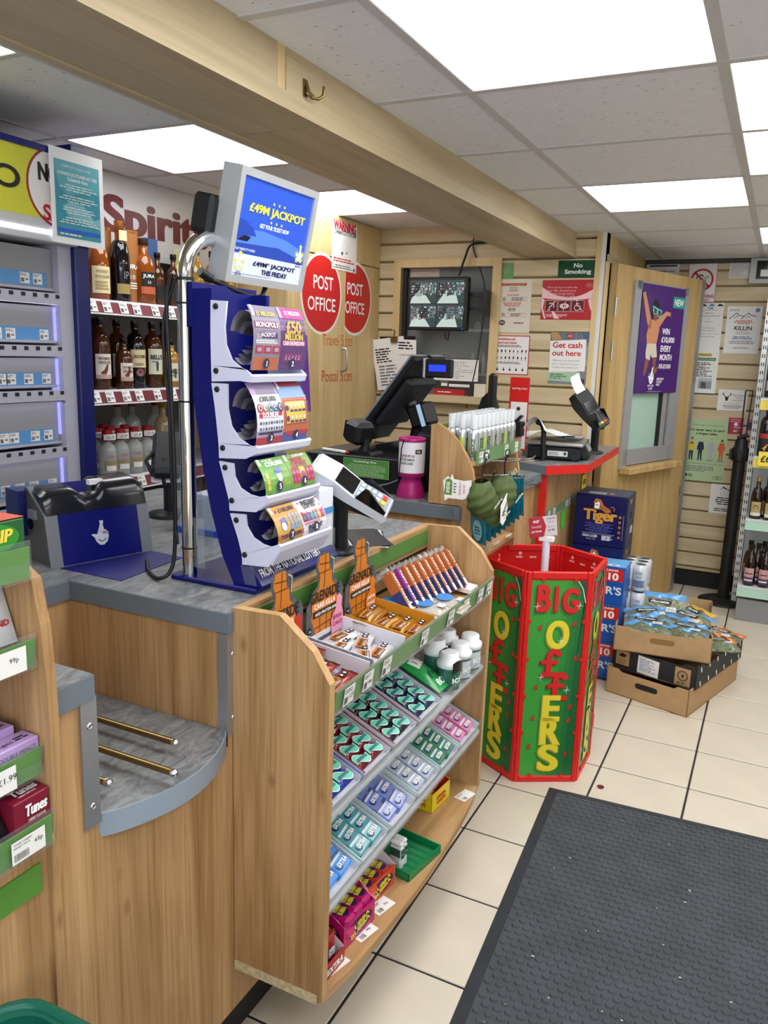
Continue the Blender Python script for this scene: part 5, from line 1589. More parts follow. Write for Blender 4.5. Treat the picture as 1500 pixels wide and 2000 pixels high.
# goods -------------------------------------------------------------
SL = math.atan2(.018,.197)          # slope of the top shelf
def frame_for(y0,x_front,z_front,slope):
    """right-handed frame on a sloping shelf: local x along +Y, local y up the slope (towards the counter), local z out of it"""
    u,v = V(0,1,0),V(-math.cos(slope),0,math.sin(slope))
    n = u.cross(v)
    M = Matrix(((u.x,v.x,n.x,x_front),(u.y,v.y,n.y,y0),(u.z,v.z,n.z,z_front),(0,0,0,1)))
    return M
ORB = mat('#c9741e',.5,key='orange_print'); BRK = mat('#4a2c14',.6,key='brown_crack'); STN = mat('#55565a',.6,noise=.3,nscale=60,key='dark_stone_card')
def header_card(b,M,w,h,flavour,fc,dark):
    """upright header card shaped like a grenade"""
    out = [(0,0),(w,0),(w,h*.50),(w*.93,h*.58),(w*.84,h*.56),(w*.80,h*.62),(w*.72,h*.70),(w*.70,h*.74),(w*.74,h*.86),(w*.66,h*.95),(w*.55,h*.93),(w*.50,h),(w*.30,h),(w*.24,h*.93),(w*.22,h*.84),(w*.3,h*.72),(w*.28,h*.64),(w*.14,h*.58),(w*.08,h*.5),(0,h*.44)]
    b.T = M
    b.prism([(x,y) for x,y in out],'Z',-.0015,0,dark)
    p = Pr(b,(0,0,0),(1,0,0),(0,1,0),lift=.0005)
    g = [(w*.24,h*.1),(w*.74,h*.1),(w*.82,h*.4),(w*.76,h*.58),(w*.66,h*.64),(w*.64,h*.76),(w*.58,h*.80),(w*.55,h*.97),(w*.31,h*.97),(w*.26,h*.86),(w*.33,h*.74),(w*.3,h*.62),(w*.17,h*.56),(w*.12,h*.3)]
    p.poly(g,ORB,1)
    p.pline([(w*.6,h*.92),(w*.7,h*.88),(w*.68,h*.72)],.003,LGREY,2)
    for a in ((.2,.18,.78,.2),(.17,.34,.8,.33),(.2,.46,.76,.46),(.34,.57,.7,.57),(.36,.1,.34,.34),(.52,.1,.54,.34),(.66,.1,.68,.3),(.3,.78,.6,.78),(.44,.6,.46,.96),(.3,.88,.58,.86)):
        p.line(w*a[0],h*a[1],w*a[2],h*a[3],.0022,BRK,2)
    p.text('GRENADE',w*.47,h*.53,h*.12,INK,w*.80,bold=.02,k=4)
    p.rect(w*.12,h*.38,w*.80,h*.465,mat('#e8893a',.5),3); p.text('CARB KILLA',w*.46,h*.423,h*.06,WINK,w*.58,bold=.03,k=5)
    p.rect(w*.16,h*.30,w*.82,h*.37,INK,4); p.text('HIGH PROTEIN BAR',w*.49,h*.335,h*.035,WINK,w*.58,bold=.02,k=6)
    fl = mat(fc,.5)
    p.poly([(w*.66,h*.02),(w*.97,h*.02),(w*.99,h*.2),(w*.93,h*.3),(w*.94,h*.40),(w*.86,h*.46),(w*.78,h*.44),(w*.76,h*.3),(w*.64,h*.2)],fl,7)
    s = flavour.split()
    for i,x in enumerate(s): p.text(x,w*.81,h*(.2 - .075*i),h*.05,WINK if fc != '#e79ab4' else mat('#a8336a',.5),w*.27,bold=.03,k=9)
    for i in range(2): p.rect(w*.02,h*(.04 + .1*i),w*.12,h*(.12 + .1*i),INK,3); p.text(('1g','20g')[i],w*.07,h*(.08 + .1*i),h*.03,WINK,k=5)
    b.T = Matrix.Identity(4)
def carb_box(y0,w,flavour,fc,inner,side,label,barcol,barinfo,depth=.165):
    q = thing('protein_bar_box',label,'display box',(-.70,y0,.85),0,'open protein bar display boxes')
    M = frame_for(y0,-.697,.853,SL + .03)
    b = B(q); b.T = M
    hh = .034
    th = .002
    b.box(0,w,0,depth,0,th,inner)
    b.box(0,th,0,depth,0,hh + .01,inner); b.box(w - th,w,0,depth,0,hh + .01,inner)
    b.box(0,w,0,th,0,hh - .004,side); b.box(0,w,depth - th,depth,0,hh,inner)
    b.build('tray',q)
    b = B(q); b.T = M
    p = Pr(b,(0,0,0),(0,-1,0),(0,0,1)); p.rect(-depth,0,0,hh + .009,side,1)
    for k in range(3): p.rect(-depth*(.8 - .25*k),.012,-depth*(.7 - .25*k),.03,fc and mat(fc,.5),2)
    p = Pr(b,(0,0,0),(1,0,0),(0,0,1)); p.rect(.01,.004,w*.4,.03,mat(fc,.5),1); p.text('CARB',w*.7,.018,.012,INK,w*.3,bold=.03)
    b.build('print',q)
    Mh = M @ MT((0,depth - .003,.012)) @ MR(math.radians(84),4,'X')
    b = B(q); header_card(b,Mh,w,.205,flavour,fc,STN); b.build('header_card',q)
    return q,M
def wrapped_bar(M,x,y,z,ang,L,Wd,H,foil,label,group,tint,tilt=0.0,name='protein_bar'):
    q = thing(name,label,'snack bar',M @ V(x,y,z),0,group)
    R = M @ MT((x,y,z)) @ MR(ang,4,'Z') @ MR(tilt,4,'Y')
    b = B(q); b.T = R
    def f(s):
        def g(a,c):
            e = math.sin(PI*min(1,max(0,(a - .09)/.82))) ** .35 if .09 < a < .91 else 0
            k = math.sin(PI*c) ** .4
            return ((a - .5)*L,(c - .5)*Wd*(1 if e else 1.02),H/2 + s*H/2*e*k + (.0008*math.sin(c*40) if not e else 0))
        return g
    b.grid(f(1),14,8,foil); b.grid(lambda a,c: f(-1)(a,1 - c),14,8,foil)
    b.build('wrapper',q)
    b = B(q); b.T = R
    p = Pr(b,(0,0,H + .0006),(1,0,0),(0,1,0),lift=.0004)
    p.rect(-L*.36,-Wd*.3,L*.02,Wd*.3,ORB,0); p.text('GRENADE',-L*.17,Wd*.08,Wd*.22,INK,L*.34,bold=.03,k=1); p.rect(-L*.34,-Wd*.26,0,-Wd*.08,tint,1)
    p.text('CARB KILLA',-L*.17,-Wd*.17,Wd*.12,WINK,L*.28,bold=.02,k=2)
    for k in range(2): p.rect(L*(.08 + .11*k),-Wd*.18,L*(.16 + .11*k),Wd*.18,INK,1); p.rect(L*(.10 + .11*k),-Wd*.08,L*(.14 + .11*k),Wd*.08,WINK,2)
    b.build('print',q)
    return q
RDF = mat('#8c1c12',.22,.25,coat=.4,key='red_foil'); GLF = mat('#b07a1e',.2,.45,coat=.4,key='gold_foil'); SVF = mat('#d5d0d3',.18,.3,coat=.4,key='silver_foil')
NUM = ['front','second','third','back']
q,M1 = carb_box(1.212,.155,'PEANUT BUTTER','#c8301c',CARDW,mat('#b5281a',.4,key='flame_card'),'red protein bar box with peanut butter header, nearest the camera',RDF,None)
BK = mat('#1a1a1c',.5)
for i,(x,y,z,a) in enumerate(((.08,.03,.004,.1),(.075,.075,.012,.05),(.085,.10,.028,.35),(.07,.135,.010,-.05))):
    wrapped_bar(M1,x,y,z,a,.135,.038,.020,RDF,'red foil protein bar in the peanut butter box, %s' % NUM[i],'red foil protein bars',BK)
q,M2 = carb_box(1.382,.158,'BIRTHDAY CAKE','#e79ab4',CARDW,mat('#8e8f96',.5,noise=.3,nscale=90,key='white_stone_card'),'white protein bar box with pink birthday cake header, middle of three',SVF,None)
for i,(x,y,z,a) in enumerate(((.10,.03,.004,.15),(.05,.045,.010,.5),(.10,.075,.012,.3),(.06,.105,.006,.1),(.10,.125,.010,-.1))):
    wrapped_bar(M2,x,y,z,a,.125,.036,.020,SVF,'white foil protein bar in the birthday cake box, %s' % ['front','second','third','fourth','back'][i],'white foil protein bars',BK)
q,M3 = carb_box(1.552,.155,'JAFFA QUAKE','#d9771c',mat('#c9861e',.5),mat('#d08a1e',.4,key='amber_card'),'orange protein bar box with jaffa header, farthest of three',GLF,None)
for i,(x,y,z,a) in enumerate(((.11,.02,.006,.1),(.10,.055,.008,.05),(.08,.09,.010,.0),(.05,.125,.03,.15),(.09,.13,.012,.1))):
    wrapped_bar(M3,x,y,z,a,.14,.036,.020,GLF,'gold foil protein bar in the jaffa box, %s' % ['front','second','third','top one lying across','back'][i],'gold foil protein bars',BK)
# clear packs with blue labels lying flat
CLP = mat('#c9c7c4',.15,alpha=.6,coat=.4,key='clear_film')
def blis(y,x,z,k,s):
    q = thing('snack_pack',s,'snack pack',(x,y,z),0,'clear snack packs with blue labels')
    M = frame_for(y,x,z,SL)
    b = B(q); b.T = M; b.grid(lambda a,c: ((a - .5)*.085,(c - .5)*.10,.004 + .018*(max(0,math.sin(PI*a))*max(0,math.sin(PI*c))) ** .4),10,10,CLP); b.build('film',q)
    b = B(q); b.T = M; b.box(-.036,.036,-.045,.045,.003,.014,mat('#c9b79a',.6)); b.build('contents',q)
    b = B(q); b.T = M; p = Pr(b,(0,0,.0235),(1,0,0),(0,1,0)); p.disc(.0,.015,.03,mat('#3f7fc0',.4),0,20,.022); p.rect(.0,-.035,.026,-.016,PAPER,1); p.barcode(.004,-.032,.022,-.02,INK,7,k); p.text('JERKY',0,.015,.008,WINK,k=2) if False else None; b.build('label',q)
for k,(y,x,s) in enumerate(((1.745,-.815,'clear snack pack with blue label beside the jaffa box'),(1.80,-.745,'clear snack pack with blue label in the middle of three'),(1.875,-.72,'clear snack pack with blue label at the front lip'))): blis(y,x,.868 if x > -.8 else .878,k,s)
# upright row of snack packs
def tahiti(i):
    y = 1.745 + .0335*i
    x = -.765 + .0035*i
    col = '#8a2f7a' if i == 1 else '#b0602c'
    q = thing('snack_bag','upright snack bag with %s spine, %s along the row' % ('magenta' if i == 1 else 'orange',['first','second','third','fourth','fifth','sixth','seventh','eighth','ninth','tenth'][i]),'snack bag',(x,y,.885),0,'upright snack bags with printed spines')
    Mq = MT((x,y,.884)) @ MR(-.15,4,'X') @ MR(-.66,4,'Y')
    b = B(q); b.T = Mq
    b.rbox(-.03,0,-.009,.009,0,.118,mat(col,.4),.003); b.build('bag',q)
    b = B(q); b.T = Mq
    b.grid(lambda a,c: (-.05 + .05*a - .012*c,(c - .5)*.02 + .003*math.sin(a*21 + i),.112 + .02*(1 - abs(2*c - 1)) + .004*math.sin(a*25 + 2*i)),8,4,CLP); b.build('clear_top',q)
    b = B(q); b.T = Mq
    p = Pr(b,(.0004,-.009,0),(0,1,0),(0,0,1)); p.rect(.0015,.0,.0165,.022,WINK,0); p.text('TASTY TAHITI',.009,.068,.010,WINK,.085,bold=.05,rot=-PI/2,k=1)
    p = Pr(b,(-.03,-.0094,0),(1,0,0),(0,0,1)); p.rect(.001,.0,.029,.118,mat('#2f3a6a',.4),0); p.rect(.001,.06,.029,.118,mat(col,.4),1)
    b.build('print',q)
for i in range(10): tahiti(i)
q = thing('snack_bag','white bag with round label lying at the end of the upright row','snack bag',(-.73,2.07,.87))
b = B(q); b.T = frame_for(2.055,-.715,.862,SL); b.box(-.03,.03,0,.10,0,.012,PAPER); b.build('bag',q)
b = B(q); b.T = frame_for(2.055,-.715,.862,SL); p = Pr(b,(0,0,.0125),(1,0,0),(0,1,0)); p.text('TASTY',0,.075,.014,mat('#4a3a2a',.5),.045,bold=.03); p.text('TAHITI',0,.055,.012,mat('#4a3a2a',.5),.045,bold=.03); p.line(-.028,.02,.028,.045,.006,mat('#b03a6a',.5)); b.build('print',q)

# gum trays -----------------------------------------------------------
GSL = math.atan2(.088,.197)
ROWN = ['front row','second row','third row','fourth row','back row','sixth row']
def tray(y0,w,zf,card,edge,label):
    q = thing('gum_tray',label,'display tray',(-.70,y0,zf),0,'white card gum trays')
    M = frame_for(y0,-.693,zf - .008,GSL)
    b = B(q); b.T = M
    D,h = .192,.022
    b.box(0,w,0,D,0,.0015,card); b.box(0,.003,0,D,0,h,card); b.box(w - .003,w,0,D,0,h,card); b.box(0,w,0,.002,0,h*.6,card)
    b.build('tray',q)
    b = B(q); b.T = M @ MT((0,D,0)) @ MR(-.25,4,'X')
    b.prism([(0,0),(w,0),(w,.03),(w*.93,.05),(w*.07,.05),(0,.03)],'Y',0,.0015,card); b.build('back_flap',q)
    for x in (-.0004,w - .0034): b = B(q); b.T = M; b.box(x,x + .0038,0,D,h,h + .0008,edge); b.build('edge',q)
    return M
def wave_pack(m,M,w,skip=()):
    """soft packs with a flowing two-tone wave"""
    return m
MINT = mat('#6fd0b4',.3,key='mint_wave')
def proto_wave(base,dark):
    b = B(); L_,H_ = .058,.033
    bm_ = mat(base,.2,coat=.4)
    b.grid(lambda a,c: ((a - .5)*L_,(c - .5)*H_,.004 + .012*(max(0,math.sin(PI*a))*max(0,math.sin(PI*c))) ** .3),8,6,bm_)
    b.box(-L_/2 + .002,L_/2 - .002,-H_/2 + .001,H_/2 - .001,0,.006,bm_)
    pack = b
    p_b = B(); p = Pr(p_b,(0,0,.0172),(1,0,0),(0,1,0),lift=.0003)
    n = 8
    for i in range(n):
        a0,a1 = i/n,(i + 1)/n
        f = lambda a: .007*math.sin(2*PI*a*.9 + .3) + .002
        hgt = lambda a: .0075 + .004*math.sin(PI*a)
        X = lambda a: (a - .5)*L_*.88
        p.poly([(X(a0),f(a0) - hgt(a0)*1.2),(X(a1),f(a1) - hgt(a1)*1.2),(X(a1),f(a1) + hgt(a1)*.9),(X(a0),f(a0) + hgt(a0)*.9)],WINK,0)
        p.poly([(X(a0),f(a0) - hgt(a0)),(X(a1),f(a1) - hgt(a1)),(X(a1),f(a1) + hgt(a1)*.72),(X(a0),f(a0) + hgt(a0)*.72)],MINT,1)
    p.text('AIRWAVES',0,.001,.0085,mat(dark,.4),L_*.72,bold=.04,k=2)
    return pack,p_b
def scatter(M,w,protos,rows_,cols,label,group,name='gum_pack',cat='chewing gum',skip=(),zoff=.002,pitch=None,rot=0.06,margin=.008):
    meshes = None
    D = .185
    k = 0
    rg = random.Random(len(label))
    for r in range(rows_):
        for c in range(cols):
            if (r,c) in skip: continue
            x = margin + (w - 2*margin)*(c + .5)/cols
            y = .012 + (D - .02)*(r + .5)/rows_
            lbl = '%s, %s, %s column' % (label,ROWN[r],['nearer','farther'][c] if cols == 2 else ['nearer','middle','farther'][c])
            P = M @ MT((x,y,zoff)) @ MR(rot + rg.uniform(-.06,.06),4,'Z')
            q = thing(name,lbl,cat,P.translation,0,group)
            q.rotation_euler = P.to_euler()
            if meshes is None:
                o1 = protos[0].build('pack',q); o2 = protos[1].build('print',o1)
                meshes = (o1,o2)
            else:
                o1 = meshes[0].copy(); COL.objects.link(o1); o1.parent = q
                o2 = meshes[1].copy(); COL.objects.link(o2); o2.parent = o1
YB1 = [(1.207,.128,'#20339a','#13606a','blue',CARDW),(1.343,.128,'#6e1420','#13606a','dark red',CARDW),(1.486,.128,'#17191d','#13606a','black',CARDW),(1.628,.138,'#1d2d50','#13606a','navy',CARDW)]
EDG = {'blue': '#2c3fa0','dark red': '#7a1a2a','black': '#7a1a2a','navy': '#1d2a3a'}
for y0,w,base,dk,cn,card in YB1:
    M = tray(y0,w,.648,card,mat(EDG[cn],.4),'white card tray holding %s gum packs with mint wave, upper gum shelf' % cn)
    scatter(M,w,proto_wave(base,dk),5,2,'%s gum pack with mint wave' % cn,'%s gum packs with mint wave' % cn)
def proto_cube(base,swirl,txt='EXTRA',pale=None):
    """hard packs: coloured front with a pale top edge and a dark blue swirl"""
    b = B(); L_,H_,Z_ = .055,.0365,.020
    bm_ = mat(base,.22,coat=.4)
    b.rbox(-L_/2,L_/2,-H_/2,H_/2,0,Z_,bm_,.003)
    pb = B(); p = Pr(pb,(0,0,Z_ + .0004),(1,0,0),(0,1,0),lift=.0003)
    if pale: p.rect(-L_*.45,H_*.27,L_*.45,H_*.43,mat(pale,.3),0)
    p.disc(-L_*.18,-H_*.06,L_*.22,mat(swirl,.3),0,20,H_*.24); p.disc(-L_*.13,H_*.02,L_*.18,bm_,1,16,H_*.2); p.disc(-L_*.2,H_*.02,L_*.06,mat('#3f74c8',.3),2,10)
    p.text(txt,L_*.08,-H_*.04,H_*.3,WINK,L_*.66,bold=.05,shear=.2,k=3)
    p.ring(L_*.36,H_*.34,.0025,.0008,mat(swirl,.3),3,10)
    return b,pb
YB2 = [(1.207,.128,'#3f8fe0','#16225a','sky blue',4,2,'#cfe3f6',()),(1.343,.128,'#4a9a9e','#16225a','teal',5,2,'#d8e8f0',()),(1.486,.132,'#6f7fc4','#16225a','violet blue',4,2,'#d4d8f2',((3,0),(3,1))),
       (1.640,.138,'#a9b4c2','#1d2a6a','silver',5,2,'#e4e8ee',()),(1.786,.132,'#2f7a5c','#16225a','dark green',5,2,'#c9d8d8',((4,1),)),(1.928,.15,'#d27ea6','#1d2a6a','pink',5,2,'#e8dce6',())]
for y0,w,base,sw,cn,r_,c_,pale,skip in YB2:
    M = tray(y0,w,.443,CARDW,mat('#9fc6c0',.4),'white card tray holding %s gum packs, lower gum shelf' % cn)
    scatter(M,w,proto_cube(base,sw,pale=pale),r_,c_,'%s gum pack with blue swirl' % cn,'%s gum packs' % cn,skip=skip,rot=0.08)
# bag of chews and gum bottles at the far end of the upper gum shelf
def dch(p,w,h):
    DG = mat('#0c5a34',.4); p.text('BOING',w*.5,h*.6,h*.22,WINK,w*.6,bold=.06,rot=.2); p.poly([(w*.35,h*.34),(w*.75,h*.42),(w*.72,h*.3),(w*.34,h*.22)],DG,1)
    p.disc(w*.3,h*.8,.006,DG,1,10); p.disc(w*.45,h*.84,.008,DG,1,10); p.text('BO',w*.6,h*.12,h*.12,WINK,None,bold=.06)
pouch('sweet_bag','bright green crimped bag of chews lying on the upper gum shelf',(-.70,1.785,.662),(0,1,0),(-.91,0,.41),.075,.17,mat('#1f9a4a',.3,coat=.3,key='green_bag'),dch,'sweet bag',bulge=.014)
MW = mat('#eef0f2',.3,key='white_tub')
TUB = [(.024,0),(.031,.003),(.031,.058),(.029,.068),(.025,.072)]
def tub(i,x,y,z,s):
    q = thing('gum_bottle','white-lidded gum bottle, %s of the five' % s,'gum bottle',(x,y,z),0,'white-lidded gum bottles')
    b = B(q); b.lathe(TUB,mat('#2f6a62',.25,coat=.5,key='teal_tub'),(x,y,z),20); b.build('tub',q)
    b = B(q); b.lathe([(.026,.060),(.034,.063),(.034,.078),(.026,.082),(.026,.098),(.022,.102)],MW,(x,y,z),22); lid = b.build('lid',q)
    b = B(q); p = Pr(b,(x,y,z + .1012),(0,1,0),(-1,0,0)); p.disc(0,0,.015,mat('#8a7a78',.4),0,18); p.text('EXTRA',0,0,.006,WINK,.022,k=1); b.build('lid_label',lid)
    b = B(q); p = Pr(b,(x,y,z),(math.sin(.3),math.cos(.3),0),AZ,radius=.0316); p.rect(-.03,.008,.03,.056,mat(('#c7ccd2','#28604a','#28604a','#c7ccd2','#c7ccd2')[i],.3),0)
    for k in range(9): p.line(.0,.03,.02*math.cos(k*.7),.03 + .018*math.sin(k*.7),.0014,mat('#8fc9b4',.3),1)
    p.text('ICE',.0,.03,.014,WINK,.035,bold=.05,k=2); b.build('label',q)
    if i in (1,2):
        b = B(q); b.grid(lambda a,c: (x + .036*math.cos(2.4*a - .9),y + .036*math.sin(2.4*a - .9),z + .05 + .03*c + .008*math.sin(7*a)),8,2,BLACKG); b.build('torn_wrap',q)
for i,(x,y,z,s) in enumerate(((-.765,1.985,.662,'back right one'),(-.76,1.895,.662,'one with a torn black wrap at the back left'),(-.712,1.875,.642,'front one with a torn black wrap'),(-.712,1.955,.642,'front right one'),(-.712,2.035,.642,'far right one'))): tub(i,x,y,z,s)

# bottom shelf ----------------------------------------------------------
def ubox(name,lbl,x0,x1,y0,y1,z0,z1,m,inner,cut,drawf,drawt=None,cat='sweets box',rz=0.0,group=None):
    """open-topped counter display carton with a cut-down front"""
    q = thing(name,lbl,cat,((x0 + x1)/2,(y0 + y1)/2,z0),rz,group)
    c = V((x0 + x1)/2,(y0 + y1)/2,z0)
    X,Y,Z = (x1 - x0)/2,(y1 - y0)/2,z1 - z0
    b = B(); th = .002
    b.box(-X,X,-Y,Y,0,th,m)
    for s in (-1,1):
        y = s*(Y - th/2)
        b.prism([(-X,0),(X,0),(X,Z*cut),(X*.2,Z),(-X,Z)],'Y',y - th/2,y + th/2,m)
        b.prism([(-X,0),(X,0),(X,Z*cut),(X*.2,Z),(-X,Z)],'Y',s*(Y - th) - .0004,s*(Y - th) + .0004,inner)
    b.box(-X,-X + th,-Y,Y,0,Z*1.05,inner); b.box(X - th,X,-Y,Y,0,Z*cut,m)
    b.build('carton',q)
    if drawf:
        b = B(); drawf(Pr(b,(X + .0004,-Y,0),(0,1,0),AZ),2*Y,Z*cut); drawf(Pr(b,(-X,-Y - .0004,0),(1,0,0),AZ),2*X,Z*cut); b.build('print',q)
    return q
HB = mat('#e9d431',.4,key='acid_yellow'); PPL = mat('#3a1a58',.4,key='bubble_purple'); CRL = mat('#6a78d8',.4,key='periwinkle_curl')
def dhub(p,w,h):
    p.disc(w*.5,h*.5,min(w*.42,.05),PPL,1,20,h*.36); p.text('HUBBA',w*.5,h*.62,h*.22,HB,w*.62,bold=.06,rot=.2); p.text('BUBBA',w*.52,h*.38,h*.22,HB,w*.62,bold=.06,rot=.2)
def bubble(x,y,z,m,label,group,rz):
    q = thing('gum_pack',label,'chewing gum',(x,y,z),rz,group)
    b = B(); b.rbox(-.05,.05,-.018,.018,0,.026,m,.006); b.build('pack',q)
    b = B(); p = Pr(b,(0,0,.0264),(0,1,0),(-1,0,0)); p.disc(0,-.014,.017,PPL,0,16,.026); p.text('HUBBA',0,-.008,.012,HB,.028,bold=.06,k=1,rot=.25); p.text('BUBBA',.001,-.022,.012,HB,.028,bold=.06,k=1,rot=.25)
    p.pline([(-.012,.03),(.0,.036),(-.004,.045),(.012,.05)],.006,CRL,1); b.build('print',q)
MAG = mat('#c2186e',.25,coat=.4,key='magenta_wrap'); ORR = mat('#d2442c',.25,coat=.4,key='coral_wrap')
ubox('bubblegum_box','magenta bubble gum display box full of packs on the bottom shelf',-.80,-.705,1.325,1.445,.24,.315,MAG,MAG,.75,dhub,rz=-.12,group='bubble gum display boxes')
for i in range(3):
    for j in range(2):
        bubble(-.755 + .0,1.348 + .037*i,.246 + .029*j + .012,MAG,'magenta bubble gum pack, %s layer, %s in its box' % (['lower','top'][j],['nearest','middle','farthest'][i]),'magenta bubble gum packs',-.12)
ubox('bubblegum_box','coral bubble gum display box on the bottom shelf before the green tray',-.815,-.72,1.465,1.585,.24,.315,ORR,CARDW,.7,dhub,rz=-.12,group='bubble gum display boxes')
for i in range(3):
    bubble(-.77,1.487 + .037*i,.262,ORR,'coral bubble gum pack, %s in its box' % ['nearest','middle','farthest'][i],'coral bubble gum packs',-.12)
def dex(p,w,h): p.disc(w*.3,h*.45,h*.3,mat('#16225a',.4),1,16); p.text('EXTRA',w*.55,h*.5,h*.4,WINK,w*.7,bold=.05,shear=.2)
ERD = mat('#b8262c',.3,coat=.3,key='strawberry_red')
ubox('gum_box','red gum display box with white rim at the near end of the bottom shelf',-.79,-.70,1.212,1.30,.24,.30,ERD,CARDW,.6,dex,rz=-.05)
for i in range(2):
    q = thing('gum_pack','red fruit gum pack in the red display box, %s' % ['nearer','farther'][i],'chewing gum',(-.75,1.236 + .04*i,.246),-.05,'red fruit gum packs')
    b = B(); b.rbox(-.036,.032,-.018,.018,0,.062,mat('#a8242c',.25,coat=.4),.004); b.build('pack',q)
    b = B(); p = Pr(b,(.0324,-.018,0),(0,1,0),AZ); dex(p,.036,.05); p = Pr(b,(.032,-.018,.0624),(0,1,0),(-1,0,0)); dex(p,.036,.05); p.pline([(.0,.05),(.012,.06),(.02,.052),(.034,.062)],.008,mat('#e8b8b8',.4),1); b.build('print',q)
TG = mat('#12804a',.3,key='mint_tray_green')
q = thing('mint_tray','green plastic mint tray with two white mint boxes left','display tray',(-.74,1.68,.24),-.16)
b = B(); b.box(-.07,.07,-.075,.075,0,.003,TG); b.box(.067,.07,-.075,.075,0,.022,TG); b.box(-.07,.07,-.075,-.072,0,.024,TG); b.box(-.07,.07,.072,.075,0,.024,TG); b.prism([(-.075,0),(.075,0),(.075,.03),(.04,.03),(.02,.075),(-.075,.075)],'X',-.07,-.067,TG); b.build('tray',q)
b = B()
for k in range(5): b.box(-.066,.066,-.05 + .025*k,-.049 + .025*k,.003,.016,ACRYL)
b.build('divider',q)
for k in range(2):
    q2 = thing('mint_box','white flip-top mint box standing in the green tray, %s' % ['nearer','farther'][k],'mint box',(-.735,1.633 + .020*k,.243),-.16,'white mint boxes')
    b = B(); b.rbox(-.018,.018,-.0085,.0085,0,.062,mat('#dfe6e2',.25),.004); b.build('box',q2)
    b = B(); b.rbox(-.018,.018,-.0088,.0088,.063,.074,WHITE,.005); b.build('lid',q2)
    b = B(); p = Pr(b,(.0184,-.0085,0),(0,1,0),AZ); p.rect(.001,.03,.016,.055,mat('#2c5a46',.4),0); p.text('tic tac',.0085,.042,.004,WINK,.013,k=1); p = Pr(b,(-.018,-.0088,0),(1,0,0),AZ); p.rect(.004,.034,.034,.056,mat('#2c5a46',.4),0); b.build('label',q2)
YEL = mat('#e8cf1f',.35,key='lolly_yellow')
q = ubox('lolly_box','yellow counter box with red inside at the far end of the bottom shelf',-.82,-.745,1.90,2.01,.24,.31,YEL,RED,.8,lambda p,w,h: (p.text('CHUPA',w*.5,h*.62,h*.2,RINK,w*.5,bold=.06),p.text('CHUPS',w*.5,h*.36,h*.2,RINK,w*.5,bold=.06)),rz=-.1)
# ------------------------------------------------------------------ scratch-card dispenser on the counter
class PrC(Pr):
    """print laid on a bar of constant outline: x runs along +Y from o, y runs up the outline pts (x, z) from its low end"""
    def __init__(self,b,y0,pts,lift=.0006):
        self.b,self.y0,self.pts,self.k,self.lift,self.R = b,y0,pts,1,lift,None
        self.s = [0]
        for p,q in zip(pts,pts[1:]): self.s.append(self.s[-1] + math.hypot(q[0] - p[0],q[1] - p[1]))
        self.H = self.s[-1]
    def P(self,x,y,k):
        y = min(max(y,0),self.H)
        i = 0
        while i < len(self.s) - 2 and self.s[i + 1] < y: i += 1
        t = (y - self.s[i])/(self.s[i + 1] - self.s[i])
        (ax,az),(cx,cz) = self.pts[i],self.pts[i + 1]
        d = math.hypot(cx - ax,cz - az)
        nx,nz = (cz - az)/d,-(cx - ax)/d
        h = k*self.lift
        return V(ax + (cx - ax)*t + nx*h,self.y0 + x,az + (cz - az)*t + nz*h)
    def rect(self,x0,y0,x1,y1,m,k=None):
        n = max(1,int((y1 - y0)/self.H*8 + .99))
        for i in range(n):
            self.poly([(x0,y0 + (y1 - y0)*i/n),(x1,y0 + (y1 - y0)*i/n),(x1,y0 + (y1 - y0)*(i + 1)/n),(x0,y0 + (y1 - y0)*(i + 1)/n)],m,k)
        return self
def curve3(p,q,r,n=10):
    c = (2*q[0] - (p[0] + r[0])/2,2*q[1] - (p[1] + r[1])/2)
    return [((1 - t) ** 2*p[0] + 2*t*(1 - t)*c[0] + t*t*r[0],(1 - t) ** 2*p[1] + 2*t*(1 - t)*c[1] + t*t*r[1]) for t in [i/n for i in range(n + 1)]]
DY0,DY1 = 1.30,1.497
t = thing('ticket_dispenser','blue and white scratch-card dispenser with four rows of numbered tickets','ticket dispenser',(-1.03,1.42,1.02))
DW_ = mat('#d6d8ee',.3,key='dispenser_white')
b = B(t)
b.rbox(-1.15,-.925,1.292,1.625,1.02,1.032,NAVY,.003)
b.prism([(-.955,1.032),(-.918,1.032),(-.916,1.037),(-.953,1.082),(-.962,1.082)],'Y',1.305,1.62,NAVY)
b.build('base',t)
b = B(t); p = Pr(b,(-.916,1.305,1.037),(0,1,0),(-.037,0,.045)); p.text('FROM THE NATIONAL LOTTERY',.135,.026,.019,WINK,.24,bold=.02,k=4,res=4)
b.build('lettering',t)
b = B(t); p = Pr(b,(-.955,1.2995,1.032),(1,0,0),AZ); p.poly([(0,.005),(.03,.005),(.02,.045),(-.012,.045)],ACRYL2,1); b.build('clear_foot',t)
spine = [(-1.086,1.635),(-1.087,1.50),(-1.086,1.422),(-1.079,1.372),(-1.064,1.27),(-1.043,1.181),(-1.016,1.091),(-.985,1.03)]
front = [(-.95,1.03),(-.962,1.073),(-.974,1.124),(-.995,1.19),(-1.02,1.292),(-1.028,1.38),(-1.037,1.449),(-1.038,1.53),(-1.036,1.635)]
for y0,y1 in ((DY0 + .002,DY0 + .014),(DY1 - .006,DY1 + .006)):
    b = B(t); b.prism(spine[::-1][::-1] + front,'Y',y0,y1,NAVY); b.build('side_rail',t)
b = B(t); b.prism(spine + [(x + .012,z) for x,z in spine[::-1]],'Y',DY0 + .01,1.52,NAVY); b.box(-1.095,-1.083,DY0 + .0,1.52,1.56,1.648,NAVY); b.build('back_panel',t)
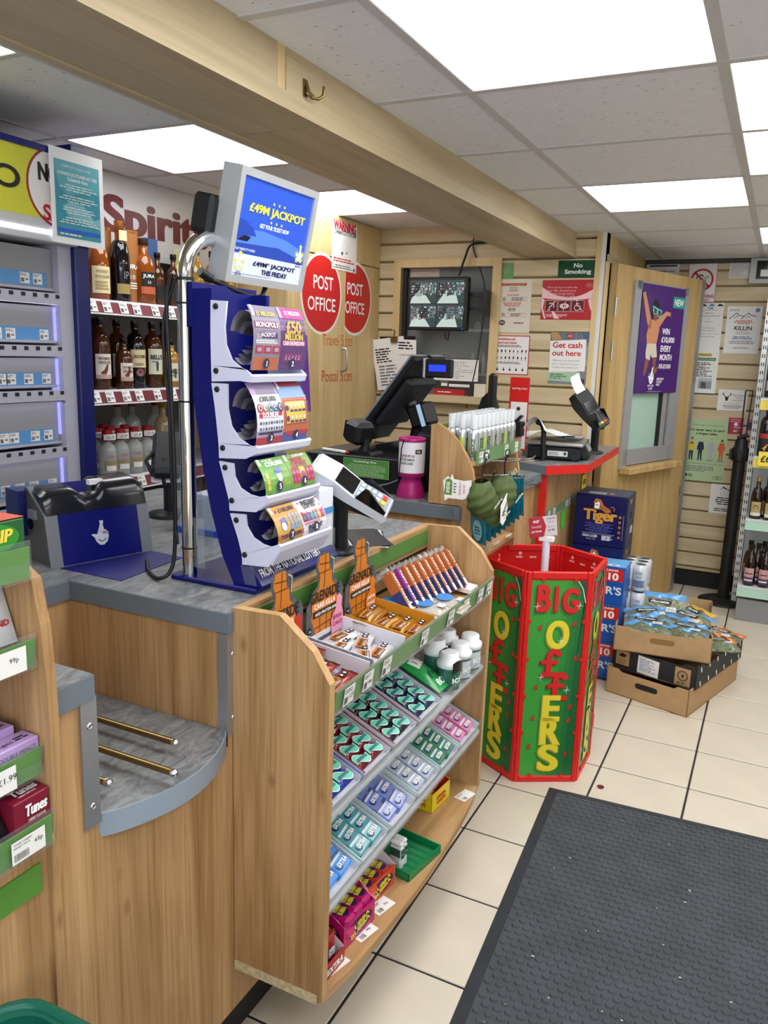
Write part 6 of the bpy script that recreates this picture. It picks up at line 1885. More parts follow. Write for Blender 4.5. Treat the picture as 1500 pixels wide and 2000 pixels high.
R_ = [((-.953,1.604),(-.937,1.555),(-.945,1.478),[(-.996,1.610),(-1.002,1.56),(-.999,1.525),(-.985,1.497),(-.962,1.482),(-.950,1.478)],1.612,1.452,(-.936,1.466)),
      ((-.959,1.452),(-.931,1.398),(-.933,1.328),[(-.996,1.449),(-.996,1.40),(-.988,1.365),(-.970,1.343),(-.945,1.330),(-.937,1.328)],1.449,1.297,(-.922,1.325)),
      ((-.936,1.298),(-.912,1.262),(-.908,1.229),[(-.983,1.289),(-.980,1.262),(-.966,1.240),(-.942,1.229),(-.918,1.226),(-.912,1.228)],1.291,1.190,(-.897,1.226)),
      ((-.908,1.201),(-.881,1.166),(-.878,1.131),[(-.953,1.186),(-.950,1.162),(-.934,1.140),(-.910,1.129),(-.890,1.126),(-.882,1.130)],1.184,1.079,(-.866,1.130))]
def fx(z):
    for (x0,z0),(x1,z1) in zip(front,front[1:]):
        if z0 <= z <= z1: return x0 + (x1 - x0)*(z - z0)/(z1 - z0)
    return front[-1][0]
CG = mat('#8a8696',.05,alpha=.07,coat=.15,key='ticket_cover')
C_ = {k: mat(v,.35,coat=.25) for k,v in dict(gr='#8d8598',pu='#5a2a70',pk='#d2469a',or_='#c56a3a',ye='#e2c94a',bl='#3f5fb0',sk='#7fa0c8',gn='#6fae3e',rd='#b8323e',wh='#e9e6ee',na='#141a4a',go='#d8a94a',te='#3fa08f',lp='#b9a4cc',mg='#8a2a68').items()}
def badge(p,x,n):
    p.disc(x,.014,.0105,C_['na'],6,18); p.text(str(n),x,.014,.011,WINK,None,bold=.05,k=8)
def tickets(p,r,w,H):
    h2 = w/2
    def T(s,x,y,h,m,ww=None,bold=.03,k=4,**kw): p.text(s,x,y,h,m,ww,bold=bold,k=k,**kw)
    if r == 0:
        p.rect(0,0,h2 - .001,H,C_['gr'],1); p.rect(h2,0,w,H,C_['pu'],1)
        p.rect(.004,H*.82,.012,H,C_['wh'],2); T('£1 MILLION',h2*.5,H*.86,.010,C_['ye'],h2*.66)
        p.rect(.006,H*.64,h2 - .006,H*.75,C_['mg'],2); T('MONOPOLY',h2*.5,H*.695,.011,WINK,h2*.84)
        p.rect(.022,H*.49,h2 - .012,H*.58,C_['pu'],2); T('JACKPOT',h2*.5,H*.535,.011,WINK,h2*.56)
        p.lines(.008,H*.41,h2 - .008,H*.47,2,WINK,2)
        for i in range(3): p.rect(.008 + .03*i,H*.26,.034 + .03*i,H*.38,C_['rd'],2); p.rect(.014 + .03*i,H*.29,.028 + .03*i,H*.35,C_['lp'],3)
        p.rect(.004,0,h2 - .004,H*.2,C_['or_'],2)
        p.rect(h2,H*.82,w,H,C_['pk'],2); p.rect(h2 + .003,H*.82,h2 + .011,H,C_['wh'],3); T('£1 MILLION',h2*1.55,H*.91,.010,WINK,h2*.6)
        T('£50',h2*1.5,H*.68,.026,C_['go'],h2*.6,.05); T('MILLION',h2*1.5,H*.53,.014,C_['ye'],h2*.72,.05)
        p.rect(h2 + .006,H*.39,w - .003,H*.47,C_['pk'],2); T('CASH SHOWDOWN',h2*1.5,H*.43,.009,WINK,h2*.84)
        p.rect(h2 + .012,H*.14,w - .008,H*.27,C_['mg'],2); T('£ £ £ £ £',h2*1.5,H*.205,.010,C_['lp'],h2*.6)
    elif r == 1:
        p.rect(0,0,h2 - .001,H,C_['lp'],1); p.rect(0,H*.22,h2 - .001,H*.78,C_['wh'],2); p.rect(0,0,h2 - .001,H*.12,C_['rd'],2)
        T('£300,000',h2*.5,H*.70,.013,INK,h2*.62); p.rect(.02,H*.79,h2 - .01,H*.9,C_['gr'],2)
        for i,(s,c) in enumerate(zip('BINGO',('rd','or_','te','bl','na'))):
            p.disc(.014 + .018*i,H*.565 - .002*(i % 2),.0098,C_[c],3,16); p.disc(.014 + .018*i,H*.57,.006,C_['wh'],4,12); p.text(s,.014 + .018*i,H*.57,.0075,INK,None,bold=.05,k=6)
        p.poly([(.008,H*.42),(.09,H*.44),(.09,H*.5),(.008,H*.48)],C_['rd'],3); T('DOUBLER',h2*.5,H*.46,.010,WINK,h2*.6,.05)
        for a in range(2):
            for c in range(9): p.disc(.012 + .0095*c,H*(.34 - .09*a),.0034,C_[('pu','te')[c % 2]],3,8)
        p.rect(.006,H*.17,h2 - .006,H*.2,INK,3)
        p.rect(h2,0,w,H,C_['or_'],1); p.rect(h2,H*.7,w,H*.9,C_['sk'],2); p.rect(h2,H*.9,w,H,C_['rd'],2); p.rect(h2 + .003,H*.86,h2 + .012,H,C_['wh'],3)
        p.rect(h2,0,w,H*.16,C_['bl'],2); p.rect(h2 + .01,H*.1,w,H*.17,C_['rd'],3)
        p.rect(h2 + .008,H*.28,w - .006,H*.66,C_['ye'],2); p.frame(h2 + .008,H*.28,w - .006,H*.66,.002,C_['rd'],3)
        for a in range(2):
            p.disc(h2 + .016,H*(.54 - .17*a),.006,C_['pu'],3,12)
            for c in range(4): p.disc(h2 + .032 + .016*c,H*(.56 - .17*a),.0038,C_['wh'],3,8); p.rect(h2 + .026 + .016*c,H*(.475 - .17*a),h2 + .038 + .016*c,H*(.51 - .17*a),C_['pu'],3)
    elif r == 2:
        p.rect(0,0,h2 - .001,H,C_['gn'],1); p.rect(h2,0,w,H,mat('#7aa83c',.35),1)
        p.rect(.003,H*.8,.012,H,C_['wh'],2); p.lines(.02,H*.9,.08,H*.97,1,WINK,2); T('£250,000',h2*.55,H*.80,.013,WINK,h2*.66,.05)
        p.poly([(.046,H*.62),(.066,H*.62),(.064,H*.35),(.055,H*.28),(.048,H*.35)],C_['wh'],3); p.poly([(.042,H*.64),(.07,H*.7),(.068,H*.54),(.05,H*.52)],C_['bl'],4)
        for c in range(3): p.disc(.014,H*(.5 - .16*c),.006,C_['ye'],2,10)
        p.frame(.074,H*.2,h2 - .004,H*.6,.0015,C_['ye'],2); p.disc(.06,H*.2,.006,C_['or_'],3,10)
        p.rect(h2 + .003,H*.8,h2 + .012,H,C_['wh'],2); T('£100,000',h2*1.6,H*.92,.008,WINK,h2*.5)
        T('TRIPLE',h2*1.45,H*.79,.012,C_['rd'],h2*.5,.06); T('PAYOUT',h2*1.48,H*.66,.013,C_['rd'],h2*.62,.06)
        for a in range(2):
            for c in range(2): p.rect(h2 + .008 + .055*c,H*(.34 - .2*a),h2 + .036 + .055*c,H*(.56 - .2*a),C_['rd'],2); [p.disc(h2 + .015 + .055*c + .014*e,H*(.45 - .2*a),.005,C_['pk'],3,8) for e in range(2)]
        p.rect(h2 + .04,H*.2,h2 + .058,H*.6,C_['ye'],2); p.disc(h2 + .049,H*.36,.008,C_['pk'],3,10)
    else:
        p.rect(0,0,h2 - .001,H,C_['go'],1); p.rect(0,H*.56,h2 - .001,H,mat('#d89a3c',.35),2); p.rect(.003,H*.8,.012,H,C_['wh'],3)
        T('TOP',h2*.2,H*.84,.006,INK,.01); T('£100,000',h2*.6,H*.84,.012,INK,h2*.6)
        p.poly([(.02,H*.62),(.038,H*.66),(.042,H*.45),(.03,H*.3),(.018,H*.4)],C_['bl'],3); p.disc(.026,H*.42,.009,C_['wh'],4,12)
        for a in range(3):
            for c in range(3): p.disc(.056 + .014*c,H*(.66 - .13*a),.005,C_['sk'],3,10)
        p.rect(.05,H*.3,.09,H*.36,C_['sk'],3); p.rect(0,H*.1,h2,H*.22,C_['or_'],3); T('TOP £100,000',h2*.5,H*.16,.008,INK,h2*.8)
        p.rect(h2,0,w,H,C_['wh'],1); T('INSTANT',h2*1.55,H*.88,.011,INK,h2*.62,.05); T('LOTTO',h2*1.5,H*.76,.010,INK,h2*.5,.05)
        for a,c in ((.1,.9),(.9,.95),(.86,.72)): p.poly([(h2*(1 + a),H*c),(h2*(1 + a) + .006,H*(c + .05)),(h2*(1 + a) + .008,H*(c - .04))],C_['rd'],3)
        p.rect(h2 + .004,H*.36,w - .003,H*.64,C_['rd'],2)
        for c,k in enumerate(('pu','bl','te','sk','ye','pk')): p.disc(h2 + .013 + .0145*c,H*.47,.0062,C_[k],3,12,.009)
        T('TOP PRIZES OF £30,000',h2*1.5,H*.60,.006,WINK,h2*.8); p.lines(h2 + .006,H*.27,w - .01,H*.34,2,RINK,2); T('INSTANT',h2*1.5,H*.2,.010,INK,h2*.6,.05); T('LOTTO',h2*1.45,H*.1,.010,INK,h2*.46,.05)
    badge(p,h2*.5,2*r + 1); badge(p,h2*1.5,2*r + 2)
for r,(T_,Bu,Lp,inner,zt,zb,tip) in enumerate(R_):
    face = curve3(Lp,Bu,T_,10)
    back = (fx((zt + zb)/2) + .012)
    for s,y in enumerate((DY0 - .002,DY1)):
        b = B(t)
        outl = [(fx(zt) + .001,zt),(fx(zb) + .002,zb)] + [(tip[0] - .012,zb + .012),tip,(tip[0] - .004,tip[1] + .004)] + inner[::-1]
        # clip-on white end cap: back band, curved cut-out and front lip
        n = len(inner)
        band = [(fx(zt - (zt - zb)*k/(n - 1)) + .001,zt - (zt - zb)*k/(n - 1)*.8) for k in range(n)]
        vs = []
        for (x0,z0),(x1,z1) in zip(band,inner): vs += [(x0,y,z0),(x1,y,z1),(x0,y + .005,z0),(x1,y + .005,z1)]
        fs = []
        for k in range(n - 1):
            a,c = 4*k,4*(k + 1)
            fs += [(a,c,c + 1,a + 1),(a + 2,a + 3,c + 3,c + 2),(a + 1,c + 1,c + 3,a + 3),(a,a + 2,c + 2,c)]
        b.add(vs,fs,DW_)
        lo = [(fx(zb) + .002,zb),(tip[0] - .030,zb + .004),(tip[0] - .006,tip[1] - .012),tip,(tip[0] - .004,tip[1] + .005),(inner[-1][0],inner[-1][1]),(inner[-2][0],inner[-2][1]),band[-1]]
        b.prism(lo,'Y',y,y + .005,DW_)
        cp = b.build('end_cap',t)
        if s == 0:
            for z in (zt - .012,zb + .022):
                b = B(t); b.T = MT((fx(z) + .014,y - .001,z)) @ MR(PI/2,4,'X'); b.lathe([(.0062,-.001),(.006,.0012),(.003,.002)],DARK,seg=12); b.build('button',cp)
    b = B(t); b.prism([(tip[0] - .022,zb + .008),(tip[0] - .004,tip[1] - .012),tip,(tip[0] - .003,tip[1] + .004),(tip[0] - .008,tip[1] - .004),(tip[0] - .026,zb + .012)],'Y',DY0,DY1 + .004,DW_); b.build('front_lip',t)
    b = B(t); p = PrC(b,DY0 + .004,face); tickets(p,r,DY1 - DY0 - .006,p.H); b.build('ticket_strip',t)
    b = B(t)
    cov = [(x + .004,z) for x,z in face]
    b.prism(cov + [(x + .0045,z) for x,z in face[::-1]],'Y',DY0 + .002,DY1,CG,True)
    b.build('clear_cover',t)
    for j in range(4):
        # curled inner windings of the ticket roll, seen through the open end
        sc = .80 - .16*j
        cx,cz = (T_[0] + Lp[0])/2 - .020,(T_[1] + Lp[1])/2
        R1 = (T_[1] - Lp[1])/2 + .004
        b = B(t); b.grid(lambda a,c: (cx + R1*sc*.62*math.cos(5.2*a - 2.3) ,DY0 + .016 + .006*j + .07*c,cz + R1*sc*math.sin(5.2*a - 2.3)),22,1,mat(('#a8a4ac','#6c6872','#8f8b96','#4c4852')[j],.6)); b.build('ticket_roll',t)
b = B(t); b.box(-.985,-.935,1.56,1.625,1.032,1.20,mat('#e4e7f0',.5)); b.box(-.9345,-.933,1.56,1.625,1.14,1.155,mat('#4f93c8',.4)); b.box(-.985,-.935,1.559,1.5595,1.14,1.155,mat('#4f93c8',.4)); b.build('leaflet_pack',t)
b = B(t); b.box(-.99,-.932,1.552,1.555,1.03,1.10,ACRYL2); b.box(-.932,-.93,1.552,1.63,1.03,1.10,ACRYL2); b.build('leaflet_holder',t)
b = B(t)
for z0,z1,x in ((1.05,1.19,-1.07),(1.14,1.30,-1.10)): b.box(x - .05,x - .047,1.31,1.40,z0,z1,ACRYL2); b.box(x - .05,x,1.31,1.312,z0,z1 - .03,ACRYL2)
b.build('rear_leaflet_pocket',t)
def d(p,w,h):
    p.text('SET FOR',w*.5,h*.2,.012,WINK,w*.6,bold=.03); p.text('LIFE',w*.5,h*.1,.012,WINK,w*.4,bold=.03); p.poly([(w*.3,h*.4),(w*.5,h*.7),(w*.7,h*.4)],C_['te'],1)
sheet('lottery_leaflet','purple lottery leaflet hanging behind the dispenser','leaflet',(-1.12,1.70,1.36),(.0,1,0),(0,-.12,1),.12,.20,PURP,d)

# ------------------------------------------------------------------ tilted screen on a bent chrome pole
t = thing('jackpot_screen','tilted grey framed screen advertising a jackpot on a bent chrome pole','screen',(-1.113,1.315,1.03))
b = B(t); b.tube([(-1.113,1.315,1.03),(-1.114,1.315,1.40),(-1.114,1.315,1.66)] + [(-1.114,1.315 + .085*(1 - math.cos(a)),1.66 + .085*math.sin(a)) for a in [PI/2*k/7 for k in range(1,8)]] + [(-1.112,1.46,1.745)],.0165,CHROME,18); b.build('pole',t)
b = B(t); b.lathe([(.0185,0),(.0185,.006)],BLACK,(-1.114,1.315,1.652),16)
for z in (1.09,1.405,1.605): b.lathe([(.0178,0),(.0178,.004)],DARK if z > 1.5 or z < 1.2 else BLACK,(-1.114,1.315,z),16)
b.build('clamp_ring',t)
th = math.atan2(.048,.228)
Ms = Matrix(((0,math.sin(th),math.cos(th),-1.078),(1,0,0,1.40),(0,math.cos(th),-math.sin(th),1.658),(0,0,0,1)))
FRG = mat('#b4b7ba',.35,.3,key='screen_frame_grey')
sw,sh_,rim = .303,.233,.016
b = B(t); b.T = Ms
b.box(0,sw,0,rim,-.048,0,FRG); b.box(0,sw,sh_ - rim,sh_,-.048,0,FRG); b.box(0,rim,rim,sh_ - rim,-.048,0,FRG); b.box(sw - rim,sw,rim,sh_ - rim,-.048,0,FRG); b.box(rim,sw - rim,rim,sh_ - rim,-.048,-.006,BLACK)
b.build('frame',t)
BL1 = mat('#2b4fb8',.15,emit=.42,key='screen_blue'); BL2 = mat('#4a74cf',.15,emit=.42,key='screen_sky'); BL3 = mat('#23409a',.15,emit=.38,key='screen_deep'); PL = mat('#b9c0e2',.15,emit=.42,key='screen_pale'); YL = mat('#b9b84a',.2,emit=.55,key='screen_yellow'); SI = mat('#0c1030',.2,emit=.1,key='screen_ink'); SW_ = mat('#dfe6ff',.2,emit=.6,key='screen_white')
b = B(t); b.T = Ms
p = Pr(b,(rim,rim,-.0055),(1,0,0),(0,1,0)); w,h = sw - 2*rim,sh_ - 2*rim
p.rect(0,0,w,h,BL1,1); p.rect(0,0,w,h*.23,PL,2)
p.poly([(0,h*.23),(w,h*.23),(w,h*.38),(w*.7,h*.46),(w*.35,h*.50),(0,h*.47)],BL2,2); p.poly([(0,h*.36),(w*.14,h*.42),(w*.27,h*.43),(w*.22,h*.5),(w*.1,h*.57),(0,h*.58)],BL3,3)
p.poly([(0,h*.23),(w,h*.23),(w,h*.27),(w*.6,h*.36),(0,h*.33)],BL3,3); p.poly([(w*.02,h*.36),(w*.12,h*.42),(w*.2,h*.41),(w*.16,h*.36)],SI,4)
p.text('£49M JACKPOT',w*.52,h*.70,h*.115,YL,w*.80,bold=.035,k=5); p.text("GET YOUR TICKET NOW",w*.5,h*.55,h*.045,SW_,w*.42,bold=.02,k=5)
for k in range(3):
    for y in (.80,.605): p.disc(w*(.44 + .075*k),h*y,.0035,YL,4,5)
p.text('PLAY MAKES IT POSSIBLE',w*.15,h*.275,h*.025,SW_,w*.26,k=5,res=1)
def star(x,y,r,m,k):
    pts = []
    for i in range(10):
        a = PI/2 + i*PI/5; q = r if i % 2 == 0 else r*.45; pts.append((x + q*math.cos(a),y + q*math.sin(a)))
    p.poly(pts,m,k)
for X,Y in ((w*.10,h*.13),(w*.93,h*.33)):
    for sx,sy in ((-.012,.003),(.012,.003),(0,.02),(-.009,-.010),(.009,-.010)): star(X + sx,Y + sy,.0085,YL,4)
    fingers(p,X,Y + .002,.016,SW_,SI,5); p.text('EURO',X,Y - .019,.004,SI,.016,bold=.03,k=7); p.text('MILLIONS',X,Y - .0245,.004,SI,.022,bold=.03,k=7)
p.text("£49M* JACKPOT",w*.59,h*.145,h*.068,SI,w*.62,bold=.04,k=5); p.text('THIS FRIDAY',w*.60,h*.07,h*.058,SI,w*.38,bold=.04,k=5); p.lines(w*.02,h*.012,w*.95,h*.028,1,GREY,4)
b.build('screen',t)
b = B(t); b.T = Ms; b.rbox(-.022,.06,.085,.165,-.10,-.046,BLACK,.008); b.build('mount',t)
b = B()
b.tube(smooth([(-1.135,1.30,1.665),(-1.15,1.30,1.60),(-1.14,1.295,1.45),(-1.135,1.296,1.25),(-1.138,1.295,1.09),(-1.14,1.28,1.04),(-1.16,1.265,1.026),(-1.22,1.30,1.026),(-1.28,1.36,1.027)]),.0045,BLACK,7)
b.tube(smooth([(-1.13,1.305,1.655),(-1.16,1.30,1.56),(-1.15,1.30,1.40),(-1.145,1.30,1.2),(-1.13,1.296,1.10)]),.0035,BLACK,7)
b.tube(smooth([(-1.10,1.36,1.66),(-1.09,1.39,1.655),(-1.085,1.46,1.64),(-1.09,1.54,1.635),(-1.10,1.58,1.66)]),.006,BLACK,7); b.tube([(-1.10,1.345,1.672),(-1.095,1.375,1.66)],.010,BLACK,8)
tag(b.build('cable'),'black power cable strapped down the chrome screen pole to the counter','cable')

# ------------------------------------------------------------------ lottery terminal and its mat
rz = math.atan2(.235,.062)
t = thing('lottery_terminal','blue and silver lottery terminal with smoked lid and white hand logo','lottery terminal',(-1.425,1.212,1.02),rz)
TW = .262
SIL = mat('#85888f',.35,.35,key='terminal_silver'); SIL2 = mat('#5d5b55',.4,.3,key='terminal_end_grey')
prof = [(0,0),(.020,.118),(.028,.122),(.10,.175),(.14,.15),(.16,0)]
b = B(); b.prism([(y,z) for y,z in prof],'X',.03,TW - .03,NAVY); b.build('body',t)
for x0,x1 in ((0,.0301),(TW - .0301,TW)):
    b = B(); b.prism(prof,'X',x0,x1,SIL); b.build('end_cover',t)
b = B(); b.prism([(.003,.004),(.023,.118),(.10,.172),(.138,.148),(.157,.004)],'X',-.001,0,SIL2); b.build('end_face',t)
b = B(); b.box(-.008,-.001,.05,.085,.105,.125,SIL); b.T = MT((-.0012,.085,.09)) @ MR(-PI/2,4,'Y'); b.lathe([(.013,0),(.013,.001)],BLACKG,seg=18); b.build('latch',t)
SMK = mat('#1a1c22',.2,alpha=.86,coat=.2,key='smoked_lid')
b = B()
def lidf(a,c):
    x = .004 + (TW - .008)*a
    P = ((0,.019,0),(.22,.030,.040),(.34,.048,.054),(.78,.112,.062),(1,.150,.030))
    for (c0,y0,z0),(c1,y1,z1) in zip(P,P[1:]):
        if c <= c1 + 1e-6:
            f = (c - c0)/(c1 - c0)
            y,z = y0 + (y1 - y0)*f,z0 + (z1 - z0)*f
            break
    g = lambda q,w: 1/(1 + math.exp(-(a - q)/w))
    z = .119 + z*(.93 - .34*g(.36,.015) + .46*g(.54,.02) + .12*max(0,a - .5) - .25*g(.985,.01) - .2*(1 - g(.03,.012)))
    return (x,y,z)
b.grid(lidf,40,10,SMK); b.grid(lambda a,c: (lambda q: (q[0],q[1],q[2] - .003))(lidf(1 - a,c)),40,10,SMK)
for xs in (.004,TW - .004):
    pts = [lidf((xs - .004)/(TW - .008),c/10) for c in range(11)]
    b.add(pts + [(xs,.019,.119),(xs,.154,.119)],[tuple(range(11)) + (12,11)],SMK)
b.build('lid',t)
b = B(); b.box(.05,.12,.06,.075,.135,.15,WHITE); b.box(.13,.165,.055,.07,.17,.182,WHITE); b.build('paper_roll',t)
b = B(); p = Pr(b,(0,0,0),(1,0,0),(0.0,.020,.118)); fingers(p,.131,.062,.030,mat('#c5c8d2',.4),NAVY,1); b.build('logo',t)
b = B(); b.box(-.02,.10,.10,.165,.06,.165,mat('#141a5a',.35)); b.build('rear_cover',t)
b = B(V(-1.3,1.3,1.02)); b.prism([(-1.41,1.223),(-1.225,1.222),(-1.245,1.444),(-1.35,1.452)],'Z',1.0203,1.0215,mat('#0f1466',.55,key='counter_mat_blue')); tag(b.build('counter_mat',None,(-1.3,1.3,1.02)),'navy blue counter mat in front of the lottery terminal','mat')
# scanner and second terminal behind the pole
t = thing('ticket_scanner','white and blue ticket scanner behind the chrome pole','scanner',(-1.36,1.75,1.02))
b = B(t); b.prism([(-1.44,1.03),(-1.22,1.03),(-1.22,1.05),(-1.33,1.13),(-1.40,1.13),(-1.44,1.06)],'Y',1.66,1.92,mat('#b9c2d2',.35)); b.build('body',t)
b = B(t); b.box(-1.45,-1.21,1.65,1.93,1.02,1.036,mat('#2b4ec0',.35)); b.build('base',t)
t = thing('card_reader','black card reader seen from behind, left of the chrome pole','card reader',(-1.60,1.80,1.02))
b = B(t); b.lathe([(.06,0),(.06,.012),(.02,.02)],BLACK,(-1.60,1.80,1.02),20); b.build('base',t)
b = B(t); b.tube([(-1.60,1.80,1.03),(-1.60,1.80,1.15),(-1.615,1.78,1.19)],.016,BLACK,10); b.build('stand',t)
b = B(t); b.T = MT((-1.60,1.80,1.205)) @ MR(-.9,4,'Z') @ MR(.6,4,'Y'); b.rbox(-.09,.09,-.045,.045,-.022,.022,BLACK,.012); b.build('body',t)
b = B(t); b.T = MT((-1.60,1.80,1.205)) @ MR(-.9,4,'Z') @ MR(.6,4,'Y'); b.rbox(-.088,.092,-.046,.046,-.032,-.021,mat('#c9ccd0',.35),.005); b.build('faceplate',t)
b = B(t); b.tube([(-1.62,1.76,1.215),(-1.63,1.74,1.19),(-1.60,1.735,1.15)],.006,BLACK,7); b.tube([(-1.58,1.76,1.20),(-1.57,1.74,1.16),(-1.57,1.75,1.12)],.006,BLACK,7); b.build('cable',t)

def pdq(name,label,base,zc,start,d,w,colour,body,roll=0.0,paper=False):
    """hand-held card terminal on a pole: d runs from its paper end to its keypad end"""
    t = thing(name,label,'card terminal',base)
    b = B(t); b.lathe([(.045,0),(.045,.01),(.022,.016)],BLACK,base,22); b.build('base',t)
    D = Vector(d); Ln = D.length; D.normalize()
    U = D.cross(V(0,0,1)).normalized(); Nn = U.cross(D)
    U,Nn = U*math.cos(roll) - Nn*math.sin(roll),Nn*math.cos(roll) + U*math.sin(roll)
    Mx = Matrix(((D.x,U.x,Nn.x,start[0]),(D.y,U.y,Nn.y,start[1]),(D.z,U.z,Nn.z,start[2]),(0,0,0,1)))
    mid = Mx @ V(Ln*.38,0,-.03)
    b = B(t); b.tube([base,(base[0],base[1],zc),tuple(mid)],.019,BLACK,14); b.build('pole',t)
    b = B(t); b.T = Mx
    b.prism([(0,-.018),(Ln*.25,-.036),(Ln*.6,-.03),(Ln,-.014),(Ln,-.004),(0,-.004)],'Y',-w/2 + .002,w/2 - .002,BLACK); b.build('underside',t)
    b = B(t); b.T = Mx
    b.prism([(0,-.006),(Ln*.5,-.014),(Ln,-.016),(Ln*1.02,-.006),(Ln,.006),(Ln*.55,.012),(Ln*.3,.024),(Ln*.04,.024),(0,.016)],'Y',-w/2,w/2,body); b.build('shell',t)
    b = B(t); b.T = Mx
    sl = [(Ln*.32,.0245),(Ln*.56,.0135)]
    b.prism([(Ln*.31,.020),(Ln*.56,.008),(Ln*.565,.0145),(Ln*.315,.0255)],'Y',-w*.4,w*.4,BLACKG); b.build('display',t)
    b = B(t); b.T = Mx
    b.prism([(Ln*.58,.012),(Ln*.98,.0065),(Ln*.98,.0085),(Ln*.58,.014)],'Y',-w*.42,w*.42,mat('#8f97a2',.35) if colour else BLACK); pad = b.build('keypad',t)
    for r in range(5):
        for c in range(3):
            b = B(t); b.T = Mx
            x,y = Ln*(.62 + .072*r),w*(-.26 + .26*c); zz = .0135 - .0055*((x/Ln) - .58)/.4
            m = (mat('#c8302c',.4),mat('#e0b52c',.4),mat('#3aa04a',.4))[c] if r == 4 else (mat('#b9c0c8',.4) if colour else mat('#2a2c30',.4))
            b.box(x - Ln*.026,x + Ln*.026,y - w*.1,y + w*.1,zz,zz + .003,m); b.build('key',pad)
    b = B(t); b.T = Mx
    b.prism([(Ln*.60,.012),(Ln*.66,.048),(Ln*.70,.048),(Ln*.98,.018),(Ln*.98,.008)],'Y',w*.42,w*.5,BLACKG); b.build('privacy_shield',t); b = B(t); b.T = Mx; b.prism([(Ln*.60,.012),(Ln*.66,.03),(Ln*.98,.012)],'Y',-w*.5,-w*.46,BLACKG); b.build('privacy_shield',t)
    b = B(t); b.T = Mx; b.tube([(Ln*.72,-w*.3,-.02),(Ln*.82,-w*.3,-.05),(Ln*.98,-w*.3,-.05),(Ln*1.02,-w*.3,-.03),(Ln*.98,-w*.3,-.012)],.004,BLACK,7); b.build('carry_loop',t)
    if paper:
        b = B(t); b.T = Mx; b.grid(lambda a,c: (-.07 + .08*a,(c - .5)*w*.7,.025 + .03*(1 - a) ** 2),6,2,PAPER); b.build('receipt',t)
    return t
pdq('card_terminal','white and black card terminal on a pole beside the scratch-card dispenser',(-.955,1.70,1.02),1.13,(-1.01,1.645,1.24),(.178,.075,-.10),.082,True,mat('#c9ccd2',.3,key='terminal_white'),.42)
t = thing('leaflet_stack','fanned stack of black leaflets on the counter behind the sweet stand','leaflets',(-.95,1.88,1.02))
for k in range(4):
    b = B(t); b.T = MT((-.965,1.86,1.021 + .0016*k)) @ MR(.5 + .08*k,4,'Z'); b.box(-.05,.05,-.10,.10,0,.0012,mat('#1c1c20',.4) if k != 1 else PAPER); b.build('leaflet',t)

# ------------------------------------------------------------------ second counter with till
ct2 = thing('till_counter','oak counter section with rounded grey edge carrying the black till','counter',(-1.3,2.9,0))
b = B(ct2); b.box(-1.95,XF,2.42,2.44,.10,.985,OAK); b.build('end_panel',ct2)
b = B(ct2); b.box(XF - .04,XF - .02,2.44,3.42,.10,.985,OAK); b.build('front_panel',ct2)
b = B(ct2); b.box(XF - .012,XF + .004,2.417,2.432,.60,.985,ALU); b.build('corner_strip',ct2)
worktop('worktop','grey worktop with thick blue-grey edge under the till and charity tin',[(-1.95,2.405),(-.925,2.405),(-.905,2.412),(-.897,2.43),(-.897,3.42),(-1.95,3.42)],.985,1.027,
        [((-1.95,2.405),(-.925,2.405),EDGE),((-.925,2.405),(-.905,2.412),EDGE),((-.905,2.412),(-.897,2.43),EDGE),((-.897,2.43),(-.897,3.42),EDGE)])
t = thing('till_box','black cash drawer base bearing a green licensing sign','cash drawer',(-1.35,2.7,1.027))
b = B(t); b.rbox(-1.56,-1.17,2.50,2.92,1.027,1.152,BLACK,.004); b.build('body',t)
b = B(t); b.box(-1.555,-1.175,2.498,2.5005,1.105,1.108,DARK); b.build('seam',t)
def d(p,w,h):
    p.frame(0,0,w,h,.0015,mat('#9cc08a',.4),1); p.text('Licensing Act',w*.48,h*.84,h*.14,WINK,w*.5,bold=.02); p.lines(w*.05,h*.06,w*.95,h*.7,9,mat('#a9c89a',.4),1,center=True,fill=.45)
sheet('licensing_act_sign','small green Licensing Act card on the front of the cash drawer','sign',(-1.395,2.4955,1.078),AX,AZ,.185,.066,mat('#4c8a3e',.35),d)
t = thing('till_screen','black slanted till screen with customer display showing blue digits','till',(-1.32,2.85,1.152))
Mt = MT((-1.325,2.83,1.335)) @ MR(-math.atan2(.33,.25),4,'Y')
b = B(t); b.T = Mt; b.rbox(-.205,.205,-.15,.15,.002,.028,BLACK,.006); b.build('screen',t)
b = B(t); b.T = Mt; b.rbox(-.207,.207,-.152,.152,.024,.032,mat('#8f98a6',.3,.3),.003); b.build('bezel',t)
b = B(t); b.T = Mt; b.rbox(-.10,.12,-.13,.13,-.03,.004,DARK,.01); b.build('rear_cover',t)
b = B(t); b.tube([(-1.27,2.83,1.152),(-1.25,2.83,1.25),(-1.29,2.83,1.33)],.025,BLACK,10); b.box(-1.38,-1.19,2.72,2.95,1.152,1.17,BLACK); b.build('stand',t)
b = B(t); b.tube([(-1.21,2.80,1.50),(-1.16,2.76,1.47)],.02,BLACK,8); b.rbox(-1.195,-1.085,2.735,2.76,1.435,1.503,BLACK,.005); b.rbox(-1.20,-1.19,2.73,2.765,1.433,1.505,FRG,.003); cd_ = b.build('customer_display',t)
b = B(t); b.box(-1.175,-1.108,2.733,2.7352,1.458,1.482,mat('#1a28ff',.2,emit=2.4,key='blue_lcd')); b.build('lcd',cd_)
t = thing('hand_scanner','black barcode scanner standing on the cash drawer','scanner',(-1.36,2.58,1.152))
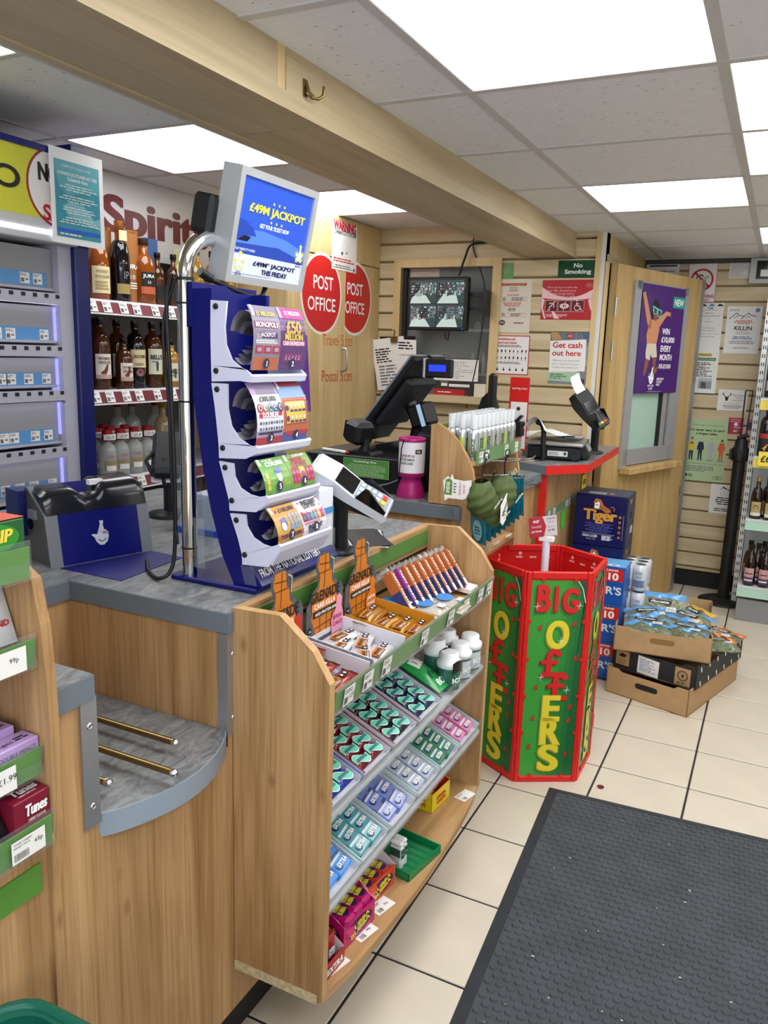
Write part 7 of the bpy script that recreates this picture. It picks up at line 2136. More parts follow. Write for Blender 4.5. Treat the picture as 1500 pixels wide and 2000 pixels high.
b = B(t); b.prism([(-1.44,1.152),(-1.30,1.152),(-1.31,1.163),(-1.43,1.163)],'Y',2.53,2.63,BLACK); b.build('base',t)
b = B(t); b.tube([(-1.355,2.58,1.16),(-1.35,2.58,1.19),(-1.365,2.58,1.225)],[.022,.015,.028],BLACK,10); b.build('neck',t)
b = B(t); b.T = MT((-1.375,2.58,1.232)) @ MR(-.35,4,'Z') @ MR(.2,4,'Y'); b.rbox(-.05,.04,-.045,.045,-.045,.04,BLACK,.016); b.box(-.051,-.0495,-.034,.034,-.03,.03,BLACKG); b.build('head',t)
tag(B(V(-1.45,2.53,1.152)).tube([(-1.52,2.56,1.158),(-1.40,2.525,1.158)],.006,WHITE,10).tube([(-1.40,2.525,1.158),(-1.385,2.52,1.158)],[.006,.002],RED,10).build('marker_pen',None,(-1.45,2.53,1.152)),'white marker pen with red tip lying on the cash drawer','pen')
t = thing('receipt_printer','tall black receipt printer behind the charity tin','printer',(-1.21,2.76,1.027))
b = B(t); b.rbox(-1.165,-1.04,2.62,2.80,1.027,1.235,mat('#15181f',.4),.006); b.box(-1.16,-1.05,2.63,2.64,1.236,1.24,DARK); b.build('body',t)
b = B(t); b.prism([(-1.16,1.232),(-1.05,1.232),(-1.07,1.262),(-1.15,1.262)],'Y',2.66,2.79,BLACK); b.build('lid',t)
b = B(t); b.T = MT((-1.20,2.76,1.25)) @ MR(-.35,4,'Y'); b.rbox(-.05,.03,0,.10,0,.09,BLACK,.01); b.box(-.005,.012,-.002,0,.0,.085,mat('#a8c4dc',.3,emit=.3)); b.build('card_slot',t)
t = thing('charity_tin','magenta and white charity collecting tin on the till counter','charity tin',(-1.125,2.50,1.027))
MGT = mat('#a81e6a',.3,key='charity_magenta')
b = B(t); b.lathe([(.049,0),(.050,.012),(.042,.045),(.034,.068),(.046,.074),(.047,.088)],MGT,(-1.125,2.50,1.027),28); b.build('base',t)
b = B(t); b.lathe([(.046,.088),(.046,.196)],mat('#e9e7ea',.35),(-1.125,2.50,1.027),28); can = b.build('can',t)
b = B(t); b.lathe([(.047,.195),(.048,.198),(.048,.206),(.043,.209),(.042,.205)],MGT,(-1.125,2.50,1.027),28); b.build('lid',t)
b = B(t); p = Pr(b,(-1.125,2.50,1.027),(math.cos(-.1),math.sin(-.1),0),AZ,radius=.0465)
for i,(s,w_) in enumerate((('TOGETHER WE CAN',.058),('LIMIT THE DAMAGE',.058),('CANCER CAUSES',.05))): p.text(s,.004,.148 - .013*i,.0085,INK if i else mat('#7a2a58',.4),w_,bold=.02,k=1)
p.rect(.036,.155,.062,.17,INK,1); p.text('YOU',.047,.1625,.008,WINK,.016,k=2,bold=.03); b.build('label',can)
b = B(t); b.tube([(-1.135,2.452,1.232),(-1.142,2.449,1.20),(-1.146,2.450,1.15),(-1.15,2.452,1.11)],.002,BLACK,6); b.build('cord',t)
b = B(V(-1.22,2.5,1.04)); b.tube([(-1.27,2.488,1.048),(-1.235,2.48,1.058),(-1.20,2.478,1.068),(-1.165,2.478,1.085)],.0025,CHROME,6); tag(b.build('chain',None,(-1.22,2.5,1.04)),'thin steel chain tethering the charity tin to the counter','chain')
# clipboard with papers hung near the partition corner
t = thing('clipboard','black clipboard of handwritten white sheets hung by the tall cupboard','clipboard',(-2.09,YP - .05,1.31))
Mc = MT((-2.19,YP - .055,1.315)) @ MR(.12,4,'X') @ MR(-.03,4,'Y')
b = B(t); b.T = Mc; b.rbox(.0,.235,.008,.012,-.01,.30,BLACK,.002); b.build('board',t)
b = B(t); b.T = Mc @ MR(-.1,4,'Y'); b.box(-.03,.19,.003,.006,-.02,.285,PAPER); p = Pr(b,(-.03,.0028,-.02),(1,0,0),AZ); p.lines(.02,.16,.13,.25,6,INK); p.text('Grocery Order Form',.07,.225,.010,INK,.10,bold=.02); p.lines(.03,.02,.19,.15,7,GREY); b.build('sheet',t)
b = B(t); b.T = Mc @ MR(.05,4,'Y'); b.box(.10,.23,.0,.0022,.11,.29,PAPER); p = Pr(b,(.10,-.0002,.11),(1,0,0),AZ); p.lines(.015,.12,.11,.17,3,INK,1); p.text('2 pack mince',.06,.09,.012,INK,.08,shear=.3); b.build('sheet',t)
b = B(t); b.T = Mc; b.rbox(.08,.125,-.012,.008,.265,.30,BRASS,.003); b.tube([(.10,-.005,.30),(.11,-.006,.33),(.10,-.006,.34)],.003,BLACK,6); b.build('clip',t)
tag(B(V(-2.0,YP - .07,1.26)).rbox(-2.15,-1.97,YP - .11,YP - .03,1.235,1.285,BLACK,.01).build('pen_tray',None,(-2.0,YP - .07,1.26)),'black tray below the clipboard on the partition','tray')
# things on the post office sill
t = thing('size_guide','letter size guide with red and charcoal bands on the serving sill','postal guide',(-1.75,YP - .03,1.285))
b = B(t); b.box(-1.87,-1.59,YP + .0,YP + .004,1.285,1.50,mat('#3a3433',.4)); b.build('board',t)
b = B(t); p = Pr(b,(-1.87,YP - .0005,1.285),(1,0,0),AZ); p.rect(0,.0,.20,.035,mat('#b5252b',.4),1); p.lines(.03,.012,.18,.022,1,WINK,2); p.rect(0,.085,.28,.21,PAPER,1); p.lines(.02,.095,.27,.20,9,LGREY,2); p.rect(.05,.052,.09,.07,PAPER,1); p.rect(.10,.05,.23,.066,PAPER,1); p.text('Large Letter',.07,.078,.008,WINK,.05); b.build('print',t)
tag(B(V(-1.55,YP - .02,1.285)).box(-1.60,-1.53,YP - .03,YP - .029,1.285,1.36,mat('#ded8c6',.7)).build('counter_card',None,(-1.55,YP - .02,1.285)),'cream card leaning on the serving sill beside the size guide','card')
# ------------------------------------------------------------------ insect repellent stand on the till counter front
st = thing('repellent_stand','oak quarter-round display stand of silver sprays and hanging packets','display stand',(-.9,2.6,.3))
SX2 = -.862
qc = [(-.905,.80),(-.905,1.03),(-1.022,1.03),(-1.022,1.292),(-1.0,1.296),(-.96,1.275),(-.92,1.236),(-.89,1.19),(-.872,1.15),(SX2,1.10),(SX2,.80)]
for y in (2.42,2.905):
    b = B(st); b.prism(qc,'Y',y - .002 if y < 2.5 else y,y + .016,OAK); b.build('side_panel',st)
    b = B(st)
    for p_,q_ in zip(qc[3:10],qc[4:11]): b.prism([p_,(p_[0] + .0012,p_[1] + .0012),(q_[0] + .0012,q_[1] + .0012),q_],'Y',y - .0025 if y < 2.5 else y,y + .0165,OAK_EDGE)
    b.build('edge_band',st)
b = B(st); b.box(-1.02,-1.005,2.436,2.905,1.03,1.29,OAK_Y); b.box(-.905,-.893,2.436,2.905,.80,1.03,OAK_Y); b.build('back_board',st)
b = B(st); b.box(-1.005,-1.002,2.436,2.905,1.265,1.292,GREEN); b.build('back_ticket_strip',st)
b = B(st); b.box(-1.005,-.868,2.436,2.905,1.165,1.180,OAK_Y); b.build('shelf',st)
b = B(st); b.box(-.868,-.865,2.437,2.93,1.168,1.212,GREEN); fs_ = b.build('ticket_strip',st)
b = B(st); b.box(-.8645,-.8625,2.437,2.935,1.163,1.222,ACRYL); b.build('clear_lip',st)
for k,y in enumerate((2.46,2.52,2.73,2.85)):
    b = B(st); ticket(Pr(b,(-.8648,0,0),(0,1,0),AZ),y,1.172,.04,.036,'',k); b.build('price_ticket',fs_)
b = B(st); b.box(-.893,-.862,2.436,2.905,.835,.852,OAK_Y); low = b.build('low_shelf',st)
for k,y in enumerate((2.50,2.58,2.68,2.82)):
    b = B(st); b.T = MT((-.866,y,.8525)) @ MR(.2,4,'Z') @ MR(-.5,4,'Y'); b.box(-.02,.02,-.026,.026,0,.0012,PAPER); b.box(-.014,-.002,-.02,.0,.0012,.0016,INK); b.build('price_ticket',low)
HK = [(2.47,1.13),(2.55,1.12),(2.63,1.10),(2.74,1.07),(2.84,1.05),(2.58,1.165),(2.75,1.155)]
for y,z in HK:
    b = B(st); b.tube([(-.893,y,z),(-.80,y,z + .006),(-.765,y,z + .012),(-.755,y,z + .022)],.0028,CHROME,7); b.build('hook',st)
SILV = mat('#c4c7ca',.28,.8,key='spray_silver'); CAPC = mat('#e4e8ea',.12,alpha=.55,coat=.4,key='clear_spray_cap'); CAPW = mat('#e8eaec',.4,key='spray_pump')
proto = thing('repellent_spray','x','spray bottle',(0,0,0),0,'silver repellent sprays on the top shelf')
b = B(); b.lathe([(.0175,0),(.0185,.003),(.0185,.085),(.016,.098),(.010,.104)],SILV,seg=18); sb = b.build('can',proto)
b = B(); b.lathe([(.009,.103),(.009,.125),(.006,.128)],CAPW,seg=10); b.build('pump',proto)
b = B(); b.lathe([(.0125,.104),(.0125,.148),(.011,.150)],CAPC,seg=14); b.build('cap',proto)
b = B(); p = Pr(b,(0,0,0),(0,1,0),AZ,radius=.0188); p.text('SMIDGE',0,.042,.013,mat('#2f5a2a',.4),.062,bold=.04,rot=PI/2,k=1); p.rect(-.028,.02,-.016,.075,mat('#a9c43a',.4),0); b.build('print',proto)
k = 0
ORD = ['first','second','third','fourth','fifth','sixth','seventh','eighth','ninth','tenth']
for i in range(10):
    for j in range(3):
        o = proto if k == 0 else dup(proto,(0,0,0))
        o.location = (-.888 - .039*j,2.462 + .0445*i,1.180); o.rotation_euler = (0,0,-.5 + .4*((i*7 + j*3) % 5 - 2))
        o['label'] = 'silver insect spray, %s row, %s from the near end' % (['front','middle','back'][j],ORD[i])
        k += 1
OLV = mat('#4b5a2c',.7,noise=.12,nscale=40,bump=.4,bscale=60,key='olive_nylon')
def sack(i,y,x,z,lbl,tilt):
    q = thing('midge_net_pouch',lbl,'pouch',(x,y,z),0,'olive drawstring pouches on hooks')
    b = B(q)
    def f(a,c):
        r = .056*math.sin(PI*min(1,max(0.0,.06 + .9*c))) ** .45*(1 + .05*math.sin(12*PI*a + 3*i + 4*c) + .05*math.sin(22*c + 6*PI*a + i))
        return V(x,y,z) + MR(tilt,3,'X') @ V(r*.8*math.cos(2*PI*a),r*1.05*math.sin(2*PI*a),.058 - .118*c)
    b.grid(f,36,22,OLV); b.build('pouch',q)
    b = B(q); p = Pr(b,(x + .049,y - .03,z - .01),(.3,1,0),AZ); p.text('smidge',.03,.0,.014,mat('#c9cfb8',.6),.05,bold=.03,rot=.6); b.build('print',q)
    b = B(q); b.tube([V(x,y,z) + MR(tilt,3,'X') @ V(0,0,.055),(x,y + .004,z + .10),(x + .01,y,z + .13)],.0025,BLACK,6); b.build('drawstring',q)
    b = B(q); b.tube([(x + .01 + .008*math.cos(a),y,z + .135 + .012*math.sin(a)) for a in [2*PI*k/10 for k in range(10)]],.002,BLACK,5,close=True); b.build('loop',q)
sack(0,2.36,-.815,1.075,'olive pouch nearest the camera on the repellent stand, with white tag',.15)
sack(1,2.45,-.815,1.02,'olive pouch hanging lowest, behind the nearest one',.0)
sack(2,2.50,-.79,1.075,'plump olive pouch with no tag showing, nearest the teal packets',-.25)
def d(p,w,h):
    p.poly([(w*.0,h*.1),(w*.05,h*.9),(w*.2,h),(w*.3,h*.85),(w*.3,h*.1)],mat('#5f8f2f',.4),1); p.text('SMIDGE',w*.15,h*.5,w*.14,WINK,h*.6,bold=.03,rot=PI/2,k=3); p.text('MIDGE-PROOF',w*.6,h*.5,w*.08,RINK,h*.7,rot=PI/2,k=2); p.text('HEAD NET',w*.75,h*.5,w*.08,RINK,h*.5,rot=PI/2,k=2); p.lines(w*.35,h*.2,w*.48,h*.8,4,GREY,1)
t = thing('product_tag','white and green midge-shaped product tag on the nearest olive pouch','tag',(-.88,2.33,1.06))
b = B(t); b.prism([(x - .065,z + .085) for x,z in ((-.865,1.0),(-.87,1.04),(-.855,1.055),(-.845,1.05),(-.84,1.064),(-.834,1.048),(-.80,1.045),(-.775,1.05),(-.77,1.0),(-.80,.985),(-.85,.985),(-.862,.975))],'Y',2.328,2.3295,PAPER); b.build('card',t)
b = B(t); d(Pr(b,(-.930,2.3278,1.075),(1,0,0),AZ),.09,.06); b.build('print',t)
t = thing('product_tag','white tag with large lettering between the two olive pouches','tag',(-.75,2.50,1.0))
b = B(t); b.prism([(y - .07,z + .03) for y,z in ((2.475,.965),(2.47,1.02),(2.52,1.05),(2.555,1.065),(2.56,1.04),(2.54,1.0),(2.53,.965),(2.50,.95))],'X',-.762,-.7605,PAPER); b.build('card',t)
b = B(t); p = Pr(b,(-.7602,2.40,.99),(0,1,0),AZ); p.text('smidge',.045,.05,.018,mat('#3a4a2a',.4),.075,bold=.03,rot=.7); p.lines(.02,.02,.07,.04,2,GREY); b.build('print',t)
TEA = mat('#1f7f92',.35,coat=.3,key='teal_packet')
pk = None
for i in range(9):
    y,x,z = 2.405 + .034*i,-.835 + .005*i,.918 + .007*i
    if pk is None:
        pk = thing('wipes_packet','x','packet',(0,0,0),0,'teal hanging packets on the repellent stand')
        b = B(); b.grid(lambda a,c: ((a - .5)*.10,.006*math.sin(PI*a)*math.sin(PI*c),c*.135),8,8,TEA); b.grid(lambda a,c: ((.5 - a)*.10,-.006*math.sin(PI*a)*math.sin(PI*c),c*.135),8,8,TEA); b.box(-.05,.05,-.0006,.0006,.13,.142,TEA); pp_ = b.build('packet',pk)
        b = B(); p = Pr(b,(-.05,-.0068,0),(1,0,0),AZ); p.rect(.05,.085,.095,.097,mat('#c8402c',.4),0); p.rect(.01,.105,.06,.115,PAPER,0); p.disc(.06,.045,.026,mat('#8fc4cc',.4),0,18,.035); p.lines(.045,.03,.08,.06,3,mat('#1f5f6c',.4),1); b.build('print',pp_)
        b = B(); b.tube([(.0 + .009*math.cos(a),0,.152 + .010*math.sin(a)) for a in [2*PI*k/10 for k in range(10)]],.002,mat('#d9d2c4',.5),6,close=True); b.build('hanger_ring',pk)
        o = pk
    else:
        o = dup(pk,(0,0,0))
    o.location = (x,y,z); o.rotation_euler = (0.08,0,-.62)
    o['label'] = 'teal hanging packet on the repellent stand, %s from the near end' % ORD[i]

# ------------------------------------------------------------------ post office counter
PT = [(-1.36,3.425),(-1.03,3.425),(-.876,3.366),(-.733,3.545),(-.755,4.40),(-1.36,4.40)]
pc = thing('post_counter','oak post office counter with red corner post and green ticket rail','counter',(-1.0,3.9,0))
b = B(pc); b.prism([(-1.03,3.445),(-.90,3.395),(-.895,3.41),(-1.03,3.46)],'Z',.08,1.018,OAK); b.build('front_panel',pc)
b = B(pc); b.box(-.90,-.882,3.42,4.40,.08,1.018,OAK); b.build('side_panel',pc)
b = B(pc); b.box(-.905,-.878,3.39,3.422,.08,1.018,RED); b.build('corner_post',pc)
b = B(pc); b.box(-.882,-.879,3.44,4.40,.806,.842,GREEN); rail = b.build('ticket_rail',pc)
b = B(pc); b.box(-.8785,-.877,3.44,4.40,.80,.85,ACRYL2); b.build('clear_lip',pc)
for k,y in enumerate((3.47,3.56,3.80,3.86,3.93,4.12,4.22,4.30)):
    b = B(pc); p = Pr(b,(-.8788,0,0),(0,1,0),AZ); ticket(p,y,.808,.045,.032,'',k); b.build('price_ticket',rail)
sheet('offer_card','yellow offer card standing on the green ticket rail','price card',(-.876,4.12,.848),(0,1,0),AZ,.10,.075,mat('#e2cf3a',.5),lambda p,w,h: p.text('£10',w*.5,h*.5,.03,INK,w*.6,bold=.03))
def stp(b):
    pts = []
    for i in range(24):
        a = 2*PI*i/24; r = 1.0 if i % 2 == 0 else .78; pts.append((3.77 + .045*r*math.cos(a),.757 + .062*r*math.sin(a)))
    b.prism(pts,'X',-.880,-.879,mat('#3fc42c',.5,key='neon_green_card'))
    return b
tag(stp(B(V(-.88,3.70,.757))).build('star_card',None,(-.88,3.70,.757)),'neon green star-shaped card stuck on the post office counter','card')
worktop('worktop','grey post office worktop edged in red',PT,1.022,1.060,[((-1.36,3.425),(-1.03,3.425),EDGE),((-1.03,3.425),(-.876,3.366),EDGE),((-.876,3.366),(-.733,3.545),RED),((-.733,3.545),(-.755,4.40),RED)])
t = thing('weighing_scale','black parcel scale with steel platter on the post office counter','scale',(-.92,3.70,1.06),.12)
b = B(); b.prism([(-.135,.012),(.125,.012),(.125,.045),(.11,.062),(-.12,.062),(-.135,.045)],'Y',-.14,.14,BLACK); [b.box(sx - .012,sx + .012,sy - .012,sy + .012,0,.014,BLACK) for sx in (-.11,.10) for sy in (-.11,.11)]; b.build('body',t)
b = B(); b.rbox(-.138,.138,-.15,.15,.068,.083,mat('#b4b2ac',.3,.8),.005); b.box(-.05,.05,-.05,.05,.055,.07,DARK); b.build('platter',t)
b = B(); b.box(-.02,.07,-.1412,-.1402,.022,.046,PAPER); p = Pr(b,(-.02,-.1414,.022),(1,0,0),AZ); p.lines(.005,.004,.06,.02,4,GREY); p.rect(.072,.006,.085,.02,mat('#1f6a4a',.4),1); b.build('rating_label',t)
b = B(); b.T = MT((.155,.02,0)) @ MR(-.5,4,'Y'); b.rbox(-.02,.02,-.09,.09,.012,.085,BLACK,.006); b.box(.0198,.0205,-.06,.06,.035,.07,mat('#8f9a94',.2)); b.build('display',t)
for k,(x,y,w,h,r,s) in enumerate(((-.05,-.03,.22,.16,.3,'crumpled white sheet lying on the scale platter'),(-.02,.03,.20,.13,-.2,'folded white paper under the crumpled sheet on the scale'))):
    b = B(); b.grid(lambda a,c: ((a - .5)*w,(c - .5)*h,.002 + (.035*math.sin(2.6*a)*max(0,(1 - a)) + .012*math.sin(5*a + 2*c) ** 2)*(1 if k == 0 else .3)),12,8,mat('#dfe4df',.7)); o = b.build('paper_sheet',None,(-.93 + x*.3,3.70 + y,1.146 + .012*(1 - k)),(0,0,r)); tag(o,s,'paper')
o = B(); o.rbox(-.05,.045,-.035,.035,0,.018,mat('#6d7170',.35,.3),.006); tag(o.build('calculator',None,(-.845,3.71,1.150),(0,0,.3)),'small grey calculator lying on papers on the scale','calculator')
pdq('card_terminal','black card terminal on a tall bracket at the end of the post counter',(-.80,3.98,1.06),1.20,(-.865,3.80,1.36),(.135,.0,-.15),.10,False,BLACK,.5,True)
t = thing('notice_holder','clear holder with red and white opening times notice','notice holder',(-1.05,3.5,1.06))
b = B(t); b.box(-1.105,-1.0,3.50,3.502,1.06,1.44,ACRYL); b.build('holder',t)
b = B(t); p = Pr(b,(-1.10,3.4995,1.10),(1,0,0),AZ); p.rect(0,0,.09,.33,RED,1); p.rect(.008,.01,.085,.22,PAPER,2); p.disc(.045,.19,.009,DKR,3,14)
for i in range(5): p.lines(.014,.12 - .025*i,.045,.13 - .025*i,1,GREY,3,seed=i); p.lines(.052,.12 - .025*i,.08,.13 - .025*i,1,GREY,3,seed=i + 9)
p.text('opening times',.045,.28,.012,WINK,.07,k=4); b.build('notice',t)
t = thing('phone_handset','tall black handset in its stand by the serving window','phone',(-1.16,3.45,1.06))
b = B(t); b.rbox(-1.185,-1.145,3.43,3.46,1.16,1.445,BLACK,.012); b.build('handset',t)
b = B(t); b.prism([(-1.30,1.06),(-1.12,1.06),(-1.14,1.2),(-1.19,1.36),(-1.22,1.33)],'Y',3.46,3.56,BLACK); b.build('stand',t)
t = thing('glue_box','black and orange carton on the post counter beside the sprays','carton',(-1.04,3.46,1.06))
b = B(t); b.rbox(-1.075,-1.03,3.45,3.49,1.06,1.17,mat('#c8602c',.4),.002); b.rbox(-1.085,-1.02,3.44,3.50,1.17,1.235,BLACK,.003); b.prism([(-1.06,1.235),(-1.03,1.265),(-1.02,1.26),(-1.045,1.235)],'Y',3.45,3.48,BLACK); b.build('carton',t)
b = B(t); p = Pr(b,(-1.085,3.4395,1.17),(1,0,0),AZ); p.disc(.024,.032,.013,LGREY,1,16); p.disc(.024,.032,.009,INK,2,14); p = Pr(b,(-1.075,3.4495,1.06),(1,0,0),AZ); p.text('UNIREX',.022,.055,.014,INK,.085,bold=.04,rot=PI/2); b.build('print',t)
b = B(V(-.97,3.5,1.06)); b.grid(lambda a,c: (-1.05 + .13*a,3.46 + .07*c + .02*math.sin(3*a),1.06 + .20*math.sin(PI*(.12 + .62*a)) - .02*c),14,6,mat('#dcd8ce',.75)); tag(b.build('paper_drape',None,(-.97,3.5,1.06)),'draped white paper roll end beside the scale','paper')
tag(B(V(-.93,3.53,1.06)).tube([(-.935,3.53,1.06),(-.94,3.53,1.20),(-.95,3.53,1.225),(-.975,3.53,1.235)],.012,BLACK,9).build('tape_stand',None,(-.93,3.53,1.06)),'black curved stand holding the paper roll','stand')
tag(B(V(-1.0,3.44,1.06)).lathe([(.028,1.0605),(.028,1.066),(.02,1.066)],mat('#9a8f78',.5),(-.985,3.475,0),20).build('tape_roll',None,(-1.0,3.44,1.06)),'flat roll of brown tape at the counter edge','tape')

# ------------------------------------------------------------------ hexagonal dump bin
HC = V(-.712,2.822,0); HR = .238; HH = .795
t = thing('dump_bin','red hexagonal dump bin with green BIG OFFERS panels','dump bin',HC)
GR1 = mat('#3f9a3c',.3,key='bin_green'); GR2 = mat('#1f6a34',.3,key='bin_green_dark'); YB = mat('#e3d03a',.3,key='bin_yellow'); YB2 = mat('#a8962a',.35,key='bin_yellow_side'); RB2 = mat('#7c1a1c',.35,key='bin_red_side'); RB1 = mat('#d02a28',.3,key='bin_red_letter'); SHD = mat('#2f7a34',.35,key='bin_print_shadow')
PWD = HR - .008
def bin_print(p,w,h):
    ix,iz = .018,.022
    W,H = w - 2*ix,h - 2*iz - .01
    p.o = p.o + p.u*ix + p.v*iz
    p.rect(0,0,W,H,GR1,1)
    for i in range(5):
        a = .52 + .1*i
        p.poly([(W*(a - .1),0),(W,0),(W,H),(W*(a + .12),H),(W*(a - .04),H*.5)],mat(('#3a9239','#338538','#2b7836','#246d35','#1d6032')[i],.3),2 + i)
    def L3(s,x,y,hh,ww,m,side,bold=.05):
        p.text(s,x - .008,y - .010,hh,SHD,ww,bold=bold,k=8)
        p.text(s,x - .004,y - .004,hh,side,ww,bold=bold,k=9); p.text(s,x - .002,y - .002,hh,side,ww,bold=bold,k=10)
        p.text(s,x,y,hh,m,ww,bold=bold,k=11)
    L3('B',W*.24,H*.915,.098,W*.26,RB1,RB2); L3('I',W*.47,H*.912,.092,W*.07,RB1,RB2); L3('G',W*.73,H*.905,.092,W*.30,RB1,RB2)
    L3('O',W*.54,H*.735,.105,W*.42,YB,YB2,.05)
    def pound(x,y,w,h,m,k):
        p.ring(x + .13*w,y + .17*h,.33*w,.21*w,m,k,16,.25,PI + .25,ry=.33*h)
        p.poly([(x - .20*w,y - .4*h),(x + .03*w,y - .4*h),(x + .03*w,y + .2*h),(x - .20*w,y + .2*h)],m,k + .2)
        p.poly([(x - .42*w,y - .06*h),(x + .30*w,y - .06*h),(x + .30*w,y + .08*h),(x - .42*w,y + .08*h)],m,k + .4)
        p.poly([(x - .36*w,y - .5*h),(x + .46*w,y - .5*h),(x + .46*w,y - .34*h),(x - .36*w,y - .34*h)],m,k + .6)
    for x,y in ((.45,.595),(.60,.475)):
        pound(W*x - .009,H*y - .010,W*.44,.108,SHD,8); pound(W*x - .005,H*y - .004,W*.44,.108,RB2,9); pound(W*x,H*y,W*.44,.108,RB1,10)
    L3('E',W*.52,H*.36,.10,W*.34,YB,YB2,.05); L3('R',W*.54,H*.24,.105,W*.40,YB,YB2,.05); L3('S',W*.53,H*.10,.105,W*.40,YB,YB2,.05)
    for x,y in ((.2,.77),(.83,.79),(.9,.62),(.2,.47),(.87,.37),(.18,.31),(.86,.30),(.14,.16),(.85,.12)): p.text('£',W*x + .001,H*y - .001,.020,RB2,.017,bold=.08,k=9); p.text('£',W*x,H*y,.018,RB1,.015,bold=.06,k=10)
    for x,y in ((.12,.875),(.9,.88),(.6,.705),(.78,.455),(.28,.52)):
        p.line(W*x - .012,H*y,W*x + .012,H*y,.0012,WINK,13); p.line(W*x,H*y - .014,W*x,H*y + .014,.0012,WINK,13); p.line(W*x - .006,H*y - .006,W*x + .006,H*y + .006,.001,WINK,13)
    p.poly([(W*.86,H),(W,H),(W,H*.90),(W*.94,H*.96)],mat('#3a463c',.5),12); p.pline([(W*.84,H),(W*.93,H*.965),(W,H*.895)],.0025,WINK,13)
bp0 = None
for k in range(6):
    a = -PI/2 + k*PI/3
    c0 = HC + V(HR*math.cos(a),HR*math.sin(a),0); c1 = HC + V(HR*math.cos(a + PI/3),HR*math.sin(a + PI/3),0)
    ang = math.atan2(c1.y - c0.y,c1.x - c0.x)
    if bp0 is None:
        b = B(); fw = .017
        b.rbox(.004,.004 + fw,0,.014,0,HH,RED,.003); b.rbox(PWD - fw + .004,PWD + .004,0,.014,0,HH,RED,.003)
        b.rbox(.004 + fw,PWD - fw + .004,0,.014,0,.024,RED,.003); b.rbox(.004 + fw,PWD - fw + .004,0,.014,HH - .026,HH,RED,.003)
        b.box(.01,PWD - .002,.006,.009,.01,HH - .01,RED)
        for z in (.19,.33,.47,.61):
            for x in (.018,PWD - .018): b.box(x - .002 if x < .1 else x - .003,x + .010 if x < .1 else x + .008,-.001,.004,z,z + .010,RED)
        for x in (.055,PWD - .06): b.box(x,x + .012,-.001,.004,.02,.032,RED); b.box(x,x + .012,-.001,.004,HH - .034,HH - .022,RED)
        m0 = b.build('panel',t)
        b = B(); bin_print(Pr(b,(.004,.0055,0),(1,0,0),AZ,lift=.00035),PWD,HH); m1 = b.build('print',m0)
        b = B(); qs = []
        SL = mat('#e8b9b4',.5,key='slot_light')
        for x in (.045,.10,.155): b.rbox(x,x + .026,.0088,.0098,HH - .055,HH - .048,SL,.0004); qs.append(b.build('slot',m0)); b = B()
        for x in (.055,.165): b.T = MT((x,.0092,HH - .036)) @ MR(-PI/2,4,'X'); b.lathe([(.007,0),(.007,.0008)],SL,seg=12); qs.append(b.build('slot',m0)); b = B()
        for z in (.12,.40,.66): b = B(); b.tube([(0,.006,z),(0,.006,z + .05)],.005,RED,8); qs.append(b.build('hinge',m0))
        o = m0
    else:
        o = m0.copy(); COL.objects.link(o); o.parent = t
        for q in [m1] + qs: r = q.copy(); COL.objects.link(r); r.parent = o
    o.location = c0 - HC; o.rotation_euler = (0,0,ang)
b = B(t); b.prism([(HC.x + (HR - .02)*math.cos(-PI/2 + k*PI/3),HC.y + (HR - .02)*math.sin(-PI/2 + k*PI/3)) for k in range(6)],'Z',.62,.63,mat('#8a1512',.5)); b.build('inner_floor',t)
b = B(t); b.tube([(HC.x,HC.y,.63),(HC.x,HC.y,.86)],.014,mat('#dfe3f2',.35),14); b.rbox(HC.x - .028,HC.x + .028,HC.y - .012,HC.y + .012,.855,.875,WHITE,.003); b.build('sign_post',t)
def d(p,w,h):
    p.poly([(0,0),(w*.52,0),(w*.62,h*.5),(w*.5,h),(0,h)],mat('#c23a4a',.4),1)
    for i,s in enumerate(('our','local','price')): p.text(s,w*.27,h*(.78 - .25*i),h*.14,WINK if i != 1 else mat('#e8b8be',.4),(w*.24,w*.34,w*.36)[i],bold=.03)
    p.text('Dump Bin',w*.8,h*.86,h*.08,INK,w*.3,bold=.02); p.text('Special',w*.8,h*.70,h*.08,GREY,w*.24); p.text('Only at our',w*.8,h*.46,h*.07,INK,w*.3,shear=.2); p.text('£1.00',w*.8,h*.3,h*.09,INK,w*.24,bold=.03)
panel('price_sign',t,(HC.x - .060,HC.y - .014,.862),(.97,0,.24),(-.12,0,.97),.105,.075,mat('#e4dde2',.4),d)
for i,(x,y,r,c,s) in enumerate(((-.05,-.06,.4,'#c98a2c','orange'),(.02,.04,1.2,'#6a3a8a','purple'),(.07,-.04,.1,'#c8a23a','yellow'),(-.08,.05,2.0,'#8a2f6a','magenta'))):
    b = B(); b.rbox(-.06,.06,-.035,.035,0,.03,mat(c,.35),.006); tag(b.build('sale_box',None,HC + V(x,y,.63),(0,0,r)),'small %s packet lying inside the dump bin' % s,'packet','packets inside the dump bin')
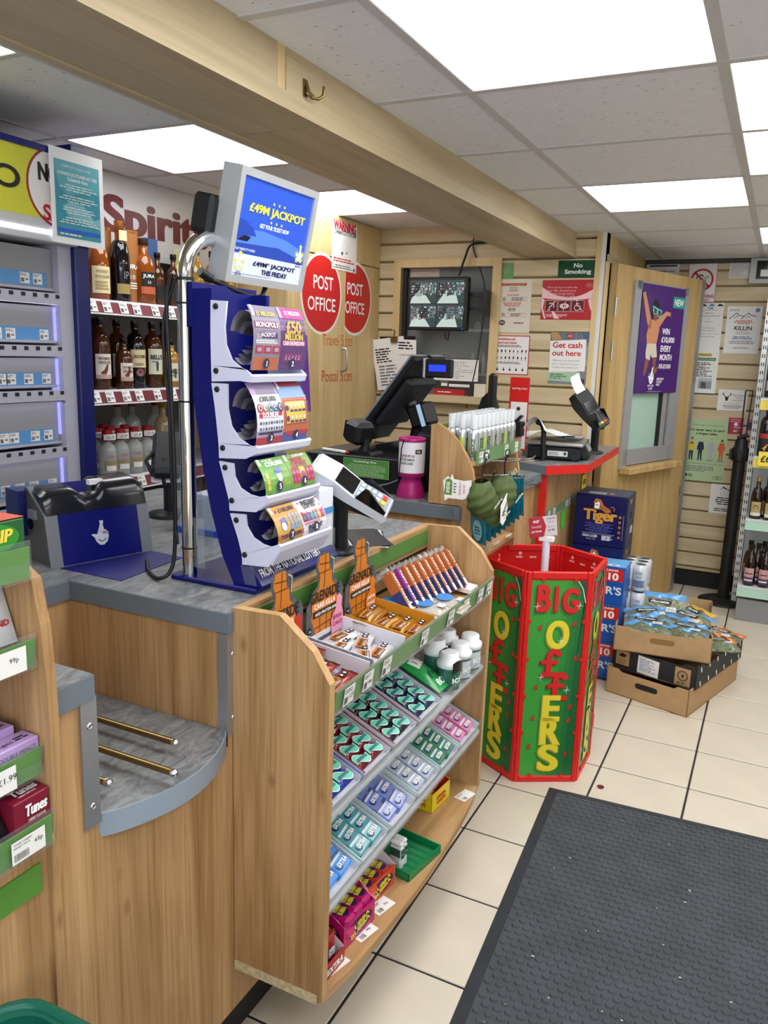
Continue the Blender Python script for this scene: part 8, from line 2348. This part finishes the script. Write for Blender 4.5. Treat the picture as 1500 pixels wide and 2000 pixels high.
# ------------------------------------------------------------------ beer cartons and cans
TGB = mat('#0e1250',.3,key='tiger_navy'); TGS = mat('#3c3a4e',.4,key='carton_end_grey'); TGO = mat('#d89a3c',.35,key='tiger_orange')
def tigerprint(p,w,h):
    p.text('Tiger',w*.5,h*.58,h*.28,TGO,w*.66,bold=.035,k=2)
    cx,cy = w*.44,h*.80
    p.poly([(cx - .018,cy - .02),(cx + .02,cy - .02),(cx + .04,cy - .035),(cx + .065,cy - .03),(cx + .06,cy - .015),(cx + .03,cy + .0),(cx + .012,cy + .03),(cx - .012,cy + .034),(cx - .02,cy + .02)],mat('#b5702c',.4),2)
    p.poly([(cx - .016,cy - .014),(cx + .006,cy - .016),(cx + .01,cy + .01),(cx,cy + .02),(cx - .014,cy + .012)],WINK,3)
    for i in range(4): p.line(cx + .012 + .012*i,cy + .004 - .006*i,cx + .016 + .012*i,cy - .018,.002,INK,3)
    p.line(cx - .012,cy + .002,cx + .004,cy + .002,.003,INK,4); p.line(cx - .008,cy + .012,cx - .004,cy + .02,.003,INK,4); p.ring(cx + .07,cy - .012,.012,.004,mat('#b5702c',.4),3,10,-1,2.6)
    p.lines(w*.17,h*.26,w*.8,h*.46,6,mat('#6a76c0',.4),1,center=True,fill=.3)
    p.rect(w*.17,h*.235,w*.8,h*.243,LGREY,1); p.text('ASIAN LAGER',w*.33,h*.19,h*.05,WINK,w*.3,bold=.02); p.lines(w*.56,h*.12,w*.8,h*.22,4,WINK,1,fill=.6); p.text('SINCE 1932',w*.35,h*.13,h*.03,LGREY,w*.18)
    for i in range(5): p.frame(w*.86,h*(.18 + .1*i),w*.91,h*(.235 + .1*i),.003,TGO,1); p.line(w*.885,h*(.18 + .1*i),w*.885,h*(.235 + .1*i),.003,TGO,1); p.line(w*.86,h*(.21 + .1*i),w*.91,h*(.21 + .1*i),.002,TGO,1)
    for i in range(14): p.rect(w*.945,h*(.16 + .036*i),w*.957,h*(.18 + .036*i),LGREY,1)
for k,(z0,s) in enumerate(((.62,'navy lager carton with tiger print, topmost of its stack'),(.366,'navy lager carton with tiger print, second from the top'),(.112,'navy lager carton at the foot of the tiger stack'))):
    t = thing('lager_carton',s,'beer carton',(-.72,3.99,z0),0,'navy lager cartons')
    b = B(t); b.rbox(-.845,-.597,3.87,4.11,z0,z0 + .252,TGB,.003); b.build('carton',t)
    b = B(t); tigerprint(Pr(b,(-.845,3.8695,z0),AX,AZ),.248,.252)
    p = Pr(b,(-.5965,3.87,z0),(0,1,0),AZ); p.rect(.02,.0,.24,.252,TGS,1); p.disc(.12,.15,.03,INK,2,14,.02); p.text('Tiger',.10,.22,.03,TGO,.08,bold=.03); p.rect(.13,.05,.2,.09,LGREY,2)
    p = Pr(b,(-.845,3.87,z0 + .2525),AX,(0,1,0)); p.rect(0,.0,.248,.24,TGS,1); p.lines(.05,.03,.2,.09,2,LGREY,2); b.build('print',t)
tag(B(V(-.72,3.99,0)).box(-.845,-.597,3.87,4.11,0,.11,DARK).build('plinth_block',None,(-.72,3.99,0)),'low dark block under the navy lager cartons','block')
FB = mat('#1557b0',.3,key='fosters_blue'); FBL = mat('#6fb2e8',.35,key='light_blue_card')
for k in range(3):
    z0 = .01 + .187*k; x1 = -.553 - .004*(2 - k)
    t = thing('beer_carton','bright blue beer carton with red £10 flash, %s of three' % ['bottom','middle','topmost'][k],'beer carton',(-.72,3.83,z0),0,'bright blue beer cartons')
    b = B(t); b.rbox(-.876,x1,3.70,3.86,z0,z0 + .185,FB,.003); b.build('carton',t)
    b = B(t); p = Pr(b,(x1 - .27,3.6995,z0),AX,AZ)
    p.rect(.13,.115,.262,.175,RED,1); p.text('18 CANS',.195,.168,.010,WINK,.09,bold=.03); p.text('£10',.2,.138,.036,WINK,.085,bold=.06); p.text("FOSTER'S",.14,.07,.04,mat('#d8e4f2',.3),.24,bold=.03,k=2)
    p = Pr(b,(-.95,3.70,z0 + .1855),AX,(0,1,0)); p.rect(.14,.0,.95 + x1,.16,FBL,1); p.disc(.34,.03,.03,WINK,2,16,.014); p.disc(.34,.03,.012,RED,3,12,.008)
    b.build('print',t)
CANW = mat('#e6e8ea',.3,.15,key='silver_can'); SHRK = mat('#e8ecf0',.08,alpha=.14,coat=.6,key='shrink_film')
def canpack(z0,s):
    t = thing('can_pack',s,'can pack',(-.54,4.0,z0),0,'shrink-wrapped packs of silver cans')
    for i in range(2):
        for j in range(3):
            x,y = -.578 + .066*i,3.90 + .066*j
            b = B(t); b.lathe([(.026,0),(.032,.008),(.032,.118),(.027,.128),(.026,.13)],CANW,(x,y,z0),16); b.lathe([(.0245,.1285),(.0245,.13)],mat('#8f9296',.3,.8),(x,y,z0),14); cn = b.build('can',t)
            b = B(t); p = Pr(b,(x,y,z0),(math.cos(-.2),math.sin(-.2),0),AZ,radius=.0325); p.rect(-.03,.02,.035,.055,mat('#3d5a8a',.3),0); p.poly([(-.02,.03),(0,.055),(.012,.035),(.03,.058),(.03,.03)],mat('#c3ccd8',.3),1); p.text('COORS',.0,.09,.016,mat('#5a6a84',.3),.045,bold=.02,shear=.2,k=1); p.text('LIGHT',.004,.07,.012,mat('#5a6a84',.3),.035,bold=.02,k=1); b.build('print',cn)
    b = B(t); b.rbox(-.615,-.475,3.863,4.072,z0 - .001,z0 + .133,SHRK,.02); b.build('shrink_wrap',t)
canpack(.42,'shrink-wrapped pack of silver cans beside the blue cartons, upper'); canpack(.28,'shrink-wrapped pack of silver cans, lower of the two')
tag(B(V(-.545,3.97,0)).rbox(-.612,-.48,3.87,4.07,0,.278,CARD,.003).build('can_carton',None,(-.545,3.97,0)),'plain brown carton under the packs of silver cans','carton')
tag(B().rbox(-.11,.11,-.05,.05,0,.006,MAPLE_X,.001).box(-.11,.11,-.048,-.044,.006,.008,MAPLE_X).box(-.11,.11,.0,.004,.006,.008,MAPLE_X).build('floor_board',None,(-.58,5.22,0),(0,0,-.7)),'short grooved wooden board lying on the floor by the door','board')

# ------------------------------------------------------------------ stacked produce trays
def produce_tray(name,label,loc,rz,w,d,h,m,inner,hole,walls=.004,tall=()):
    t = thing(name,label,'tray',loc,rz)
    b = B(); th = walls
    b.box(0,w,0,d,0,th,inner); b.build('base',t)
    def wall(L,cut):
        z1 = h
        pts = [(0,.004),(L*.1,0),(L*.3,0),(L*.32,.004),(L*.68,.004),(L*.7,0),(L*.9,0),(L,.004),(L,z1),(L*.86,z1),(L*.82,z1 - cut),(L*.18,z1 - cut),(L*.14,z1),(0,z1)]
        return pts
    for k,(L,cut) in enumerate(((w,.012),(w,.012),(d,.018),(d,.018))):
        b = B()
        ps = wall(L,cut)
        if k < 2: b.prism(ps,'Y',(0,d - th)[k],(th,d)[k],m)
        else: b.prism(ps,'X',(0,w - th)[k - 2],(th,w)[k - 2],m)
        sd = b.build('wall',t)
        if hole and k in (0,1):
            b = B(); y = (-.0006,d + .0006)[k]; 
            pts = []
            for i in range(9): pts.append((w*.5 + .04 + .013*math.cos(-PI/2 + PI*i/8),h*.58 + .013*math.sin(-PI/2 + PI*i/8)))
            for i in range(9): pts.append((w*.5 - .04 + .013*math.cos(PI/2 + PI*i/8),h*.58 + .013*math.sin(PI/2 + PI*i/8)))
            b.prism(pts,'Y',min(y,y + .0004),max(y,y + .0004) + .0002,hole); b.build('hand_hole',sd)
    for x,y in tall:
        b = B(); b.box(x,x + .10 if x < w/2 else x + .004,y,y + .004,0,h + .055,m) if x < w/2 else b.box(x - .10,x,y - .004,y,0,h + .055,m); b.box(x if x < w/2 else x - .004,x + .004 if x < w/2 else x,y - (.08 if y > d/2 else 0),y + (.0 if y > d/2 else .08),0,h + .055,inner); b.build('corner_post',t)
    return t
r1 = math.atan2(-.107,.364)
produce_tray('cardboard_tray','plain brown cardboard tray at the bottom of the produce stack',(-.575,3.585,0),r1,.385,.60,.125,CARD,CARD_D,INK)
BKC = mat('#26272a',.6,key='black_card')
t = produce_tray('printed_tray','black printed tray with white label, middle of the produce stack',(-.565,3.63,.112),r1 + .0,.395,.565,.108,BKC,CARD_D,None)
b = B(); p = Pr(b,(0,-.0006,0),AX,AZ)
p.poly([(.125,.008),(.225,.004),(.227,.082),(.127,.09)],PAPER,1); p.lines(.135,.018,.215,.078,9,mat('#7a86b8',.5),2); b.build('paper_label',t)
b = B(); p = Pr(b,(0,-.0006,0),AX,AZ)
p.rect(.02,.02,.085,.088,CARD,1); p.lines(.03,.025,.075,.05,4,CARD_D,2); p.poly([(.035,.06),(.06,.058),(.07,.07),(.05,.078),(.035,.07)],INK,2); b.build('print',t)
b = B(); p = Pr(b,(0,-.0006,0),AX,AZ)
p.rect(.30,.008,.37,.088,CARD,1); p.ring(.335,.052,.024,.004,INK,2,24); p.ring(.335,.052,.016,.0015,INK,2,20); p.poly([(.328,.052),(.335,.062),(.342,.052),(.335,.042)],INK,2); p.lines(.31,.012,.36,.024,2,INK,2); b.build('print',t)
for i in range(6):
    for z in (.02,.085): b = B(); b.T = MT((.3955,.05 + .095*i,z)) @ MR(.4,4,'X'); b.box(0,.0015,-.004,.004,-.012,.012,PAPER); b.build('punched_tab',t)
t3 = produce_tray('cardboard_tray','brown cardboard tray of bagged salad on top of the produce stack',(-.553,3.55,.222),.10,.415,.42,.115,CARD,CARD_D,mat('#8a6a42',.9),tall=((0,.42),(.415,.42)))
SAL = mat('#a9b096',.10,alpha=.30,coat=.6,key='clear_salad_film'); LEAF = mat('#3f6a24',.5,noise=.35,nscale=50,key='salad_leaf'); LEAF2 = mat('#6f8a3a',.5,noise=.3,nscale=50,key='pale_leaf'); BLUEB = mat('#5a9ad0',.25,coat=.5,key='bag_blue_band'); ORG = mat('#d2702c',.25,coat=.5,key='bag_orange_band')
def salad(i,x,y,z,rz_,tl,w,h,band,lbl,leafm=LEAF,word='Florette'):
    q = thing('salad_bag',lbl,'salad bag',(x,y,z),0,'bagged salads in the top tray' if i < 6 else 'bagged salads in the black tray')
    q.rotation_euler = (tl,0,rz_)
    rg = random.Random(i)
    b = B()
    e = lambda a,c: (max(0,math.sin(PI*a))*max(0,math.sin(PI*c))) ** .45
    wr = lambda a,c: .006*math.sin(13*a + 9*c + i) + .005*math.sin(23*c - 15*a)
    b.grid(lambda a,c: ((a - .5)*w,(c - .5)*h,.022 + .022*e(a,c) + wr(a,c)*e(a,c)),16,14,SAL); b.grid(lambda a,c: ((.5 - a)*w,(c - .5)*h,.028 - .026*e(a,c)),12,10,SAL); b.build('film',q)
    b = B()
    for k in range(34):
        cx,cy,cz = rg.uniform(-.36,.36)*w,rg.uniform(-.36,.36)*h,rg.uniform(.010,.036); L_ = rg.uniform(.02,.04); a0 = rg.uniform(0,6.28)
        b.T = MT((cx,cy,cz)) @ MR(a0,4,'Z') @ MR(rg.uniform(-.5,.5),4,'X'); b.grid(lambda a,c: ((a - .5)*L_,(c - .5)*L_*.6*math.sin(PI*min(.98,max(.06,a))),.004*math.cos(6*a)),4,2,leafm if k % 3 else LEAF2)
    lf = b.build('leaves',q); lf['kind'] = 'stuff'
    b = B()
    for a0,a1,m in ((.78,1.0,band),(.30,.46,band)):
        b.grid(lambda a,c: ((a - .5)*w,(a0 + (a1 - a0)*c - .5)*h,.0240 + .022*e(a,a0 + (a1 - a0)*c) + wr(a,a0 + (a1 - a0)*c)*e(a,a0 + (a1 - a0)*c)),14,3,m)
    n0 = len(b.v)
    p = Pr(b,(0,0,.048),(1,0,0),(0,1,0),lift=.0004); p.rect(-w*.28,h*.08,w*.2,h*.2,INK,0); p.text(word,-w*.04,h*.14,h*.07,WINK,w*.38,bold=.03,shear=.3,k=1); p.rect(w*.1,-h*.15,w*.3,h*.0,PAPER,0); p.lines(w*.12,-h*.13,w*.28,-h*.02,3,GREY,1)
    b.build('print',q)
for i,(x,y,z,rz_,tl,w,h,band,s,lm) in enumerate((
    (-.43,3.69,.295,.15,.15,.21,.15,BLUEB,'blue banded salad bag at the front left of the top tray',LEAF),(-.26,3.69,.295,-.1,.1,.2,.14,BLUEB,'salad bag with black name panel at the front right of the top tray',LEAF2),
    (-.44,3.80,.305,.6,.2,.22,.16,BLUEB,'blue banded salad bag in the middle left of the top tray',LEAF2),(-.27,3.82,.305,-.4,.25,.22,.17,BLUEB,'salad bag of dark leaves in the middle right of the top tray',LEAF),
    (-.40,3.91,.335,.1,.9,.22,.16,BLUEB,'salad bag standing at the back of the top tray with blue top edge',LEAF2),(-.25,3.88,.315,-.8,.4,.18,.15,mat('#c8a23a',.3,coat=.4),'salad bag with yellow corners at the back right of the top tray',LEAF),
    (-.13,4.00,.20,-.5,.2,.2,.15,ORG,'orange banded salad bag poking out at the right of the black tray',LEAF),(-.12,3.88,.195,.4,.1,.16,.13,SAL,'clear salad bag lying along the right wall of the black tray',LEAF))):
    salad(i,x,y,z,rz_,tl,w,h,band,s,lm)

# ------------------------------------------------------------------ entrance mat
mr = math.atan2(2.657 - 2.616,.714)
t = thing('entrance_mat','large charcoal rubber entrance mat with raised oval studs','mat',(-.584,2.616,0),mr)
RUB = mat('#303338',.75,noise=.12,nscale=14,key='charcoal_rubber'); RUB2 = mat('#45484d',.85,noise=.14,nscale=10,bump=.3,bscale=300,key='charcoal_carpet')
MWd,MLn = 1.16,1.72
b = B(); e = .035
vs = [(0,0,.001),(MWd,0,.001),(MWd,-MLn,.001),(0,-MLn,.001),(e,-e,.009),(MWd - e,-e,.009),(MWd - e,-MLn + e,.009),(e,-MLn + e,.009)]
b.add(vs,[(0,4,5,1),(1,5,6,2),(2,6,7,3),(3,7,4,0)],RUB); b.build('border',t)
b = B(); b.box(e,MWd - e,-MLn + e,-e,.002,.0078,RUB2); b.build('base',t)
b = B()
px,py = .0285,.0245
rg = random.Random(3)
ny,nx = int((MLn - 2*e)/py),int((MWd - 2*e)/px)
for j in range(ny):
    for i in range(nx):
        cx = e + px*(i + .5 + (.5 if j % 2 else 0)); cy = -e - py*(j + .5)
        if cx > MWd - e - .01: continue
        a,c,z0,z1 = .0128,.0105,.0075,.0118 + rg.uniform(-.0006,.0006)
        o8 = [(math.cos(k*PI/4 + PI/8),math.sin(k*PI/4 + PI/8)) for k in range(8)]
        v = [(cx + a*x,cy + c*y,z0) for x,y in o8] + [(cx + a*.72*x,cy + c*.72*y,z1) for x,y in o8]
        b.add(v,[tuple(range(8,16))] + [(k,(k + 1) % 8,8 + (k + 1) % 8,8 + k) for k in range(8)],RUB2)
st_ = b.build('stud',t); st_['kind'] = 'stuff'
rg = random.Random(8)
b = B(V(-.2,2.2,.012))
for k in range(34):
    x,y = rg.uniform(-.5,.35),rg.uniform(1.5,2.55); s = rg.uniform(.0012,.0035)
    b.box(x - s,x + s,y - s*.6,y + s*.6,.0125,.0135,mat('#c9c2ae',.8))
o = b.build('crumbs',None,(-.2,2.2,.012)); tag(o,'scattered pale crumbs on the charcoal mat','crumbs'); o['kind'] = 'stuff'
tag(B(V(-.42,2.709,0)).grid(lambda a,c: (-.42 + (a - .5)*.026*math.sin(PI*(c*.8 + .15)),2.709 + (c - .5)*.024,.001 + .004*(a - .5) ** 2*4),6,6,mat('#6a0f1a',.5)).build('flower_petal',None,(-.42,2.709,0)),'single dark red petal fallen on the floor tiles by the mat','petal')
